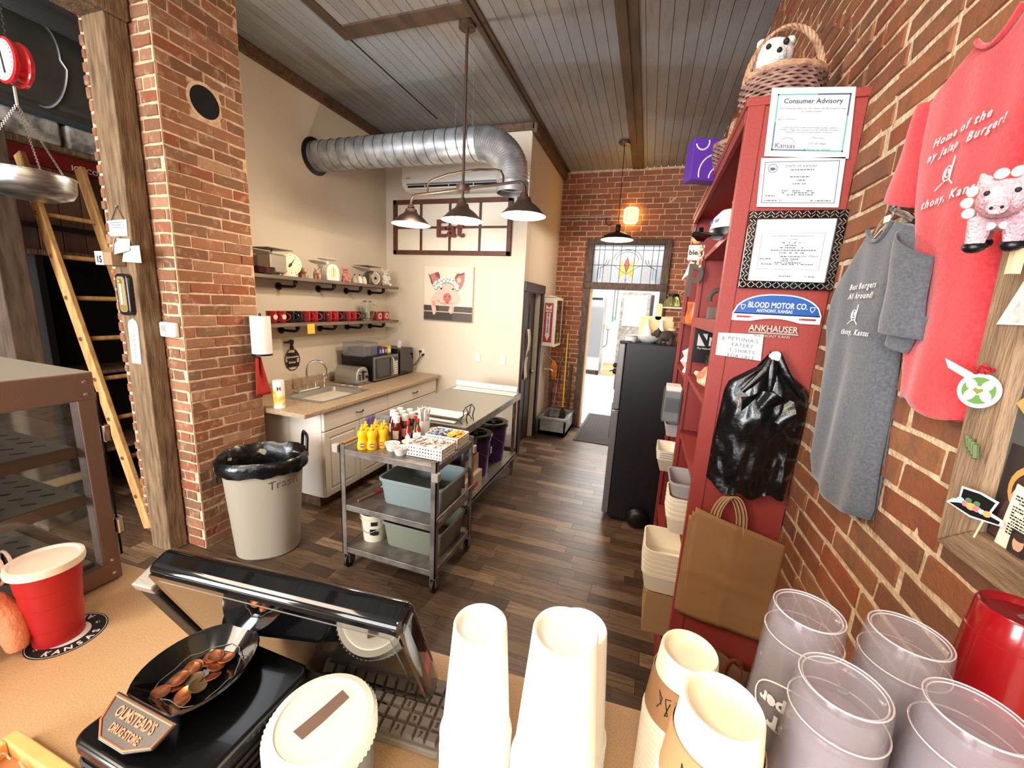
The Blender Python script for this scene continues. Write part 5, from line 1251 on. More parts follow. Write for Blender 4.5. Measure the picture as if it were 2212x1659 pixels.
MB().sphere((-.225, 3.55, 1.36), .022, 10, 7).build('clip_body', M_black, mg_); MB().sphere((-.225, 3.60, 1.30), .026, 10, 7).build('clip_knob', M_black, mg_); MB().tube([(-.23, 3.5, 1.325), (-.26, 3.44, 1.32)], .006, 6).build('clip_arm', M_steel2, mg_)
zf = 1.5755
ip = pig('iron_pig', 'dark cast-iron standing pig on top of the fridge', .155, 3.47, zf, 1.25, radians(180), mat('cast_iron_brown', (74, 62, 52), .8, nz=(40, .3, .7), c2=(44, 36, 30), bump=(80, .5)))
bw = thing('white_bowl', 'wide white bowl on top of the fridge', 'bowl', (.015, 3.56, zf)); MB().lathe([(0, 0), (.05, 0), (.10, .035), (.115, .06), (.112, .062), (.095, .037), (.045, .005), (0, .004)], 28).build('bowl', M_white, bw, smooth=50)
for k, (x, y) in enumerate(((-.12, 3.50), (-.09, 3.62))):
    t = thing('plastic_tub', ('front', 'rear')[k] + ' white lidded tub at the left edge of the fridge top', 'tub', (x, y, zf), 0, 'white tubs on the fridge')
    MB().lathe([(0, 0), (.042, 0), (.05, .045), (.052, .045), (.052, .055), (0, .057)], 22).build('tub_body', M_white, t, smooth=40); MB().tube([(.052 * cos(a), .052 * sin(a), .05) for a in [2 * pi * i / 20 for i in range(20)]], .003, 6, closed=True).build('lid_edge', M_grey, t)
wb_ = thing('wooden_caddy', 'pale wooden crate with two handles holding white funnel cups on the fridge', 'caddy', (0, 0, 0))
M_pine = mat('pine_pale', (226, 196, 150), .6)
mb = MB(); mb.bx(-.06, .20, 3.70, 3.71, zf, zf + .22); mb.bx(-.06, .20, 3.775, 3.785, zf, zf + .22); mb.bx(-.07, -.06, 3.70, 3.785, zf, zf + .18); mb.bx(.20, .21, 3.70, 3.785, zf, zf + .18); mb.bx(-.06, .20, 3.70, 3.785, zf, zf + .008); mb.build('crate', M_pine, wb_)
MB().prism(rrect(-.025, 0, .025, .14, .02, 4), 3.70, 3.712, 0, Matrix(((1, 0, 0, .08), (0, 0, 1, 0), (0, 1, 0, zf + .19), (0, 0, 0, 1)))).build('handle_tab', M_pine, wb_)
for k, x in enumerate((-.0, .115)):
    t = thing('funnel_cup', ('left', 'right')[k] + ' white cone-shaped cup standing before the wooden crate', 'cup', (x, 3.655 - .0 * k, zf), 0, 'funnel cups on the fridge')
    MB().lathe([(0, 0), (.042, 0), (.045, .015), (.034, .10), (.014, .15), (.010, .19), (0, .19)], 22).build('cone', M_white, t, smooth=50); MB().lathe([(.043, 0), (.05, .004), (.05, .012), (.044, .014)], 22).build('flange', M_white, t, smooth=40)
fp = thing('glass_jar', 'small glass jar in a wooden frame at the right of the fridge top', 'jar', (.20, 3.60, zf)); MB().lathe([(0, 0), (.035, 0), (.038, .01), (.038, .09), (.03, .10), (.03, .115), (0, .115)], 20).build('jar_body', M_glassc, fp, smooth=40); MB().cyl((0, 0, .112), .033, .018, 20).build('lid', M_pine, fp, smooth=40)
rk = thing('wire_rack', 'white wire rack standing on the fridge at the back', 'rack')
for x in (.10, .30):
    for y in (3.80, 3.98): MB().tube([(x, y, zf), (x, y, zf + .30)], .005, 6).build('post', M_white, rk)
MB().bx(.085, .315, 3.78, 4.0, zf + .295, zf + .305).build('top_shelf', M_white, rk)
cp = thing('coffee_pot', 'glass coffee pot upside down on the white rack with a yellow-green tint', 'pot', (.19, 3.86, zf + .306))
MB().lathe([(0, 0), (.07, 0), (.075, .012), (.066, .06), (.045, .09), (.04, .11), (0, .11)], 26).build('pot_body', mat('pot_glass', (196, 192, 120), .08, trans=.8, ior=1.3), cp, smooth=50)
MB().lathe([(.045, .09), (.05, .095), (.044, .115), (0, .115)], 22).build('black_band', M_black, cp, smooth=40)
for i in range(6): a = 2 * pi * i / 6 + .4; MB().tube([(.072 * cos(a), .072 * sin(a), .02), (.05 * cos(a), .05 * sin(a), .09)], .004, 6).build('stripe', M_black, cp)

# ================================================================ RED SHELVING UNIT
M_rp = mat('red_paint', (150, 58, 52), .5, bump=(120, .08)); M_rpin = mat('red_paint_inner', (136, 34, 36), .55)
ru = thing('red_shelving', 'tall red-painted wooden shelving unit against the brick wall', 'shelving')
xf, yn, yv, ye, zt_ = .235, 1.61, 2.40, 3.29, 2.52
MB().bx(xf, .555, yn, yn + .022, 0, zt_).build('side_panel', M_rp, ru, bevel=.002)
MB().bx(xf - .004, xf + .045, yn - .006, yn + .026, 0, zt_).build('stile', M_rp, ru, bevel=.002)
MB().bx(xf, .555, ye - .022, ye, 0, zt_).build('side_panel', M_rp, ru, bevel=.002)
MB().bx(xf - .004, xf + .02, ye - .045, ye + .004, 0, zt_).build('stile', M_rp, ru, bevel=.002)
MB().bx(xf + .012, .555, yv - .01, yv + .012, 0, 2.13).build('divider', M_rp, ru)
MB().bx(xf - .004, xf + .016, yv - .025, yv + .025, .10, 2.13).build('stile', M_rp, ru, bevel=.002)
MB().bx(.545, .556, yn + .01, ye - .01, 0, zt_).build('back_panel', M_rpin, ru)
MB().bx(xf - .012, .557, yn - .009, ye + .01, zt_ - .022, zt_ + .004).build('top_board', M_rp, ru, bevel=.003)
MB().bx(xf - .006, xf + .014, yn + .02, ye - .03, zt_ - .062, zt_ - .02).build('top_rail', M_rp, ru, bevel=.002)
for z in (2.13, 1.81, 1.50, 1.18, .88, .33):
    MB().bx(xf + .006, .546, yn + .02, (yv - .01) if z == 2.13 else (yv - .01), z - .022, z).build('shelf', M_rp, ru)
    if z < 2.1: MB().bx(xf + .006, .546, yv + .012, ye - .02, z - .022 - (.035 if z < 1.8 else 0), z - (.035 if z < 1.8 else 0)).build('shelf', M_rp, ru)
MB().bx(xf - .002, xf + .016, yn + .02, ye - .04, 1.762, 1.812).build('shelf_rail', M_rp, ru, bevel=.002)
MB().bx(xf + .0, xf + .02, yn + .02, ye - .02, 0, .14).build('plinth', M_rp, ru)
FPn = F_front(0, yn - .0065, 0)
def paper(nm, lab, cat, quad, cols, fill, group=None, th=.002):
    """flat sheet on the side panel from its four corners (x,z) bottom-left, bottom-right, top-right, top-left"""
    t = thing(nm, lab, cat, (0, 0, 0), 0, group)
    mb = MB(FPn); mb.prism([(p[0], p[1]) for p in quad], .001, .001 + th); mb.build('sheet', M_paper, t)
    o = Vector((quad[0][0], quad[0][1])); u = (Vector(quad[1]) - o); v = (Vector(quad[3]) - o); W = u.length; H_ = v.length
    F2 = frame(FPn @ Vector((o.x, o.y, .001 + th)), (u.x, 0, u.y), (v.x, 0, v.y)); fill(t, F2, W, H_); return t
def border(mb, x0, y0, x1, y1, w, mi=0, d=.0004):
    mb.sheet(rect(x0, y0, x1, y0 + w), d, mi); mb.sheet(rect(x0, y1 - w, x1, y1), d, mi); mb.sheet(rect(x0, y0 + w, x0 + w, y1 - w), d, mi); mb.sheet(rect(x1 - w, y0 + w, x1, y1 - w), d, mi)
M_teal = mat('print_teal', (90, 168, 150), .7); M_blu = mat('print_blue', (70, 100, 160), .7); M_slate = mat('print_slate', (52, 68, 104), .7); M_navy = mat('print_navy', (40, 50, 90), .7); M_lt = mat('print_light', (84, 90, 110), .8)
def f1(t, F, W, H_):
    mb = MB(F); a = .018; w = .004
    mb.sheet(rect(a, H_ - a - w, W * .55, H_ - a), .0004, 0); mb.sheet(rect(W * .55, H_ - a - w, W - a, H_ - a), .0004, 2); mb.sheet(rect(W - a - w, H_ * .6, W - a, H_ - a), .0004, 2); mb.sheet(rect(W - a - w, a, W - a, H_ * .6), .0004, 0)
    mb.sheet(rect(a, a, W * .5, a + w), .0004, 1); mb.sheet(rect(W * .5, a, W - a, a + w), .0004, 0); mb.sheet(rect(a, a, a + w, H_ * .5), .0004, 1); mb.sheet(rect(a, H_ * .5, a + w, H_ - a), .0004, 0)
    mb.build('border', [M_teal, M_blu, M_slate], t)
    text('Consumer Advisory', F @ T(W / 2, H_ * .775, .0004), .0195, M_navy, t, bold=.0003, extrude=.0001)
    text('The following items on our menu can be ordered raw\nor undercooked', F @ T(W / 2, H_ * .69, .0004), .0082, M_slate, t, extrude=.0001)
    text('Eggs and hamburgers', F @ T(.026, H_ * .54, .0004), .0062, M_slate, t, align='LEFT', extrude=.0001)
    text('Consuming raw or undercooked meats, poultry, seafood,\nshellfish, or eggs may increase your risk of foodborne illness,\nespecially if you have certain medical conditions.', F @ T(W / 2, H_ * .42, .0004), .0066, M_navy, t, extrude=.0001)
    text("Petunia's", F @ T(W * .62, H_ * .27, .0004), .009, M_blu, t, extrude=.0001)
    text('211 W. Main', F @ T(W * .62, H_ * .185, .0004), .009, M_slate, t, extrude=.0001)
    text('Anthony, Ks. 67003', F @ T(W * .62, H_ * .10, .0004), .009, M_slate, t, extrude=.0001)
    text('Kansas', F @ T(W * .24, H_ * .13, .0004), .021, M_navy, t, extrude=.0001)
    MB(F).tube([(W * .26 + .02 * cos(a_), H_ * .21 + .014 * sin(a_), .0005) for a_ in [pi * i / 10 for i in range(11)]], .0006, 4).build('arc_mark', M_blu, t)
paper('notice', 'Consumer Advisory notice with a blue and green border, topmost on the red panel', 'notice', [(.298, 2.345), (.531, 2.325), (.514, 2.525), (.290, 2.545)], None, f1, 'papers on the red panel')
def f2(t, F, W, H_):
    mb = MB(F); border(mb, .012, .012, W - .012, H_ - .012, .0018); mb.build('border', M_slate, t)
    MB(F).tube([(.036 + .013 * cos(a), H_ - .032 + .013 * sin(a), .0004) for a in [2 * pi * i / 20 for i in range(20)]], .0009, 4, closed=True).build('seal', M_blu, t)
    g = MB(F); g.sheet(ell(.036, H_ - .034, .008, .005), .0004); g.build('seal_center', M_lt, t)
    text('STATE OF KANSAS', F @ T(W / 2, H_ * .80, .0004), .0105, M_slate, t, extrude=.0001)
    mb = MB(F)
    for i, (a, b, y) in enumerate(((.38, .66, .74), (.36, .62, .60), (.42, .58, .53), (.42, .58, .46), (.3, .7, .32), (.3, .7, .28), (.32, .68, .24), (.1, .22, .22), (.06, .32, .12), (.66, .9, .12))): scribble(mb, W * a, H_ * y, W * b, .0032, 0, .0004, i)
    mb.build('fine_print', M_lt, t)
paper('certificate', 'white State of Kansas license with a thin grey border', 'certificate', [(.300, 2.19), (.530, 2.183), (.523, 2.330), (.291, 2.340)], None, f2, 'papers on the red panel')
cf = thing('framed_certificate', 'certificate in a black diamond-textured frame on the red panel', 'frame')
def QF(x0, x1, z0, z1): return (x0, x1, z0, z1)
X0, X1, Z0, Z1 = .281, .557, 1.925, 2.175; b = .026
for i, (a_, b_, c_, d_) in enumerate(((X0, X1, Z0, Z0 + b), (X0, X1, Z1 - b, Z1), (X0, X0 + b, Z0 + b, Z1 - b), (X1 - b, X1, Z0 + b, Z1 - b))):
    MB(FPn).prism(rect(a_, c_, b_, d_), .001, .014).build('frame_side', M_blackg, cf, bevel=.002)
mb = MB(FPn)
rr = random.Random(6)
def tread(x, z, s_): mb.box((0, 0, 0), (.013, .0022, .0012), 0, T(x, z, .0146) @ RZ(pi / 4 * s_))
for i in range(22):
    for z in (Z0 + .008, Z0 + .018, Z1 - .008, Z1 - .018): tread(X0 + .006 + i * .0126, z, 1 if (i + (z > Z0 + .01)) % 2 else -1)
for j in range(17):
    for x in (X0 + .008, X0 + .018, X1 - .008, X1 - .018): tread(x, Z0 + .03 + j * .0118, 1 if j % 2 else -1)
mb.build('tread_pattern', M_steel, cf)['kind'] = 'stuff'
MB(FPn).prism(rect(X0 + b - .002, Z0 + b - .002, X1 - b + .002, Z1 - b + .002), .002, .006).build('document', M_paper, cf)
Fd = FPn @ T(X0 + b, Z0 + b, .0064); W_, H2 = X1 - X0 - 2 * b, Z1 - Z0 - 2 * b
mb = MB(Fd); border(mb, W_ * .10, H2 * .20, W_ * .90, H2 * .78, .0008); mb.build('border', M_lt, cf)
text('Kansas Department of Agriculture Inspection Service\n\nOn Thursday', Fd @ T(W_ / 2, H2 * .73, .0003), .0056, M_slate, cf, extrude=.0001)
mb = MB(Fd)
for i, (a, c, y) in enumerate(((.38, .62, .62), (.42, .56, .58), (.36, .66, .54), (.2, .82, .50), (.3, .68, .46), (.36, .64, .40), (.12, .28, .36), (.42, .62, .36), (.4, .6, .33), (.32, .66, .30), (.15, .86, .275), (.4, .56, .08), (.74, .86, .08))): scribble(mb, W_ * a, H2 * y, W_ * c, .0028, 0, .0004, i + 20)
mb.build('fine_print', M_slate, cf)
text('Julie Wilson', Fd @ T(W_ * .75, H2 * .40, .0003), .010, M_blu, cf, shear=.4, extrude=.0001)
# licence-plate topper
pt_ = thing('license_topper', 'blue and white curved license plate topper reading Blood Motor Co.', 'plaque')
cx_, cz_, w_ = .411, 1.818, .262
def arch(x, top=True):
    t_ = x / (w_ / 2); return (.067 * (1 - abs(t_) ** 2.6) ** .6 if abs(t_) < 1 else 0) 
n = 24; top = [(-w_ / 2 + w_ * i / n, .022 + arch(-w_ / 2 + w_ * i / n) * .98) for i in range(n + 1)]
bot = [(w_ / 2 - w_ * i / n, (.012 * max(0, 1 - (2 * abs(.5 - i / n) / .55) ** 2)) - .0) for i in range(n + 1)]
MB(FPn @ T(cx_, cz_, 0)).prism([(p[0] * 1.01, p[1] + .003) for p in top] + [(p[0] * 1.01, p[1] - .003) for p in bot], .001, .004).build('plate', M_white, pt_)
MB(FPn @ T(cx_, cz_, 0)).prism([(p[0] * .985, p[1] - .001) for p in top] + [(w_ * .49, .024), (-w_ * .49, .024)], .004, .0052).build('blue_field', mat('topper_blue', (44, 88, 160), .35), pt_)
for s_ in (-1, 1):
    MB(FPn @ T(cx_ + s_ * .095, cz_ + .011, 0)).prism(rrect(-.024, -.003, .024, .003, .0029, 3), .004, .005).build('red_slot', M_signred, pt_)
    MB(FPn @ T(cx_ + s_ * .073, cz_ + .011, 0)).cyl((0, 0, .004), .0042, .003, 12).build('screw', M_steel, pt_)
    MB(FPn @ T(cx_ + s_ * .103, cz_ + .045, 0)).prism([(-.007, .008), (.007, .008), (.007, -.002), (0, -.011), (-.007, -.002)], .0052, .006).build('shield_mark', M_paper, pt_)
    MB(FPn @ T(cx_ + s_ * .103, cz_ + .045, 0)).prism([(-.005, .006), (.005, .006), (.005, -.001), (0, -.008), (-.005, -.001)], .006, .0065).build('shield_center', mat('topper_blue', (44, 88, 160), .35), pt_)
text('BLOOD MOTOR CO.', FPn @ T(cx_, cz_ + .044, .0052), .0270, M_paper, pt_, bold=.0006, sx=.70)
text('ANTHONY, KANSAS', FPn @ T(cx_ - .006, cz_ + .029, .0052), .0150, M_paper, pt_, bold=.0002, sx=.78)
ak = thing('name_emblem', 'chrome car-dealer name emblem below the blue topper', 'emblem')
text('ANKHAUSER', FPn @ T(.411, 1.782, .002), .030, mat('emblem_silver', (214, 184, 168), .4, .3), ak, extrude=.002, bold=.0006, sx=.85)
MB(FPn).prism([(.335, 1.775), (.49, 1.775), (.486, 1.779), (.339, 1.779)], .001, .004).build('underline', M_bracket, ak)
text('ANTHONY KANS', FPn @ T(.411, 1.7625, .002), .014, mat('emblem_silver', (214, 184, 168), .4, .3), ak, extrude=.001, sx=1.0)
def f4(t, F, W, H_):
    text("PETUNIA'S\nEATERY\nT-SHIRTS\nFOR SALE", F @ T(W * .56, H_ * .74, .0004), .0175, M_lt, t, extrude=.0001, spacing=1.2, line=1.15)
    text('$', F @ T(.018, H_ * .72, .0004), .016, M_signred, t, extrude=.0001); text('sz', F @ T(.033, H_ * .84, .0004), .008, M_signred, t, extrude=.0001)
paper('price_card', "white card offering Petunia's Eatery t-shirts for sale", 'card', [(.245, 1.688), (.391, 1.679), (.386, 1.771), (.244, 1.768)], None, f4, 'papers on the red panel')

# things on the panel: knob with black carrier bags, brown paper bags
kn_ = MB().lathe([(0, 0), (.008, 0), (.008, .018), (.018, .024), (.019, .036), (.012, .042), (0, .043)], 18, 0, FPn @ T(.425, 1.700, 0)); tag(kn_.build('wall_hook', M_white, smooth=50), 'small white knob on the red panel from which the black bags hang', 'hook')
bb = thing('black_carrier_bags', 'bunch of shiny black plastic carrier bags hanging from the knob', 'bag')
rb = random.Random(31)
def bagpt(u, v, k, front=1):
    # outline of the hanging bundle: narrow knot at the top, full width from v=.3 down
    ty = v
    L = [(.0, .412, .438), (.08, .395, .455), (.15, .345, .50), (.215, .302, .540), (.28, .292, .553), (.7, .280, .548), (1.0, .2575 + .02, .535)]
    for a, b in zip(L, L[1:]):
        if a[0] <= ty <= b[0]:
            q = (ty - a[0]) / (b[0] - a[0]); xl = a[1] + (b[1] - a[1]) * q; xr = a[2] + (b[2] - a[2]) * q
    x = xl + (xr - xl) * u; z = 1.705 - .495 * v - .02 * sin(u * 3.1) * v + .012 * sin(u * 17 + k) * v
    prof = sin(pi * u) ** .6
    fold = .006 * sin(u * 9 + 5 * v + k) + .004 * sin(u * 23 - 9 * v + k) * (1 - v * .7) + .014 * noise.noise(Vector((u * 4, v * 4, k))) + .006 * noise.noise(Vector((u * 11, v * 9, k)))
    y = -(.008 + (.055 * prof * (.35 + .65 * min(1, v * 2.2)) + fold * (.5 + v)) * front)
    return (x, yn - .008 + min(y, -.003), z)
mb = MB(); mb.grid(lambda u, v: bagpt(u, v, 1.3), 60, 54); mb.build('front_layers', M_bag, bb, smooth=40)
mb = MB(); mb.grid(lambda u, v: (bagpt(u, v, 1.3)[0], yn - .0075, bagpt(u, v, 1.3)[2]), 12, 10); mb.build('back_layer', M_bag, bb)
mb = MB(); mb.grid(lambda u, v: (.335 + .16 * u + .02 * v, yn - .075 - .012 * sin(u * 12 + v * 6) + .03 * v * (1 - u), 1.585 - .10 * v - .06 * abs(u - .5)), 24, 14); mb.build('hanging_flap', M_bag, bb, smooth=40)
for k, (a, b) in enumerate((((.425, 1.70), (.34, 1.57)), ((.43, 1.70), (.52, 1.57)), ((.42, 1.705), (.425, 1.57)))):
    MB().tube([(a[0], yn - .035, a[1] + .012), (a[0] * .7 + b[0] * .3, yn - .052, a[1] * .6 + b[1] * .4), (b[0], yn - .05, b[1])], [.012, .016, .006], 8, sy=.5).build('bag_handle', M_bag, bb, smooth=60)
M_kraft = mat('kraft_paper', (172, 130, 88), .8, nz=(3, .35, .7), c2=(150, 108, 68), bump=(12, .35)); M_cordk = mat('kraft_cord', (186, 146, 108), .8)
for k in range(3):
    t = thing('paper_bag', ('front brown paper shopping bag hanging on the red panel', 'middle brown paper shopping bag just behind the front one', 'rear brown paper shopping bag against the red panel')[k], 'bag', (0, 0, 0), 0, 'brown paper bags on the red panel')
    oy = yn - .062 + k * .016; ox = -.008 * k; oz = -.008 * k
    P4 = [(.250 + ox, .655 + oz), (.555 + ox, .625 + oz), (.572 + ox - .012, 1.030 + oz * 2), (.252 + ox, 1.108 + oz * 3)]
    def pt(u, v, P4=P4, oy=oy, k=k):
        a = Vector(P4[0]).lerp(Vector(P4[1]), u); b = Vector(P4[3]).lerp(Vector(P4[2]), u); p = a.lerp(b, v)
        return (p.x, oy - .007 * sin(pi * u) * (1.2 - v) - .004 * sin(u * 9 + v * 5 + k) - (.004 if abs(u - .45) < .03 else 0) - (.003 if abs(v - .42) < .04 else 0), p.y)
    mb = MB(); mb.grid(pt, 24, 24); mb.build('bag_body', M_kraft, t, solid=.010, smooth=50)
    for q in range(2):
        hx = .372 + q * .010; mb = MB(); mb.tube([(hx + ox - .05 + .10 * i / 14 + (0), oy + q * .006 + .002, 1.04 + oz + .145 * sin(pi * i / 14) ** .45 - .012 * i / 14) for i in range(15)], .0036, 6); mb.build('cord_handle', M_cordk, t, smooth=60)
for k, (x, z) in enumerate(((.372, 1.176), (.386, 1.184))):
    t = MB().lathe([(0, 0), (.0022, 0), (.0022, .02), (.004, .021), (0, .023)], 8, 0, FPn @ T(x, z, 0)); tag(t.build('nail', M_steel), ('left', 'right')[k] + ' nail on which the paper bags hang', 'nail')
t = thing('folded_paper_bag', 'dark crumpled paper bag standing on the floor under the hanging bags', 'bag')
mb = MB(); mb.grid(lambda u, v: (.27 + .24 * u, 1.50 - .02 * sin(u * 9) - .05 * v * (1 - u), .55 - .02 * u - .5 * v + .05 * (1 - u) * (1 - v)), 12, 12); mb.build('bag_front', mat('kraft_dark', (110, 76, 52), .85, bump=(10, .4)), t, solid=.006, smooth=50)
mb = MB(); mb.bx(.27, .50, 1.50, 1.57, .02, .50); mb.build('bag_side', mat('kraft_dark', (110, 76, 52), .85), t)
MB().tube([(.45 + .03 * cos(a), 1.48, .50 + .07 * sin(a)) for a in [pi * i / 10 for i in range(11)]], .006, 6).build('cord_handle', mat('cord_maroon', (120, 52, 44), .8), t)

# ================================================================ THINGS ON AND IN THE RED UNIT
def basket_w(lab, x, y, z, r, h, hh, m, m2, rz=0):
    t = thing('wicker_basket', lab, 'basket', (x, y, z), rz)
    n = 40; rows = 11; mb = MB()
    for j in range(rows):
        rr_ = r * (.82 + .22 * sin((j + .5) / rows * 2.2)); zz = h * (j + .5) / rows
        mb.tube([((rr_ + .0045 * (1 if (i + j) % 2 else -1)) * cos(2 * pi * i / n), .86 * (rr_ + .0045 * (1 if (i + j) % 2 else -1)) * sin(2 * pi * i / n), zz + .001 * (i % 2)) for i in range(n)], h / rows * .52, 5, closed=True)
    mb.build('woven_wall', m, t, smooth=60)['kind'] = 'stuff'
    MB().lathe([(0, .002), (r * .84, .002), (r * .97, h), (r * .9, h), (r * .78, .01), (0, .01)], 24, 0, sy=.86).build('inner_wall', mat('wicker_inner', (84, 58, 44), .9), t, smooth=60)
    for q in range(3): MB().tube([((r * 1.02) * cos(2 * pi * i / 36), .86 * r * 1.02 * sin(2 * pi * i / 36), h + .006 + .007 * sin(9 * 2 * pi * i / 36 + q * 2.1)) for i in range(36)], .006, 6, closed=True).build('braided_rim', m2, t, smooth=60)
    for q in range(4): MB().tube([(r * 1.0 * cos(pi * i / 40) + .006 * cos(i * .9 + q * pi / 2), .007 * sin(i * .9 + q * pi / 2), h * .9 + (hh - h) * sin(pi * i / 40) + .004 * cos(i * .9 + q * pi / 2)) for i in range(41)], .0052, 6).build('handle_cane', m2, t, smooth=60)
    return t
M_wick = mat('wicker_mauve', (172, 134, 118), .75, nz=(30, .3, .7), c2=(98, 68, 62)); M_wick2 = mat('wicker_tan', (206, 166, 128), .7, nz=(30, .3, .7), c2=(140, 98, 76))
basket_w('big wicker basket with a twisted handle on top of the red shelving', .352, 1.775, 2.526, .122, .112, .292, M_wick, M_wick2, .15)
M_plush = mat('plush_white', (236, 232, 222), 1, bump=(220, 1.0), sheen=.5)
pl = thing('plush_animal', 'white fluffy toy animal with dark eyes sitting in the big basket', 'plush toy', (.315, 1.80, 2.605)); pl.scale = (1.2, 1.2, 1.2)
mb = MB(); mb.sphere((0, 0, .03), .062, 16, 10, sc=(1, .9, 1.1)); mb.sphere((-.005, -.01, .10), .05, 16, 10, sc=(1.05, .9, .95)); mb.sphere((-.0, -.045, .085), .024, 12, 8)
for s_ in (-1, 1): mb.sphere((s_ * .036, .0, .142), .015, 10, 6)
mb.build('plush_body', M_plush, pl, remesh=.006)
MB().sphere((-.026, -.052, .108), .007, 8, 6).sphere((.016, -.054, .115), .008, 8, 6).sphere((.0, -.068, .088), .007, 8, 6).build('eyes_and_nose', M_ink, pl, smooth=60)['kind'] = 'stuff'
basket_w('smaller brown twig basket behind the purple box on the red shelving', .30, 2.34, 2.526, .10, .10, .235, M_wick, M_wick2, 1.2)
pz = thing('plush_sheep', 'white fluffy toy between the two baskets on the red shelving', 'plush toy', (.33, 2.05, 2.53)); mb = MB(); mb.sphere((0, 0, .055), .058, 14, 9, sc=(.9, 1.2, 1)); mb.sphere((0, -.02, .13), .04, 12, 8); mb.build('plush_body', M_plush, pz, remesh=.007); MB().sphere((-.02, -.055, .135), .005, 8, 5).sphere((.012, -.058, .135), .005, 8, 5).build('eyes', M_ink, pz)['kind'] = 'stuff'
pb = thing('purple_box', 'purple gift box with white curved lines at the front edge of the unit top', 'box', (.178, 2.33, 2.455), .35)
MB().bx(-.072, .075, -.02, .06, .026, .215).build('carton', mat('purple_card', (88, 44, 150), .5), pb, bevel=.002)
mb = MB(F_front(0, -.0208, .03))
for (cx, cz, r, a0, a1) in ((-.03, .165, .032, -2.9, .4), (.055, .03, .088, 1.2, 3.4), (.07, .01, .05, .9, 3.2)): mb.tube([(cx + r * cos(a0 + (a1 - a0) * i / 14), cz + r * sin(a0 + (a1 - a0) * i / 14), 0) for i in range(15)], .0036, 4)
o = mb.build('white_curves', M_paper, pb); o['kind'] = 'stuff'
# hat, trophy, hanging sign with the letter P
ht = thing('trucker_cap', 'black and white cap with its bill sticking out over the shelf', 'cap', (.27, 1.83, 2.131), radians(200))
mb = MB(); mb.lathe([(.078, 0), (.08, .03), (.07, .07), (.045, .098), (0, .108)], 24, 0); mb.build('crown', M_white, ht, smooth=60)
MB().lathe([(.0795, 0), (.0815, .022), (.080, .028)], 24).build('black_band', M_black, ht, smooth=60)
mb = MB(); mb.grid(lambda u, v: (.07 + .085 * v * sin(pi * (.12 + .76 * u)), .075 * (1 - .15 * v) * (2 * u - 1) * (1.0), .008 - .018 * (2 * u - 1) ** 2), 12, 6); mb.build('bill', M_black, ht, solid=.004, smooth=70)
text('EATERY\nCo.', Matrix.Identity(4) @ T(.074, 0, .048) @ RY(-.18) @ Matrix(((0, 0, 1, 0), (1, 0, 0, 0), (0, 1, 0, 0), (0, 0, 0, 1))), .018, M_blu, ht, bold=.0005)
tr = thing('small_vase', 'small brown and white ornament behind the cap', 'ornament', (.32, 2.0, 2.131)); MB().lathe([(0, 0), (.03, 0), (.012, .03), (.012, .07), (.028, .12), (.034, .16), (.03, .16), (0, .11)], 18).build('vase_body', mat('vase_brown', (140, 104, 84), .5, nz=(30, .4, .6), c2=(60, 48, 40)), tr, smooth=50)
MB().tube([(.035 * cos(a), 0, .17 + .02 * sin(a)) for a in [2 * pi * i / 12 for i in range(12)]], .005, 6, closed=True).build('ring_handle', M_wick2, tr)
hs_ = thing('hanging_scarecrow', 'little cloth figure holding a bless sign, hanging from the divider', 'ornament', (.195, 2.355, .045))
MB().sphere((0, 0, 2.165), .026, 12, 8).build('head', mat('burlap', (210, 170, 110), .9), hs_); MB().lathe([(.03, 0), (.034, .004), (.024, .01), (.022, .04), (0, .045)], 16, 0, T(0, 0, 2.18)).build('hat', M_black, hs_, smooth=40)
MB().box((.0, -.02, 2.095), (.075, .004, .075)).build('sign_board', M_paper, hs_); text('bless', F_front(0, -.0225, 2.085), .034, M_ink, hs_, bold=.0008)
mb = MB(); [mb.sphere((.02 + .008 * sin(i * 2), -.03, 2.125 - i * .014), .009, 8, 6) for i in range(8)]; mb.build('bead_string', mat('bead_cream', (224, 190, 150), .6), hs_, smooth=60)['kind'] = 'stuff'
MB().tube([(-.01, -.015, 2.05), (-.03, -.02, 1.99), (-.05, -.03, 1.96)], [.012, .01, .003], 8, sy=.4).build('ribbon', M_paper, hs_)
lp = thing('letter_p', 'dark grey capital letter P hanging in front of the middle divider', 'letter'); text('P', F_front(.203, 2.340, 1.920), .235, mat('letter_grey', (92, 78, 70), .6, .3), lp, name='letter_body', extrude=.014, bold=.004, sx=.66)
mj = thing('orange_jug', 'orange jug with a white handle standing under the letter P', 'jug', (.245, 2.52, 1.776), .3)
MB().lathe([(0, 0), (.04, 0), (.046, .03), (.04, .08), (.044, .12), (.04, .12), (.034, .08), (0, .01)], 20).build('jug_body', mat('jug_orange', (204, 116, 44), .35, nz=(20, .4, .6), c2=(160, 84, 40)), mj, smooth=50)
MB().tube([(-.01 + .0, -.045 - .028 * sin(a), .07 + .035 * cos(a)) for a in [pi * i / 10 for i in range(11)]], .008, 8).build('handle', M_white, mj, smooth=60)
lt_ = thing('small_lantern', 'small red and white lantern ornament on the eye-level shelf', 'ornament', (.30, 1.78, 1.811)); MB().lathe([(0, 0), (.028, 0), (.03, .02), (.02, .03), (.02, .07), (.03, .08), (.018, .11), (.01, .14), (0, .14)], 18).build('lantern_body', mat('lantern_red', (190, 50, 40), .4), lt_, smooth=40); MB().lathe([(.021, .032), (.0215, .068)], 18).build('glass_band', M_white, lt_); MB().lathe([(.031, .078), (.031, .084), (.02, .1)], 18).build('cap', M_paper, lt_)
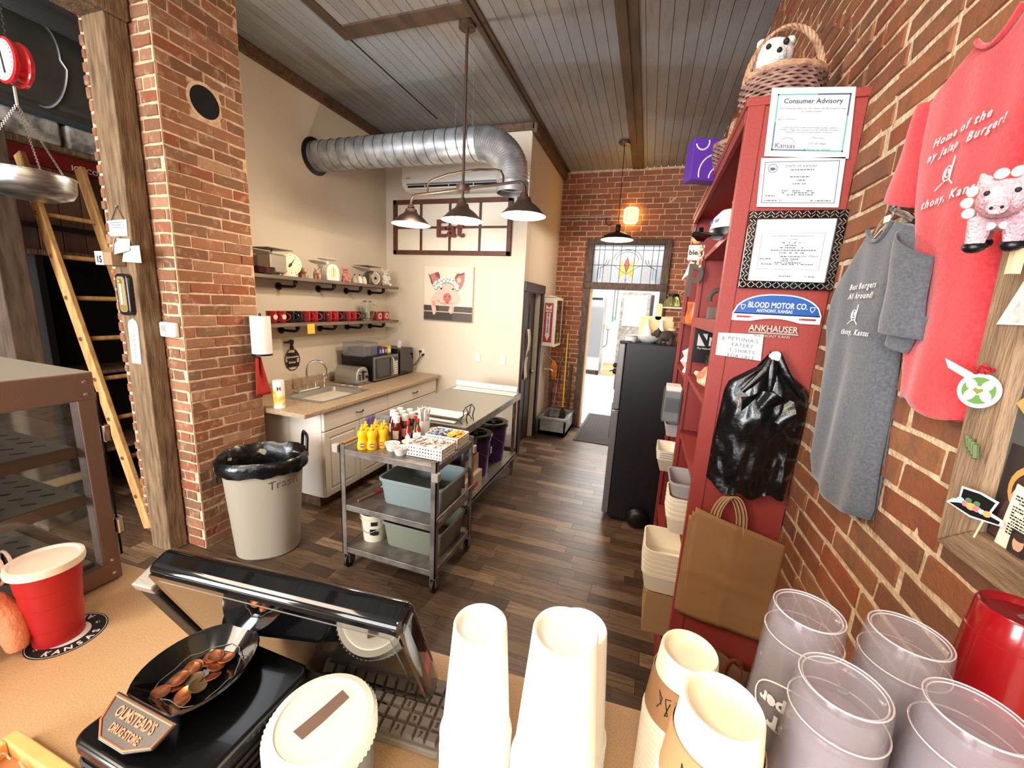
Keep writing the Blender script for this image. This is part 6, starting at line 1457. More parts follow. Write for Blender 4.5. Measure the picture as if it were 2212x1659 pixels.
hs2 = thing('horseshoe', 'dark rusty metal horseshoe on a small base in the eye-level shelf', 'ornament', (.262, 1.84, 1.811)); MB().tube([(-.0 + .034 * cos(a), 0, .085 + .034 * sin(a)) for a in [-.5 + 4.1 * i / 14 for i in range(15)]], .010, 8).build('curved_shoe', mat('rust_dark', (78, 62, 54), .7), hs2, smooth=60); MB().bx(-.035, .03, -.025, .025, 0, .05).build('base', mat('stone_grey', (100, 88, 80), .8), hs2, bevel=.004)
nb = thing('black_sign_board', 'black sign with a white N logo in the shelf just below eye level', 'sign')
MB().bx(.245, .385, 2.34, 2.35, 1.575, 1.757).build('board', M_black, nb)
FN = F_front(.250, 2.339, 1.58)
mb = MB(FN); mb.sheet([(.012, .085), (.012, .15), (.052, .085)], .0005); mb.sheet([(.033, .15), (.058, .15), (.058, .115)], .0005); mb.build('logo_mark', M_paper, nb)
text('NFIB', FN @ T(.066, .09, .0006), .062, M_paper, nb, bold=.002, align='LEFT'); text('The Voice of Small Business', FN @ T(.014, .068, .0006), .0125, M_paper, nb, align='LEFT', bold=.0003); text('MEMBER', FN @ T(.085, .022, .0006), .0135, M_paper, nb, align='LEFT', bold=.0003)
wl = thing('white_shell', 'white scalloped ornament in the far compartment below eye level', 'ornament', (.27, 2.72, 1.466)); MB().lathe([(0, 0), (.03, 0), (.02, .03), (.05, .07), (.03, .10), (.045, .13), (0, .16)], 10).build('shell_body', M_white, wl, smooth=20)
sh = thing('floral_figurine', 'cream and orange shell-like figurine on the shelf level with the price card', 'figurine', (.29, 1.86, 1.501)); MB().sphere((0, 0, .05), .05, 12, 8, sc=(1.3, .9, .6)).sphere((-.02, 0, .085), .03, 10, 7).tube([(-.02, 0, .05), (-.075, 0, .085)], [.03, .008], 8).build('figurine_body', mat('fig_cream', (236, 206, 170), .5, nz=(18, .5, .6), c2=(214, 120, 80)), sh, remesh=.006); 
mb = MB(); rr = random.Random(2)
for i in range(24): a = rr.uniform(0, 6.28); mb.tube([(0, 0, .09), (.04 * cos(a), .04 * sin(a), .12 + rr.uniform(0, .04))], [.006, .001], 5)
mb.build('green_sprigs', mat('sprig_green', (60, 70, 34), .8), sh)['kind'] = 'stuff'
# brochure holder on the divider
bh = thing('brochure_holder', 'clear acrylic holder with white cards fixed to the middle stile', 'holder')
box_open(MB(), .135, .228, 2.36, 2.50, 1.22, 1.40, .003).build('acrylic_box', M_clearp, bh); MB().bx(.145, .22, 2.375, 2.485, 1.225, 1.425).build('card_stack', M_white, bh); MB().bx(.14, .215, 2.352, 2.358, 1.28, 1.36).build('front_pocket', M_clearp, bh)
def nest(nm, lab, x, y, z, n, dz, prof, m, cat, fn=None, group=None, seg=26, sx=1):
    t = thing(nm, lab, cat, (x, y, z), 0, group); mb = MB()
    for i in range(n): mb.lathe(prof, seg, 0, T(0, 0, i * dz), sx=sx)
    mb.build('nested_pieces', m, t, smooth=40)['kind'] = 'stuff'; return t
M_cupc = mat('paper_cream', (240, 226, 196), .7)
t = nest('bowl_stack', 'stack of cream paper bowls with a kraft inside beside the stile', .315, 1.80, 1.275, 9, .0125, [(.036, 0), (.058, .045), (.0605, .046), (.0605, .052), (.057, .05), (.034, .004)], M_cupc, 'bowls', group=None)
MB().lathe([(0, .002), (.036, .002), (.056, .045)], 24, 0, T(0, 0, .101)).build('kraft_inside', M_kraft, t, smooth=60); 
t = nest('cup_stack', 'tall stack of white cups standing under the cream bowls', .315, 1.80, 1.1805, 3, .014, [(0, 0), (.034, 0), (.046, .055), (.048, .056), (.045, .058), (.033, .004), (0, .004)], M_white, 'cups')
def tray_stack(nm, lab, x0, x1, y0, y1, z, n, dz, h, m, k=.82, cat='containers', top=True):
    t = thing(nm, lab, cat); mb = MB(); cx, cy = (x0 + x1) / 2, (y0 + y1) / 2; W, D = x1 - x0, y1 - y0
    for i in range(n):
        def rr(q, zz): return [(cx + p[0] * q, cy + p[1] * q, z + i * dz + zz) for p in rrect(-W / 2, -D / 2, W / 2, D / 2, min(W, D) * .18, 4)]
        loft(mb, [rr(k, 0), rr(.97, h * .85), rr(1, h * .85), rr(1, h), rr(.95, h), rr(k * .96, .004)], cap1=True)
    mb.build('nested_trays', m, t, smooth=35)['kind'] = 'stuff'; return t
M_foam = mat('foam_white', (244, 234, 214), .8, bump=(120, .1)); M_gbox = mat('deli_grey', (176, 170, 170), .35)
tray_stack('clamshell_stack', 'stack of white foam takeout boxes sticking out of the low shelf', .10, .33, 1.74, 1.98, .565, 6, .022, .10, M_foam)
tray_stack('deli_container', 'translucent grey deli container on top of the white container stack', .165, .36, 1.72, 1.93, 1.055, 1, .02, .065, M_gbox)
tray_stack('container_stack', 'stack of white lidded containers under the grey deli container', .17, .35, 1.73, 1.92, .8815, 5, .022, .08, M_foam)
for i in range(4): tray_stack('grey_tray', ('nearest', 'second', 'third', 'farthest')[i] + ' grey plastic tray in the far compartment row', .165, .34, 2.46 + i * .125, 2.575 + i * .125, 1.105 - .16 * 0 + .0, 1, .02, .075, M_gbox)['group'] = 'grey trays in the far compartment'
tray_stack('small_clamshells', 'stack of small pinkish-white cartons behind the brochure holder', .18, .33, 2.54, 2.70, 1.1455 + .07, 5, .02, .07, mat('carton_pinkish', (236, 210, 194), .7))
tray_stack('fry_trays', 'stack of narrow white fry trays in the far low compartment', .15, .27, 2.56, 2.80, .825, 4, .014, .11, M_foam, .5)
cb_ = carton(.135, .36, 1.78, 2.02, .331, .545, 'brown cardboard box under the foam boxes, sticking out of the low shelf', M_cardb)
t = carton(.30, .50, 1.66, 1.90, 1.5005, 1.60, 'flat brown box deep in the shelf behind the price card', M_cardb)
t = thing('black_bin_bag', 'dark shape of a bag on the floor between fridge and red shelving', 'bag', (.10, 3.33, 0)); mb = MB(); mb.sphere((0, 0, .09), .10, 14, 9, sc=(1, .5, .9)); mb.build('bag_body', M_black, t, smooth=60)

# ================================================================ RIGHT WALL: SHIRTS, BOARD, TRINKETS
def interp(tab, z):
    tab = sorted(tab)
    if z <= tab[0][0]: return tab[0][1]
    for a, b in zip(tab, tab[1:]):
        if a[0] <= z <= b[0]: return a[1] + (b[1] - a[1]) * (z - a[0]) / (b[0] - a[0])
    return tab[-1][1]
def fold_g(y, z): k = min(1, max(0, (1.86 - z) * 3)); return .0055 * k * sin(y * 42 + z * 2) + .0015 * sin(y * 61 - z * 5) + .003 * noise.noise(Vector((y * 10, z * 7, 1)))
def fold_r(y, z): k = min(1, max(0, (2.06 - z) * 3)); return .005 * k * sin(y * 38 + z * 3) + .0015 * sin(y * 62 - z * 4) + .003 * noise.noise(Vector((y * 10, z * 7, 5)))
def shirt(nm, lab, m, left, right, z0, z1, fold, x, neck, mi_):
    t = thing(nm, lab, 't-shirt')
    def P(u, v, dx=0):
        z = z0 + (z1 - z0) * v; yl, yr = interp(left, z), interp(right, z); y = yl + (yr - yl) * u
        e = 1 - abs(2 * u - 1) ** 7
        if v > .9 and neck[0] - neck[2] < y < neck[0] + neck[2]: z -= (v - .9) * 10 * neck[3] * (1 - ((y - neck[0]) / neck[2]) ** 2)
        z -= neck[4] * v ** 8 * max(0, abs(y - neck[0]) - neck[2])
        return (x + fold(y, z) - .022 * e + (.551 - x) * (1 - e), y, z + .010 * sin(u * 7) * (1 - v))
    mb = MB(); mb.grid(P, 60, 60); mb.build('torso', m, t, solid=.003, smooth=60)
    mb = MB(); mb.grid(lambda u, v: (.553, P(u, v)[1], P(u, v)[2]), 8, 8); mb.build('back', m, t)
    pts = [(x + fold(neck[0], z1) - .026, neck[0] + neck[2] * (1 - 2 * i / 14), z1 - neck[3] * (1 - (1 - 2 * i / 14) ** 2)) for i in range(15)]
    MB().tube(pts, .005, 6, sy=1).build('collar', m, t, smooth=60)
    return t
M_shg = mat('cotton_grey', (93, 95, 100), .95, nz=(160, .35, .65), c2=(75, 78, 84), bump=(300, .2), sheen=.3); M_shr = mat('cotton_red', (214, 62, 66), .95, nz=(160, .35, .65), c2=(190, 46, 54), bump=(300, .2), sheen=.3)
sg1 = shirt('grey_tshirt', 'grey t-shirt printed Best Burgers All Around hanging on the brick wall', M_shg, [(1.365, 1.385), (1.42, 1.416), (1.6, 1.434), (1.82, 1.50), (1.90, 1.50), (1.96, 1.475), (2.04, 1.385), (2.06, 1.34)], [(1.365, 1.088), (1.395, 1.083), (1.62, 1.115), (1.756, 1.135), (1.82, 1.155), (1.86, 1.13), (1.95, 1.10), (2.02, 1.10), (2.06, 1.15)], 1.368, 2.06, fold_g, .528, (1.245, 0, .055, .035, .42), 0)
def sleeve(t, quad, m, x, nm='sleeve', bulge=.03):
    def P(u, v):
        a = Vector(quad[0]).lerp(Vector(quad[1]), u); b = Vector(quad[3]).lerp(Vector(quad[2]), u); p = a.lerp(b, v)
        return (x - bulge * sin(pi * u) ** .7 - .0015 * sin(v * 8 + u * 4), p.x, p.y)
    mb = MB(); mb.grid(P, 16, 16); mb.build(nm, m, t, solid=.003, smooth=60)
sleeve(sg1, [(1.155, 1.815), (1.015, 1.800), (1.045, 1.965), (1.175, 2.040)], M_shg, .520, bulge=.035)
sleeve(sg1, [(1.128, 1.792), (1.060, 1.768), (1.012, 1.845), (1.150, 1.840)], M_shg, .523, 'sleeve_underside', .02)
sr1 = shirt('red_tshirt', 'red t-shirt printed Home of the Jalapeno Burger, higher on the wall than the grey one', M_shr, [(1.665, 1.090), (1.75, 1.105), (1.972, 1.154), (2.08, 1.20), (2.20, 1.23), (2.325, 1.24), (2.35, 1.10)], [(1.665, .872), (1.718, .880), (1.79, .886), (1.95, .906), (2.126, .905), (2.3, .86), (2.35, .93)], 1.668, 2.35, fold_r, .545, (1.02, 0, .05, .03, .12), 0)
sleeve(sr1, [(1.335, 2.135), (1.195, 2.088), (1.205, 2.31), (1.262, 2.325)], M_shr, .540, bulge=.02)
sleeve(sr1, [(.91, 2.13), (.80, 2.15), (.80, 2.29), (.90, 2.33)], M_shr, .540, bulge=.02)
M_prt = mat('print_white', (240, 236, 232), .7)
def on_shirt(fold, x, yc, zc):
    return lambda p: Vector((x + fold(yc - p.x, zc + p.y) - .030 - p.z * .3, yc - p.x, zc + p.y))
def prt(t, s, fold, x, yc, zc, size, w=1.0, shear=.2): text(s, None, size, M_prt, t, name='print', extrude=.0002, bold=.0004, shear=shear, sx=w, fn=on_shirt(fold, x, yc, zc), spacing=1.28)
def swirl(t, fold, x, yc, zc, s):
    f = on_shirt(fold, x, yc, zc)
    for pts in ([((.28 + .030 * i) * s * cos(-.6 + i * .42) * .5, (.28 + .030 * i) * s * sin(-.6 + i * .42) * .5, 0) for i in range(30)], [(.45 * s, .95 * s, 0), (.42 * s, .3 * s, 0), (.40 * s, -.55 * s, 0), (.9 * s, -.95 * s, 0)], [(.2 * s, -.55 * s, 0), (-.4 * s, -.6 * s, 0), (-1.1 * s, -.95 * s, 0)]):
        MB().tube([tuple(f(Vector(p))) for p in pts], .0011, 5).build('print', M_prt, t)
prt(sg1, 'Best Burgers', fold_g, .528, 1.256, 1.912, .021); prt(sg1, 'All Around!', fold_g, .528, 1.257, 1.888, .021); swirl(sg1, fold_g, .528, 1.262, 1.848, .026); prt(sg1, 'thony, Kansas', fold_g, .528, 1.244, 1.797, .020)
prt(sr1, 'Home of the', fold_r, .545, 1.052, 2.188, .022); prt(sr1, 'ny Jalap  Burger!', fold_r, .545, 1.034, 2.162, .022); swirl(sr1, fold_r, .545, 1.052, 2.120, .027); prt(sr1, 'thony, Kansas', fold_r, .545, 1.030, 2.066, .023)
hg = thing('clear_hanger', 'clear plastic hanger showing above the grey t-shirt collar', 'hanger'); MB().tube([(.535, 1.36, 2.045), (.53, 1.30, 2.075), (.53, 1.26, 2.10), (.53, 1.245, 2.115), (.545, 1.24, 2.13)], [.006, .008, .009, .006, .004], 8).build('hanger_arm', M_glassc, hg, smooth=60); MB().tube([(.53, 1.26, 2.10), (.53, 1.20, 2.075), (.535, 1.14, 2.04)], [.009, .008, .006], 8).build('hanger_arm', M_glassc, hg, smooth=60); MB().box((.522, 1.262, 2.078), (.004, .022, .016)).build('size_tag', M_paper, hg)

ck_ = thing('chalkboard', 'large chalkboard in a pale weathered wood frame on the right wall', 'board')
M_bar = mat('barnwood_pale', (156, 128, 100), .85, nz=(8, .35, .7), c2=(118, 94, 72), stretch=(6, 6, .8), bump=(30, .5)); M_bar2 = mat('barnwood_rail', (150, 122, 94), .85, nz=(8, .35, .7), c2=(112, 90, 70), stretch=(6, .8, 6), bump=(30, .5))
FR = F_right(.555, 0, 0)
MB(FR).prism([(-.858, 1.455), (-.792, 1.510), (-.838, 2.25), (-.912, 2.25)], 0, .026).build('stile', M_bar, ck_, bevel=.003)
MB(FR).prism([(-.858, 1.455), (-.05, 1.455), (-.05, 1.510), (-.792, 1.510)], 0, .027).build('rail', M_bar2, ck_, bevel=.003)
MB(FR).prism([(-.80, 1.50), (-.05, 1.50), (-.05, 2.25), (-.845, 2.25)], 0, .008).build('slate', mat('slate', (62, 62, 60), .8, nz=(4, .35, .7), c2=(88, 88, 86)), ck_)
FQ = FR @ T(0, 0, .0085)
por = thing('angel_print', 'printed picture of a dark-haired woman with an orange halo at the board\'s lower corner', 'picture')
mb = MB(FQ); mm = [mat('pr_dark', (40, 32, 30), .7), mat('pr_halo', (206, 146, 76), .7), mat('pr_hair', (52, 36, 30), .7), mat('pr_skin', (206, 158, 128), .7), mat('pr_dress', (78, 48, 44), .7), M_paper]
mb.sheet(rect(-.795, 1.512, -.60, 1.66), .0004, 0); mb.sheet(ell(-.745, 1.600, .035, .038), .0008, 1); mb.sheet(ell(-.745, 1.597, .027, .030), .0012, 2); mb.sheet(ell(-.757, 1.583, .013, .018), .0016, 3); mb.sheet([(-.79, 1.515), (-.70, 1.515), (-.725, 1.57), (-.775, 1.575)], .0014, 4)
mb.sheet(ell(-.68, 1.60, .03, .035), .0008, 1); mb.sheet(ell(-.685, 1.58, .018, .022), .0012, 3); mb.build('printed_picture', mm, por)
art = thing('newspaper_clipping', 'cream clipping with lines of print and a small portrait photo', 'clipping')
MB(FQ).prism([(-.765, 1.500), (-.640, 1.480), (-.640, 1.592), (-.757, 1.608)], .006, .0075).build('sheet', mat('paper_cream2', (236, 226, 202), .8), art)
mb = MB(FQ)
for i in range(13): scribble(mb, -.752, 1.590 - i * .0045 if i < 3 else 1.587 - i * .0045, -.66, .0022, 0, .008, i, .9)
mb.build('fine_print', M_ink, art); mb = MB(FQ @ T(0, 0, .0082)); mb.sheet(rect(-.742, 1.505, -.712, 1.545), 0, 0); mb.sheet(ell(-.727, 1.528, .009, .012), .0004, 3); mb.sheet(ell(-.727, 1.537, .010, .006), .0008, 2); mb.sheet([(-.738, 1.506), (-.716, 1.506), (-.720, 1.517), (-.734, 1.517)], .0004, 2); mb.build('portrait', mm, art)
hp_ = thing('paper_hat_prop', 'cut-out black hat with flowers on a stick stuck to the board frame', 'prop')
Fh = frame((.512, .775, 1.552), (.52, -.85, 0), (0, 0, 1)) @ RZ(-.08)
MB(Fh).prism([(-.032, -.006), (-.026, .004), (-.020, .006), (-.022, .028), (.0, .030), (.022, .026), (.019, .006), (.034, .002), (.036, -.007), (0, -.014)], 0, .0008).build('white_edge', M_paper, hp_)
MB(Fh).prism([(-.029, -.005), (-.017, .001), (-.019, .025), (.0, .027), (.019, .023), (.016, .001), (.031, -.001), (.031, -.006), (0, -.011)], .0008, .0014).build('black_hat', M_black, hp_)
mb = MB(Fh)
for i, (x, y, r, k) in enumerate(((-.017, .006, .005, 0), (-.010, .004, .005, 1), (-.003, .003, .006, 2), (.004, .003, .005, 1), (.010, .002, .004, 0), (-.008, .011, .004, 3), (.002, .011, .004, 3), (.016, .002, .005, 2))): mb.sheet(ell(x, y, r, r, 9), .0018 + i * .0001, k)
mb.build('flowers', [mat('fl_blue', (150, 200, 220), .6), mat('fl_pink', (232, 110, 110), .6), mat('fl_orange', (236, 150, 90), .6), mat('fl_leaf', (70, 110, 70), .6)], hp_)
MB(Fh).tube([(.014, -.010, -.001), (.012, -.042, -.001)], .0013, 6).build('stick', M_pine, hp_)
rd_ = thing('green_round_badge', 'round white and green cardboard badge with a red rose clipped to the board frame', 'badge')
Fb = frame((.512, .829, 1.731), (.50, -.86, 0), (0, 0, 1))
MB(Fb).prism(ell(0, 0, .0265, .028, 36), 0, .0015).build('disc', M_paper, rd_); MB(Fb).prism(ell(0, 0, .0205, .0215, 36), .0015, .002).build('green_field', mat('badge_green', (92, 136, 62), .6), rd_)
mb = MB(Fb)
for (x, y, a) in ((-.0095, .008, .5), (.0095, .009, -.5), (-.009, -.008, -.4), (.010, -.007, .4)): mb.sheet(ell(x, y, .0068, .010, 14, a), .0022)
mb.sheet(rect(-.008, -.007, .008, .007), .00215); mb.build('white_clover', M_paper, rd_)
MB(Fb).prism([(.0, -.006), (.006, .0), (.0045, .0045), (0, .002), (-.0045, .0045), (-.006, 0)], .0023, .0028).build('heart', mat('heart_olive', (124, 128, 40), .6), rd_)
mb = MB(Fb)
for i in range(14): a = i * 2.4; r = .0008 * i; mb.tube([(r * cos(a), .034 + r * sin(a) * .7, .003), (r * 1.25 * cos(a + .5), .034 + r * 1.25 * sin(a + .5) * .7, .006)], .0028, 6)
mb.build('rose', mat('rose_red', (150, 24, 28), .7), rd_, smooth=60)['kind'] = 'stuff'
MB(Fb).prism([(-.052, .045), (-.012, .026), (-.014, .014), (-.045, .030)], .001, .002).build('ribbon_tag', M_paper, rd_)
st_ = thing('cactus_clip', 'green striped clip on the lower part of the board frame', 'clip'); mb = MB(); [mb.tube([(.522, .842 - k * .007, 1.652 - k * .003), (.519, .828 - k * .006, 1.636 - k * .004)], .004, 6) for k in range(4)]; mb.build('clip_body', mat('clip_green', (96, 112, 70), .6), st_)
bwp = thing('photo_print', 'black and white photo print pinned to the top of the board frame', 'photo'); MB(FR).prism([(-.855, 1.836), (-.74, 1.836), (-.74, 1.93), (-.815, 1.93)], .028, .0295).build('sheet', M_paper, bwp); MB(FR).prism([(-.838, 1.840), (-.742, 1.840), (-.742, 1.925), (-.80, 1.925)], .0295, .03).build('photo_image', mat('photo_grey', (176, 172, 168), .6, nz=(40, .4, .6), c2=(230, 226, 222)), bwp)
ob = MB(FR).prism([(-.805, 1.72), (-.79, 1.735), (-.76, 1.715), (-.77, 1.695)], .009, .012).build('gold_card', mat('gold_card', (196, 166, 96), .6)); tag(ob, 'small gold card stuck on the slate near the badge', 'card')
obb = MB(FR).prism([(-.795, 1.835), (-.76, 1.82), (-.77, 1.812)], .028, .032).build('black_pen', M_black); tag(obb, 'black marker below the black and white photo', 'marker')
pk = pig('plush_pig', 'pink fluffy toy pig with black hooves and a white bead collar', .475, .815, 1.950, .95, radians(235), mat('plush_pink', (240, 150, 165), 1, bump=(260, 1.2), nz=(40, .4, .6), c2=(255, 205, 212), sheen=.6)); pk['category'] = 'plush toy'; pk.rotation_euler = (0, radians(12), radians(235))
mb = MB(); [mb.sphere((.032 + .004, .034 * cos(a), .064 + .034 * sin(a)), .0075, 8, 6) for a in [2 * pi * i / 14 for i in range(14)]]; mb.build('bead_collar', M_white, pk, smooth=60)['kind'] = 'stuff'
mb = MB()
for xx in (-.03, .034):
    for s_ in (-1, 1): mb.sphere((xx, s_ * .018, .002), .013, 8, 6, sc=(1.1, 1, .7))
mb.build('hooves', M_black, pk, smooth=60)['kind'] = 'stuff'
t = MB().tube([(.50, .80, 2.02), (.53, .77, 2.10)], .005, 6, sy=.5).build('orange_strap', mat('strap_orange', (240, 130, 50), .6)); tag(t, 'short orange strap above the pink toy pig', 'strap')
t = MB().box((.49, .795, 1.925), (.012, .010, .035), M=Matrix()).build('wooden_peg', M_pine); tag(t, 'small wooden peg below the pink toy pig', 'peg')

# ================================================================ LEFT SIDE, BEYOND THE PILLAR
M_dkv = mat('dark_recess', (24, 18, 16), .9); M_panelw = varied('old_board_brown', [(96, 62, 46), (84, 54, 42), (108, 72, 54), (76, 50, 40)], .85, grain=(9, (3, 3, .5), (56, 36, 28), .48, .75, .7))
M_white_st = mat('painted_block', (190, 186, 180), .8, nz=(9, .4, .62), c2=(108, 102, 94), bump=(20, .4))
rk_ = thing('stair_rack', 'dark wooden structure with pale ledges seen past the brick pillar', 'rack')
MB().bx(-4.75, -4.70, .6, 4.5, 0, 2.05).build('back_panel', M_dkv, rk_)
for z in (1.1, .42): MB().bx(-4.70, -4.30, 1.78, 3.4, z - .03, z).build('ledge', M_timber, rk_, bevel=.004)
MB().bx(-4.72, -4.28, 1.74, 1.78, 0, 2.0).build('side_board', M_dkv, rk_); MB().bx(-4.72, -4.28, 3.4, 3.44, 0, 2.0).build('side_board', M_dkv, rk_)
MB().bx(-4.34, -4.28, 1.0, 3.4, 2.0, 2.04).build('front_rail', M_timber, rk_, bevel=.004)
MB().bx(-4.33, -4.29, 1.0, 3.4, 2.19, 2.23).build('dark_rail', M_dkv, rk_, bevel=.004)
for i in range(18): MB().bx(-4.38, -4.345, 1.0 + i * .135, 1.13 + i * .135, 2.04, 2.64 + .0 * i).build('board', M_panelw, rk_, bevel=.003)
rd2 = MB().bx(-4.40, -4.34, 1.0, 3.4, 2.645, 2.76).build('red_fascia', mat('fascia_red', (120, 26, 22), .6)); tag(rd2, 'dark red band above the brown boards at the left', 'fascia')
text('ICE COLD', F_left(-4.338, 2.16, 2.665), .05, M_paper, rd2, bold=.001)
hb = MB().bx(-4.42, -4.28, 1.0, 3.4, 2.765, 2.80).build('shelf_beam', M_timber, bevel=.004); tag(hb, 'brown beam carrying the whitewashed blocks at the left', 'beam')
for i, (a, b) in enumerate(((1.10, 1.60), (1.625, 1.985), (2.02, 2.40), (2.43, 2.9))):
    o = MB().bx(-4.40, -4.27, a, b, 2.801, 2.965).build('painted_block', M_white_st, bevel=.015); tag(o, ('nearest', 'second', 'third', 'farthest')[i] + ' whitewashed block in the row below the big duct', 'block', 'whitewashed blocks')
tag(MB().bx(-4.45, -4.30, 1.0, 3.6, 2.968, 3.02).build('steel_beam', mat('beam_bluegrey', (64, 72, 76), .6), bevel=.004), 'blue-grey steel beam running under the big duct', 'beam')
tag(MB().bx(-4.22, -4.02, 1.46, 1.60, 0, 2.80).build('timber_post', mat('timber_dark', (96, 76, 60), .85, nz=(6, .35, .7), c2=(60, 46, 36), stretch=(5, 5, .7)), bevel=.006), 'dark timber post at the far left behind the ladder', 'post')
bd_ = thing('large_duct', 'large dull metal spiral duct under the ceiling at the far left', 'duct')
MB().tube([(-4.2, .3, 3.28), (-4.2, 4.4, 3.28)], .25, 36).build('duct_shell', mat('duct_dull', (124, 120, 112), .42, .75, nz=(3, .3, .7), c2=(88, 84, 78)), bd_, smooth=60)
for i in range(12): MB().tube([(-4.2 + .2525 * cos(a), .45 + i * .36 + .03 * a / 6.28, 3.28 + .2525 * sin(a)) for a in [2 * pi * k / 36 for k in range(36)]], .006, 5, closed=True).build('seam_ring', M_galv, bd_, smooth=60)
# ladder
ld = thing('ladder', 'light wooden ladder leaning back behind the square post', 'ladder')
M_lad = mat('ladder_pine', (206, 160, 100), .6, nz=(8, .35, .7), c2=(166, 118, 70), stretch=(4, 4, .8))
ft, tp = Vector((-3.40, 0, .0)), Vector((-4.28, 0, 2.68)); dL = tp - ft; an = math.atan2(dL.x, dL.z)
for y in (1.755, 2.07): MB(T(-3.41, y, .018) @ RY(an)).bx(-.045, .045, -.017, .017, 0, 2.80).build('rail', M_lad, ld, bevel=.006)
for i in range(8):
    z = .26 + i * .303; c = T(-3.41, 0, .018) @ RY(an) @ Vector((0, 0, z))
    MB().tube([(c.x, 1.735, c.z), (c.x, 2.09, c.z)], .017, 10).build('rung', M_lad, ld, smooth=60)
    MB().lathe([(0, 0), (.016, 0), (.013, .008), (0, .01)], 12, 0, T(c.x, 1.738, c.z) @ RX(pi / 2)).build('rung_bolt', mat('bolt_copper', (150, 96, 70), .4, .6), ld, smooth=50)

# things pinned to the post
FPo = F_front(0, 1.629, 0)
pc = thing('hanging_card', 'small white card hanging on a string from a nail in the post', 'card')
MB(FPo).prism([(-3.160, 2.105), (-2.998, 2.105), (-2.99, 2.20), (-3.162, 2.195)], .001, .004).build('sheet', M_paper, pc); MB(FPo).tube([(-3.13, 2.195, .004), (-3.057, 2.273, .006), (-3.01, 2.20, .004)], .0018, 5).build('string', M_iron, pc); MB(FPo).sphere((-3.057, 2.275, .006), .006, 8, 5).build('nail', M_steel, pc)
mb = MB(FPo); [scribble(mb, -3.14, 2.18 - i * .014, -3.02, .005, 0, .0045, i, .8) for i in range(3)]; mb.build('fine_print', M_lt, pc)['kind'] = 'stuff'
cz = thing('desk_calendar', 'small white block calendar showing 15 with curled paper above it on the post', 'calendar')
MB().bx(-3.185, -3.05, 1.56, 1.628, 1.93, 2.005).build('block', mat('wood_block', (150, 122, 88), .7), cz, bevel=.003); MB().bx(-3.19, -3.115, 1.553, 1.56, 1.93, 2.008).build('number_card', M_paper, cz); text('15', F_front(-3.152, 1.5525, 1.945), .052, M_ink, cz, bold=.002)
mb = MB(); mb.sheet([(0, 0), (.09, .01), (.11, -.06), (.03, -.10)], 0, 0, T(-3.07, 1.60, 2.09) @ RX(1.2) @ RY(.3)).sheet([(0, 0), (.05, .05), (.02, .09), (-.03, .05)], 0, 0, T(-3.09, 1.59, 2.02) @ RX(1.3) @ RY(-.5)).sheet([(0, 0), (.13, 0), (.12, .10), (.02, .09)], 0, 0, T(-3.03, 1.60, 1.955) @ RX(1.5) @ RY(.2)); mb.build('curled_papers', M_paper, cz, solid=.002)['kind'] = 'stuff'
th_ = thing('thermometer', 'dark-framed brass thermometer screwed to the post', 'thermometer')
MB(FPo).prism(rrect(-3.123, 1.635, -3.010, 1.885, .03, 5), .001, .03).build('case', mat('case_navy', (26, 24, 30), .3, coat=.4), th_, bevel=.006, smooth=40)
MB(FPo).prism(rrect(-3.103, 1.655, -3.030, 1.868, .02, 4), .03, .033).build('scale_plate', mat('brass_plate', (176, 156, 106), .4, .5), th_); MB(FPo).tube([(-3.066, 1.70, .036), (-3.066, 1.83, .036)], .006, 8).build('glass_tube', M_white, th_); MB(FPo).sphere((-3.066, 1.838, .036), .014, 10, 7).build('bulb_knob', M_brass := mat('brass', (196, 168, 100), .35, .7), th_); MB(FPo).prism(rect(-3.095, 1.662, -3.038, 1.695), .033, .035).build('lower_plate', M_brass, th_)
wt2 = thing('white_thermometer', 'long white arched thermometer plate below the dark one', 'thermometer'); MB(FPo).prism([(-3.108, 1.33), (-3.02, 1.33), (-3.008, 1.57), (-3.02, 1.60), (-3.048, 1.615), (-3.085, 1.60), (-3.1, 1.57)], .001, .006).build('plate', M_paper, wt2)
mb = MB(FPo); [mb.sheet(rect(x, 1.36 + i * .018, x + .012, 1.364 + i * .018), .0066) for i in range(9) for x in (-3.082, -3.052)]; mb.build('scale_marks', M_lt, wt2)['kind'] = 'stuff'; MB(FPo).tube([(-3.064, 1.36, .008), (-3.056, 1.55, .008)], .002, 6).build('glass_tube', M_steel, wt2)
ts_ = thing('thermostat', 'white thermostat with a grey display on the front of the brick pillar', 'thermostat')
MB().bx(-2.965, -2.83, 1.712, 1.752, 1.505, 1.60).build('case', M_white, ts_, bevel=.012, bseg=3); MB().bx(-2.945, -2.90, 1.710, 1.713, 1.54, 1.58).build('display', mat('lcd_green', (150, 156, 136), .3), ts_)
for i in range(3): MB().bx(-2.875, -2.855, 1.710, 1.713, 1.535 + i * .018, 1.543 + i * .018).build('button', M_bracket, ts_)

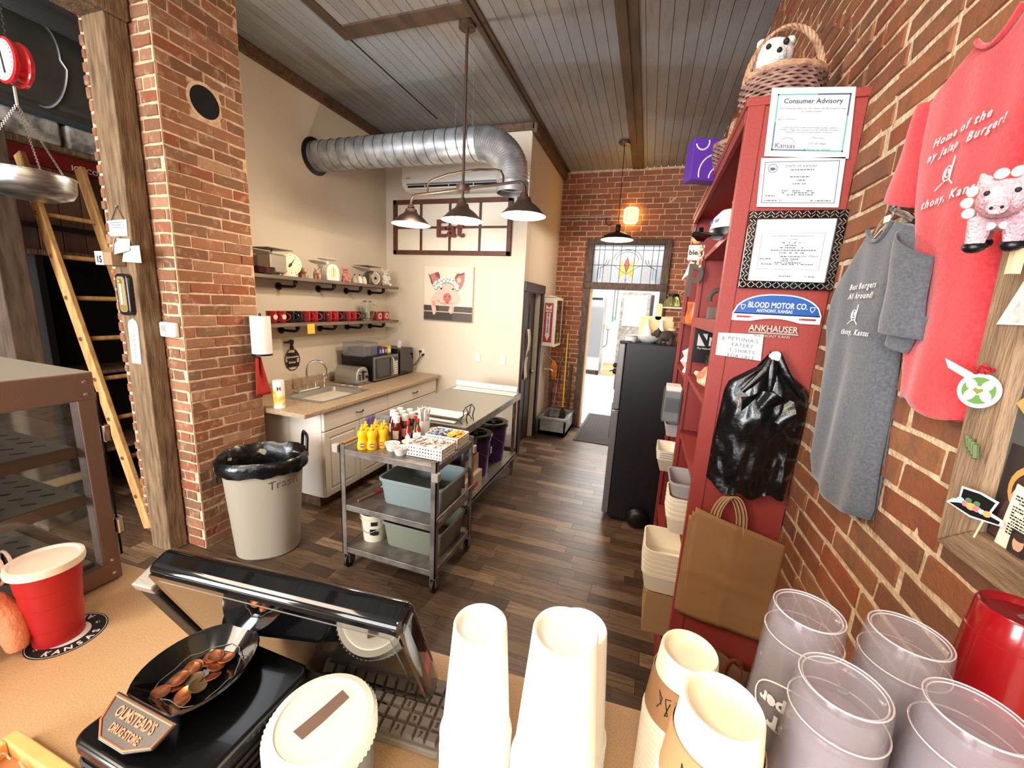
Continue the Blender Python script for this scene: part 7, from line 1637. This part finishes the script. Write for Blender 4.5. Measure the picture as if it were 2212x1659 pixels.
# hanging produce scale
hsx, hsy = -2.64, 1.10
hs3 = thing('hanging_scale', 'red hanging dial scale with a round steel pan on chains', 'scale')
M_redm = mat('scale_red', (178, 22, 26), .25, coat=.4)
FS = T(hsx + .015, hsy, 2.70) @ RX(pi / 2) @ RZ(0)
MB().lathe([(0, -.035), (.075, -.035), (.084, -.030), (.086, -.018), (.078, -.012), (.078, .008), (.086, .014), (.086, .024), (.078, .027), (0, .024)], 36, 0, FS).build('housing', M_redm, hs3, smooth=40)
MB().lathe([(0, .0275), (.076, .0275)], 32, 0, FS).build('dial_face', M_paper, hs3)
mb = MB(FS)
for i in range(24): a = 2 * pi * i / 24; mb.sheet([(.062 * cos(a - .02), .062 * sin(a - .02)), (.072 * cos(a - .02), .072 * sin(a - .02)), (.072 * cos(a + .02), .072 * sin(a + .02)), (.062 * cos(a + .02), .062 * sin(a + .02))], .029)
mb.build('dial_marks', M_ink, hs3)['kind'] = 'stuff'; MB(FS).prism([(-.004, -.05), (.004, -.05), (.002, .055), (-.002, .055)], .029, .031, 0, RZ(.15)).build('pointer', M_ink, hs3)
MB().tube([(hsx, hsy, 2.785), (hsx, hsy, 3.73)], .0022, 6).build('upper_chain_core', M_iron, hs3)
def chain(p0, p1, n, r, m, nm):
    p0, p1 = Vector(p0), Vector(p1); d = (p1 - p0); mb = MB(); L = d.length / n; q = d.to_track_quat('Z', 'Y').to_matrix().to_4x4()
    for i in range(n): mb.tube([(.0035 * cos(a), 0, L * .62 * sin(a)) for a in [2 * pi * k / 8 for k in range(8)]], r, 4, 0, T(*(p0 + d * ((i + .5) / n))) @ q @ RZ(i * pi / 2), closed=True)
    mb.build(nm, m, hs3)['kind'] = 'stuff'
chain((hsx, hsy, 2.79), (hsx, hsy, 3.3), 40, .0016, M_iron, 'hanging_chain')
kx, ky, kz = hsx + .005, hsy, 2.275
MB().tube([(hsx, hsy, 2.62), (hsx, hsy, 2.545)], .005, 8).build('lower_hook', M_steel, hs3)
pr_ = .145
for a in (radians(20), radians(140), radians(265)): chain((hsx, hsy, 2.55), (hsx + pr_ * cos(a), hsy + pr_ * sin(a), 2.278), 44, .0015, M_chrome, 'pan_chain')
MB().lathe([(pr_, .0), (pr_ - .003, -.055), (pr_ - .02, -.085), (pr_ - .07, -.105), (0, -.11), (0, -.107), (pr_ - .07, -.102), (pr_ - .023, -.082), (pr_ - .006, -.054), (pr_ - .004, 0)], 48, 0, T(hsx, hsy, 2.275)).build('pan', mat('pan_aluminium', (168, 168, 166), .3, .95, nz=(14, .35, .65), c2=(140, 140, 138), stretch=(1, 1, 8)), hs3, smooth=50)
MB().tube([((pr_ - .001) * cos(a) + hsx, (pr_ - .001) * sin(a) + hsy, 2.275) for a in [2 * pi * k / 48 for k in range(48)]], .0035, 6, closed=True).build('pan_rim', M_chrome, hs3, smooth=60)

# ================================================================ FRONT COUNTER
ZC = 1.20
M_ctr = mat('counter_laminate', (206, 172, 132), .38, nz=(420, .35, .65), c2=(190, 154, 114), bump=(300, .05))
co = thing('front_counter', 'tan speckled laminate bar counter in front of the viewer', 'counter')
ey = lambda x: .5695 + .0695 * x
MB().prism([(-1.75, ey(-1.75)), (.545, ey(.545)), (.545, -.45), (-1.75, -.45)], ZC - .035, ZC).build('counter_top', M_ctr, co, bevel=.004)
MB().prism([(-1.72, ey(-1.72) - .06), (.54, ey(.54) - .06), (.54, ey(.54) - .10), (-1.72, ey(-1.72) - .10)], 0, ZC - .035).build('back_board', M_trimw, co)
MB().prism([(-1.72, -.30), (.54, -.30), (.54, -.34), (-1.72, -.34)], 0, ZC - .035).build('front_board', M_trimw, co)

dc = thing('display_case', 'steel-framed glass countertop display case with perforated shelves', 'display case')
M_case = mat('case_steel_brown', (138, 116, 106), .4, .7, bump=(300, .05)); M_shf = mat('case_shelf_steel', (186, 180, 168), .35, .6)
dx0, dx1, dy0, dy1 = -1.56, -1.02, -.18, .466
for (x, y) in ((dx1, dy1), (dx0, dy1), (dx0, dy0), (dx1, dy0)):
    sx = -1 if x == dx1 else 1; sy = -1 if y == dy1 else 1
    a, b = sorted((x, x + sx * .028)); c, d = sorted((y, y + sy * .028)); MB().bx(a, b, c, d, ZC + .002, ZC + .45).build('corner_post', M_case, dc, bevel=.002)
mb = MB(); mb.bx(dx1 - .006, dx1 + .001, dy0, dy1, ZC + .398, ZC + .452); mb.build('top_band', M_case, dc, bevel=.002)
MB().bx(dx0, dx1, dy1 - .006, dy1 + .001, ZC + .398, ZC + .452).build('top_band', M_case, dc, bevel=.002); MB().bx(dx0, dx0 + .006, dy0, dy1, ZC + .398, ZC + .452).build('top_band', M_case, dc)
MB().bx(dx0, dx1, dy0, dy1, ZC + .446, ZC + .453).build('top_sheet', M_shf, dc)
for b in ((dx1 - .02, dx1 + .001, dy0, dy1), (dx0, dx0 + .02, dy0, dy1), (dx0, dx1, dy1 - .02, dy1 + .0)): MB().bx(b[0], b[1], b[2], b[3], ZC + .004, ZC + .042).build('bottom_rail', M_case, dc, bevel=.002)
MB().bx(dx1 - .004, dx1 - .001, dy0 + .02, dy1 - .02, ZC + .04, ZC + .40).build('glass_side', M_glassc, dc); MB().bx(dx0 + .001, dx0 + .004, dy0 + .02, dy1 - .02, ZC + .04, ZC + .40).build('glass_side', M_glassc, dc)
gd = MB().bx(dx0 + .02, dx1 - .005, dy1 + .004, dy1 + .008, ZC + .05, ZC + .41).build('glass_door', M_glassc, dc)
for z in (ZC + .325, ZC + .12): MB().bx(dx1 - .03, dx1 + .006, dy1 + .001, dy1 + .014, z - .018, z + .018).build('hinge', M_chrome, dc, bevel=.003); 
for z in (ZC + .41, ZC + .435, ZC + .02, ZC + .05): MB().lathe([(0, 0), (.004, 0), (.0035, .002), (0, .003)], 10, 0, T(dx1 + .0, dy1 - .014, z) @ RY(pi / 2)).build('screw', M_chrome, dc, smooth=50)
for i, z in enumerate((ZC + .302, ZC + .198, ZC + .045)):
    s_ = MB().bx(dx0 + .03, dx1 - .03, dy0 + .03, dy1 - .03, z - .003, z).build('shelf', M_shf, dc); MB().bx(dx1 - .034, dx1 - .028, dy0 + .03, dy1 - .03, z - .022, z + .001).build('shelf_lip', M_case, s_)
    mb = MB(); [mb.prism(rrect(-.011, -.003, .011, .003, .0028, 3), z, z + .0006, 0, T(dx1 - .07 - .045 * k - .02 * (j % 2), dy0 + .08 + .034 * j, 0) @ RZ(.9)) for k in range(10) for j in range(16)]; mb.build('perforations', mat('slot_dark', (70, 62, 54), .6), s_)['kind'] = 'stuff'

# red lidded cup on an oval-printed sticker
sc2 = thing('red_cup', 'red plastic cup with a frosted white lid on the counter', 'cup', (-.937, .330, ZC + .001))
M_solo = mat('cup_red', (170, 26, 30), .4)
MB().lathe([(0, 0), (.0325, 0), (.0335, .03), (.0345, .031), (.0365, .075), (.0375, .076), (.039, .105), (.040, .106), (.0425, .144), (0, .140)], 40).build('cup_wall', M_solo, sc2, smooth=30)
MB().lathe([(.040, .140), (.0475, .140), (.0485, .146), (.0475, .153), (.043, .154), (.040, .150), (0, .150)], 40).build('lid', mat('lid_frosted', (240, 222, 206), .4), sc2, smooth=40)
ss_ = thing('round_sticker', 'black round sticker lettered in white under the red cup', 'sticker')
MB().cyl((-.925, .335, ZC + .0002), .052, .0006, 40).build('disc', M_ink, ss_); MB().lathe([(.0495, .0010), (.0505, .0010)], 40, 0, T(-.925, .335, ZC)).build('white_ring', M_paper, ss_); MB().cyl((-.925, .335, ZC + .0008), .030, .0003, 32).build('white_center', M_paper, ss_)
for i, ch in enumerate('ANTHONY * KANSAS * '):
    a = radians(200) + i * 2 * pi / 19
    if ch != ' ': text(ch, T(-.925, .335, ZC + .0012) @ RZ(a) @ T(0, -.046, 0), .0145, M_paper, ss_, bold=.0004, extrude=.0001)
# pink pig ornament with curly wire at the left edge
pg = thing('pink_pig_ornament', 'salmon-pink pig ornament with looping pale wire at the counter\'s left edge', 'ornament', (-.985, .262, ZC + .001))
mb = MB(); mb.sphere((-.0, -.055, .07), .05, 18, 12, sc=(.6, 1, 1.15)); mb.tube([(.0, -.01, .10), (.014, .012, .09), (.030, .022, .065), (.040, .022, .035), (.045, .020, .012)], [.026, .024, .022, .018, .013], 12); mb.tube([(.0, -.05, .06), (.01, -.05, .03), (.02, -.05, .01)], [.03, .02, .014], 10); mb.sphere((.0, -.03, .125), .03, 14, 9, sc=(.8, 1, 1))
mb.build('pig_body', mat('pig_salmon', (222, 146, 108), .75, bump=(160, .3)), pg, remesh=.005)
M_wire = mat('wire_pink', (240, 206, 196), .3)
MB().tube([(-.005 + .024 * cos(a) - .0012 * a, .02 + .002 * a, .135 + .024 * sin(a)) for a in [i * .4 for i in range(42)]], .0028, 6).build('curly_wire', M_wire, pg, smooth=60)
MB().tube([(.0, -.05, .004), (-.05, -.07, .003), (-.12, -.06, .003)], .002, 6).build('flat_wire', M_ink, pg)
# wooden tray of shredded filler
wt3 = thing('wooden_tray', 'shallow pine tray in the lower corner of the counter', 'tray')
M_pn = mat('pine_bright', (232, 190, 120), .6, nz=(10, .35, .7), c2=(206, 158, 92))
for b in ((-.750, -.565, .196, .210), (-.750, -.565, .02, .034), (-.750, -.738, .034, .196), (-.577, -.565, .034, .196)): MB().bx(*b, ZC + .001, ZC + .024).build('tray_side', M_pn, wt3, bevel=.0015)
MB().bx(-.74, -.575, .03, .20, ZC + .001, ZC + .004).build('tray_base', mat('tray_base', (196, 130, 84), .7), wt3)
rs = random.Random(77); mb = MB()
for i in range(220):
    x, y = rs.uniform(-.73, -.59), rs.uniform(.04, .175); p = [(x, y, ZC + .006)]
    for k in range(4): p.append((min(-.58, max(-.735, p[-1][0] + rs.uniform(-.018, .018))), min(.19, max(.036, p[-1][1] + rs.uniform(-.016, .016))), ZC + .005 + rs.uniform(0, .018)))
    mb.tube(p, .0011, 3)
o = mb.build('paper_shreds', mat('shred_mix', (240, 226, 206), .7, nz=(60, .45, .55), c2=(206, 120, 90)), None, smooth=60); tag(o, 'pale and pinkish shredded filler heaped in the pine tray', 'filler', kind='stuff')

# receipt printer and the drug store coin tray
rp_ = thing('receipt_printer', 'black receipt printer with ridged sides on the counter', 'printer')
MB().prism(rrect(-.545, .188, -.378, .345, .014, 4), ZC + .001, ZC + .118).build('lower_case', M_black, rp_, bevel=.003, smooth=40)
MB().prism(rrect(-.549, .184, -.374, .349, .017, 5), ZC + .118, ZC + .135).build('top_cover', mat('printer_cover', (12, 12, 13), .2, coat=.3), rp_, bevel=.005, bseg=3, smooth=40)
for i in range(9): MB().tube([(p[0], p[1], ZC + .014 + i * .0115) for p in rrect(-.5465, .1865, -.3765, .3465, .014, 4)], .0022, 5, closed=True).build('side_ridge', M_rubber, rp_, smooth=60)
tz = ZC + .137
tr_ = thing('coin_tray', 'black oval coin dish lettered Olmsteads Drug Store on top of the printer', 'dish')
ux = Vector((.12, .10)).normalized()
FT = Matrix(((0, -1, 0, -.482), (1, 0, 0, .279), (0, 0, 1, tz), (0, 0, 0, 1)))
def egg(k, zz, n=40):
    out = []
    for i in range(n):
        a = 2 * pi * i / n; x, y = .068 * cos(a), .060 * sin(a) * (1 - .06 * cos(a)); x = max(x, -.056)
        out.append((x * k, y * k, zz))
    return out
M_mel = mat('melamine_black', (9, 9, 10), .12, coat=.6)
mb = MB(FT); loft(mb, [egg(.60, 0), egg(.86, .016), egg(1.0, .026), egg(.985, .029), egg(.90, .025), egg(.62, .008), egg(.58, .006)], cap1=True); mb.build('dish', M_mel, tr_, smooth=45)
mb = MB(FT); rr = random.Random(5); mb.tube([(p[0] * (1 + rr.uniform(-.05, .05)), p[1] * (1 + rr.uniform(-.05, .05)), .0115 + rr.uniform(-.001, .002)) for p in egg(.66, 0, 30)], .0006, 5, closed=True); mb.build('worn_ring', M_grey, tr_, smooth=60)
FP2 = FT @ T(-.056, 0, .026) @ RY(radians(-30)) @ RZ(-pi / 2)
MB(FP2).prism([(-.050, 0), (.050, 0), (.043, -.025), (.014, -.037), (-.026, -.037), (-.044, -.025)], -.004, 0).build('front_plate', mat('plate_worn', (52, 42, 32), .35, nz=(40, .4, .7), c2=(30, 24, 20)), tr_, bevel=.001)
M_copl = mat('copper_letter', (214, 120, 84), .5)
MB(FP2).tube([(-.047, -.003, .0005), (.047, -.003, .0005), (.041, -.0235, .0005), (.0135, -.0345, .0005), (-.0255, -.0345, .0005), (-.0415, -.0235, .0005)], .0011, 5, closed=True).build('copper_border', M_copl, tr_)
text("OLMSTEAD'S", FP2 @ T(0, -.0165, .0006), .0135, M_copl, tr_, bold=.0003, sx=.8, extrude=.0004); text('DRUG STORE', FP2 @ T(0, -.0275, .0006), .0095, M_copl, tr_, bold=.0003, sx=.8, extrude=.0004)
M_cop = mat('coin_copper', (190, 112, 70), .35, .75, nz=(90, .4, .6), c2=(140, 84, 54)); M_coin2 = mat('coin_dull', (112, 90, 62), .5, .6)
cpos = [(-.038, .018, 0), (-.032, .020, 1), (-.018, .016, 0), (-.014, .018, 1), (-.012, .018, 2), (.002, .020, 0), (.006, .020, 1), (-.005, .002, 0), (.020, .014, 0), (.024, .012, 1), (.026, .010, 2), (.016, -.004, 0), (.006, -.012, 0), (-.010, -.010, 0), (-.022, -.004, 0), (.030, -.004, 0), (-.030, -.012, 0)]
clab = ['lowest copper penny at the near left of the dish', 'copper penny lying on top at the near left', 'bottom penny of the left center stack in the dish', 'middle penny of the left center stack in the dish', 'top penny of the left center stack in the dish', 'bottom penny at the far left of the heap', 'top penny at the far left of the heap', 'dull brown coin in the middle of the heap',
        'bottom penny of the far stack in the dish', 'middle penny of the far stack in the dish', 'top penny of the far stack in the dish', 'copper penny just right of the far stack', 'copper penny at the right edge of the heap', 'dull brown coin near the lettered plate', 'single penny closest to the lettered plate', 'copper penny farthest to the right rear', 'copper penny at the near right edge of the heap']
for i, (x, y, l) in enumerate(cpos):
    o = MB().lathe([(0, 0), (.0094, 0), (.0098, .0004), (.0098, .0013), (.0090, .0015), (.0085, .0012), (0, .0012)], 22).build('penny', M_coin2 if i in (7, 13) else M_cop, smooth=40)
    o.matrix_world = FT @ T(x, y, .0075 + l * .0018 + .0018 * (i % 2)) @ Matrix.Rotation(rs.uniform(-.35, .35), 4, (cos(i), sin(i), 0)); tag(o, clab[i], 'coin', 'coins in the black dish')

# touch-screen till seen from above its front
tl_ = thing('point_of_sale_screen', 'glossy black touch-screen till tilted forward on the counter', 'screen')
# local axes: u along the screen, d down the screen, n out of its front
o0 = Vector((-.591, .287, 1.46)); u_ = Vector((.9948, .102, 0)); d_ = Vector((-.04, .404, -.912)); d_.normalize(); n_ = u_.cross(-d_) * 1.0; n_.normalize()
if n_.y > 0: n_ = -n_
FMn = Matrix(((u_.x, -d_.x, n_.x, o0.x), (u_.y, -d_.y, n_.y, o0.y), (u_.z, -d_.z, n_.z, o0.z), (0, 0, 0, 1)))
Wm, Hm = .373, .215
MB(FMn).prism(rrect(0, -Hm, Wm, 0, .012, 4), -.040, -.002).build('housing', M_blackg, tl_, bevel=.012, bseg=5, smooth=50)
MB(FMn).prism(rrect(.006, -Hm + .006, Wm - .006, -.006, .010, 4), -.004, .0005).build('bezel', M_blackg, tl_)
MB(FMn).prism(rect(.018, -Hm + .020, Wm - .018, -.018), .0005, .0012).build('screen', mat('screen_glass', (10, 10, 12), .03, coat=1), tl_)
MB(FMn).prism(rrect(-.040, -.215, -.006, -.055, .006, 3), -.036, .004).build('card_reader', mat('reader_black', (14, 14, 14), .5), tl_, bevel=.004); MB(FMn).prism(rrect(-.041, -.055, -.005, -.040, .004, 3), -.037, .005).build('reader_end', M_steel, tl_, bevel=.002); MB(FMn).prism(rect(-.012, -.16, .004, -.05), -.03, -.015).build('reader_arm', M_black, tl_)
MB().tube([tuple(FMn @ Vector((Wm / 2, -.12, -.03))), (-.40, .445, 1.30), (-.40, .452, 1.215)], .022, 14).build('stand_neck', M_black, tl_, smooth=60)
MB().prism(rrect(-.49, .40, -.31, .5, .03, 4), ZC + .001, ZC + .018).build('stand_base', M_black, tl_, bevel=.004)
MB().box((-.478, .412, ZC + .045), (.03, .05, .045), M=RZ(0)).build('grey_port_block', mat('block_grey', (150, 156, 164), .45), tl_, bevel=.004)

kb = thing('keyboard', 'grey-beige keyboard lying in front of the till screen', 'keyboard')
FK = T(-.43, .372, ZC + .002) @ RZ(.09)
MB(FK).prism(rrect(0, 0, .225, .105, .006, 3), 0, .012).build('case', mat('kb_grey', (132, 122, 110), .6), kb, bevel=.002)
M_key = mat('key_grey', (118, 108, 98), .6); k0 = MB().add([(-.008, -.0075, 0), (.008, -.0075, 0), (.008, .0075, 0), (-.008, .0075, 0), (-.0063, -.0058, .007), (.0063, -.0058, .007), (.0063, .0058, .007), (-.0063, .0058, .007)], [(0, 1, 5, 4), (1, 2, 6, 5), (2, 3, 7, 6), (3, 0, 4, 7), (4, 5, 6, 7)]).build('key', M_key, kb)
first = True
for r in range(5):
    for c in range(12):
        k = k0 if first else k0.copy()
        if not first: C.objects.link(k)
        first = False; k.parent = kb; k.matrix_local = FK @ T(.014 + c * .0178, .013 + r * .0175, .012)
        if c > 7 and r < 4 and (c + r) % 2 == 0: text('7894561230)'[(r * 3 + c) % 10], FK @ T(.014 + c * .0178, .009 + r * .0175, .0194), .010, M_ink, kb, name='legend', bold=.0003, extrude=.0001)
t = MB().box((-.285, .492, ZC + .0035), (.055, .02, .001), M=Matrix()).build('yellow_note', mat('note_yellow', (232, 196, 90), .8)); tag(t, 'yellow sticky note lying behind the keyboard', 'note')
t = MB().box((-.205, .478, ZC + .06), (.012, .002, .11), M=Matrix()).build('pink_slip', mat('slip_pink', (236, 120, 120), .8)); tag(t, 'pink slip of paper between screen and first foam cup stack', 'note')

# lidded tip jar
jr = thing('tip_jar', 'clear plastic jar with a white screw lid that has a tape-edged slot', 'jar', (-.312, .300, ZC + .001))
MB().lathe([(0, 0), (.050, 0), (.057, .008), (.058, .09), (.052, .108), (.052, .112), (.049, .11), (.055, .088), (.054, .01), (0, .004)], 36).build('jar_body', M_clearp, jr, smooth=50)
M_lid = mat('lid_white', (238, 236, 222), .5)
MB().lathe([(.052, .106), (.0595, .106), (.0615, .110), (.0615, .128), (.058, .134), (.050, .1355), (.049, .1335), (0, .1335)], 48).build('lid', M_lid, jr, smooth=40)
mb = MB(); [mb.bx(.061, .0624, -.0012, .0012, .109, .128, M=RZ(2 * pi * i / 60)) for i in range(60)]; mb.build('grip_ribs', M_lid, jr)['kind'] = 'stuff'
MB(T(-.002, .004, .1337) @ RZ(1.32)).prism([(-.030, -.0075), (-.005, -.0085), (.030, -.007), (.031, .008), (.004, .0075), (-.031, .0085)], 0, .0008).build('coin_slot', mat('slot_tape', (122, 98, 84), .3), jr)

def cupstack(nm, lab, x, y, zt, r0, r1, L, dz, m, group, seg=40, recess=.008, extra=None, rimr=None, cat='cups'):
    """a column of inverted nested cups: bottom of the top cup at zt, rims stepping down to the counter"""
    t = thing(nm, lab, cat, (x, y, ZC + .001), 0, group); H_ = zt - ZC - .001
    top = MB().lathe([(0, H_ - recess), (r0 - .004, H_ - recess), (r0 - .0035, H_ - .001), (r0 - .001, H_), (r0, H_ - .002), (r1, H_ - L + .006), (rimr or r1 + .003, H_ - L + .005), (rimr or r1 + .003, H_ - L), (r1 - .002, H_ - L)], seg)
    top.build('top_cup', m, t, smooth=35)
    n = max(0, int((H_ - L) / dz)); 
    for i in range(min(n, 40)):
        zz = H_ - L - (i + 1) * dz
        if zz < -.001: break
        MB().lathe([(r1 - .002, zz + dz - .0005), (r1 + .0002, zz + dz - .001), (r1 + .0005, zz + .005), (rimr or r1 + .003, zz + .004), (rimr or r1 + .003, max(0, zz)), (r1 - .003, max(0, zz))], seg).build('nested_cup', m, t, smooth=35)
    return t
M_foamc = mat('foam_cup_white', (250, 248, 240), .75, bump=(160, .12))
G = 'foam cup stacks on the counter'
cupstack('foam_cup_stack', 'left-hand white foam cup stack, shorter and beside the screen', -.153, .394, 1.441, .033, .044, .165, .018, M_foamc, G)
cupstack('foam_cup_stack', 'tall white foam cup stack in front of the other foam cups', -.044, .352, 1.505, .033, .0445, .17, .018, M_foamc, G)
cupstack('foam_cup_stack', 'white foam cup stack hidden almost fully behind the tall one', -.037, .445, 1.432, .033, .0445, .165, .018, M_foamc, G)
M_paperc = mat('paper_cup_cream', (246, 238, 214), .6); M_slv = mat('sleeve_kraft', (168, 124, 84), .8, bump=(40, .2))
for (x, y, zt_, lab) in ((.095, .477, 1.417, 'paper coffee cup stack with a kraft sleeve, the farther of two'), (.101, .341, 1.490, 'paper coffee cup stack with a kraft sleeve, the nearer and taller of two')):
    t = cupstack('coffee_cup_stack', lab, x, y, zt_, .033, .0425, .105, .0085, M_paperc, 'paper coffee cup stacks', recess=.011)
    h = zt_ - ZC - .001; sl = MB().lathe([(.0375, h - .035), (.0425, h - .090), (.0435, h - .090), (.0385, h - .035)], 40, closed=True).build('sleeve', M_slv, t, smooth=40)
    rr = random.Random(int(x * 1e4)); mb = MB()
    for i in range(12):
        a = -2.4 + i * .26; p = []
        for k in range(6): aa = a + rr.uniform(-.06, .12); zz = h - .045 - .035 * rr.random(); q = (h - .035 - zz) / .055; R_ = .0388 + .005 * q; p.append((R_ * cos(aa), R_ * sin(aa), zz))
        mb.tube(p, .0006, 4)
    mb.build('handwriting', M_ink, t)['kind'] = 'stuff'
M_tum = mat('tumbler_mauve', (168, 158, 164), .16, alpha=.22, spec=1.0, bump=(60, .06))
M_hilite = mat('tumbler_highlight', (226, 214, 216), .1, alpha=.65, spec=1)  # rim highlights of the clear tumblers, painted in as thin pale rings
def tumbler(lab, x, y, zt_, m, group, n=4):
    t = thing('tumbler_stack', lab, 'tumblers', (x, y, ZC + .001), 0, group); H_ = zt_ - ZC - .001; L = .165; dz = (H_ - L) / n
    for i in range(n + 1):
        h = H_ - i * dz
        MB().lathe([(0, h - .006), (.006, h - .0075), (.026, h - .006), (.030, h - .001), (.0325, h), (.034, h - .003), (.0355, h - .03), (.0365, h - .031), (.0385, h - .085), (.042, h - L + .004), (.0435, h - L + .003), (.0435, h - L), (.0415, h - L), (.037, h - .086), (.0335, h - .03), (.031, h - .009), (0, h - .0085)], 36).build('tumbler', m, t, smooth=40)
        if i == 0 and n < 5:
            for (R_, zz) in ((.0325, h), (.030, h - .0015), (.0362, h - .031)): MB().tube([(R_ * cos(a), R_ * sin(a), zz) for a in [2 * pi * k / 40 for k in range(40)]], .0007, 5, closed=True).build('highlight_ring', M_hilite, t, smooth=60)
        if i == 0: MB().sphere((0, 0, h - .006), .004, 10, 6, sc=(1.2, 1, .4)).build('mould_mark', M_clearp, t)
    return t
G = 'translucent tumbler stacks'
t1 = tumbler('translucent tumbler stack printed with a soda logo, at the back left of the group', .202, .469, 1.515, M_tum, G)
tumbler('translucent tumbler stack at the back right, before the brick wall', .291, .470, 1.515, M_tum, G)
tumbler('translucent tumbler stack at the front left, next to the coffee cups', .198, .374, 1.515, M_tum, G)
tumbler('translucent tumbler stack at the front right of the group', .294, .384, 1.515, M_tum, G)
tumbler('opaque red tumbler stack beside the brick wall at the frame\'s edge', .392, .500, 1.550, mat('tumbler_red', (130, 12, 16), .2, coat=.3, alpha=.96), 'red tumblers', 5)
hh = 1.515 - ZC
def wrap(a0, zc): 
    def f(p): a = a0 - p.x / .040; R_ = .0392 + (-(-p.y)) * 0 + p.z + .0006; zz = zc - p.y; R_ = .0372 + (hh - .05 - zz) * .045 + .0012 + p.z; a = a0 - p.x / R_; return Vector((R_ * cos(a), R_ * sin(a), zz))
    return f
a0 = radians(248)
for s_, yy, sz in (('Dr', .000, .030), ('Pepper', .019, .021)):
    text(s_, None, sz, M_prt, t1, name='lettering', fn=(lambda p, yy=yy: wrap(a0, hh - .105)(Vector((p.x, p.y - yy + .01, p.z)))), bold=.0008, extrude=.0002, sx=.9)
MB().tube([tuple(wrap(a0, hh - .105)(Vector((.034 * cos(a), -.002 + .028 * sin(a), .0003)))) for a in [2 * pi * i / 40 for i in range(40)]], .0008, 4, closed=True).build('oval_outline', M_prt, t1)
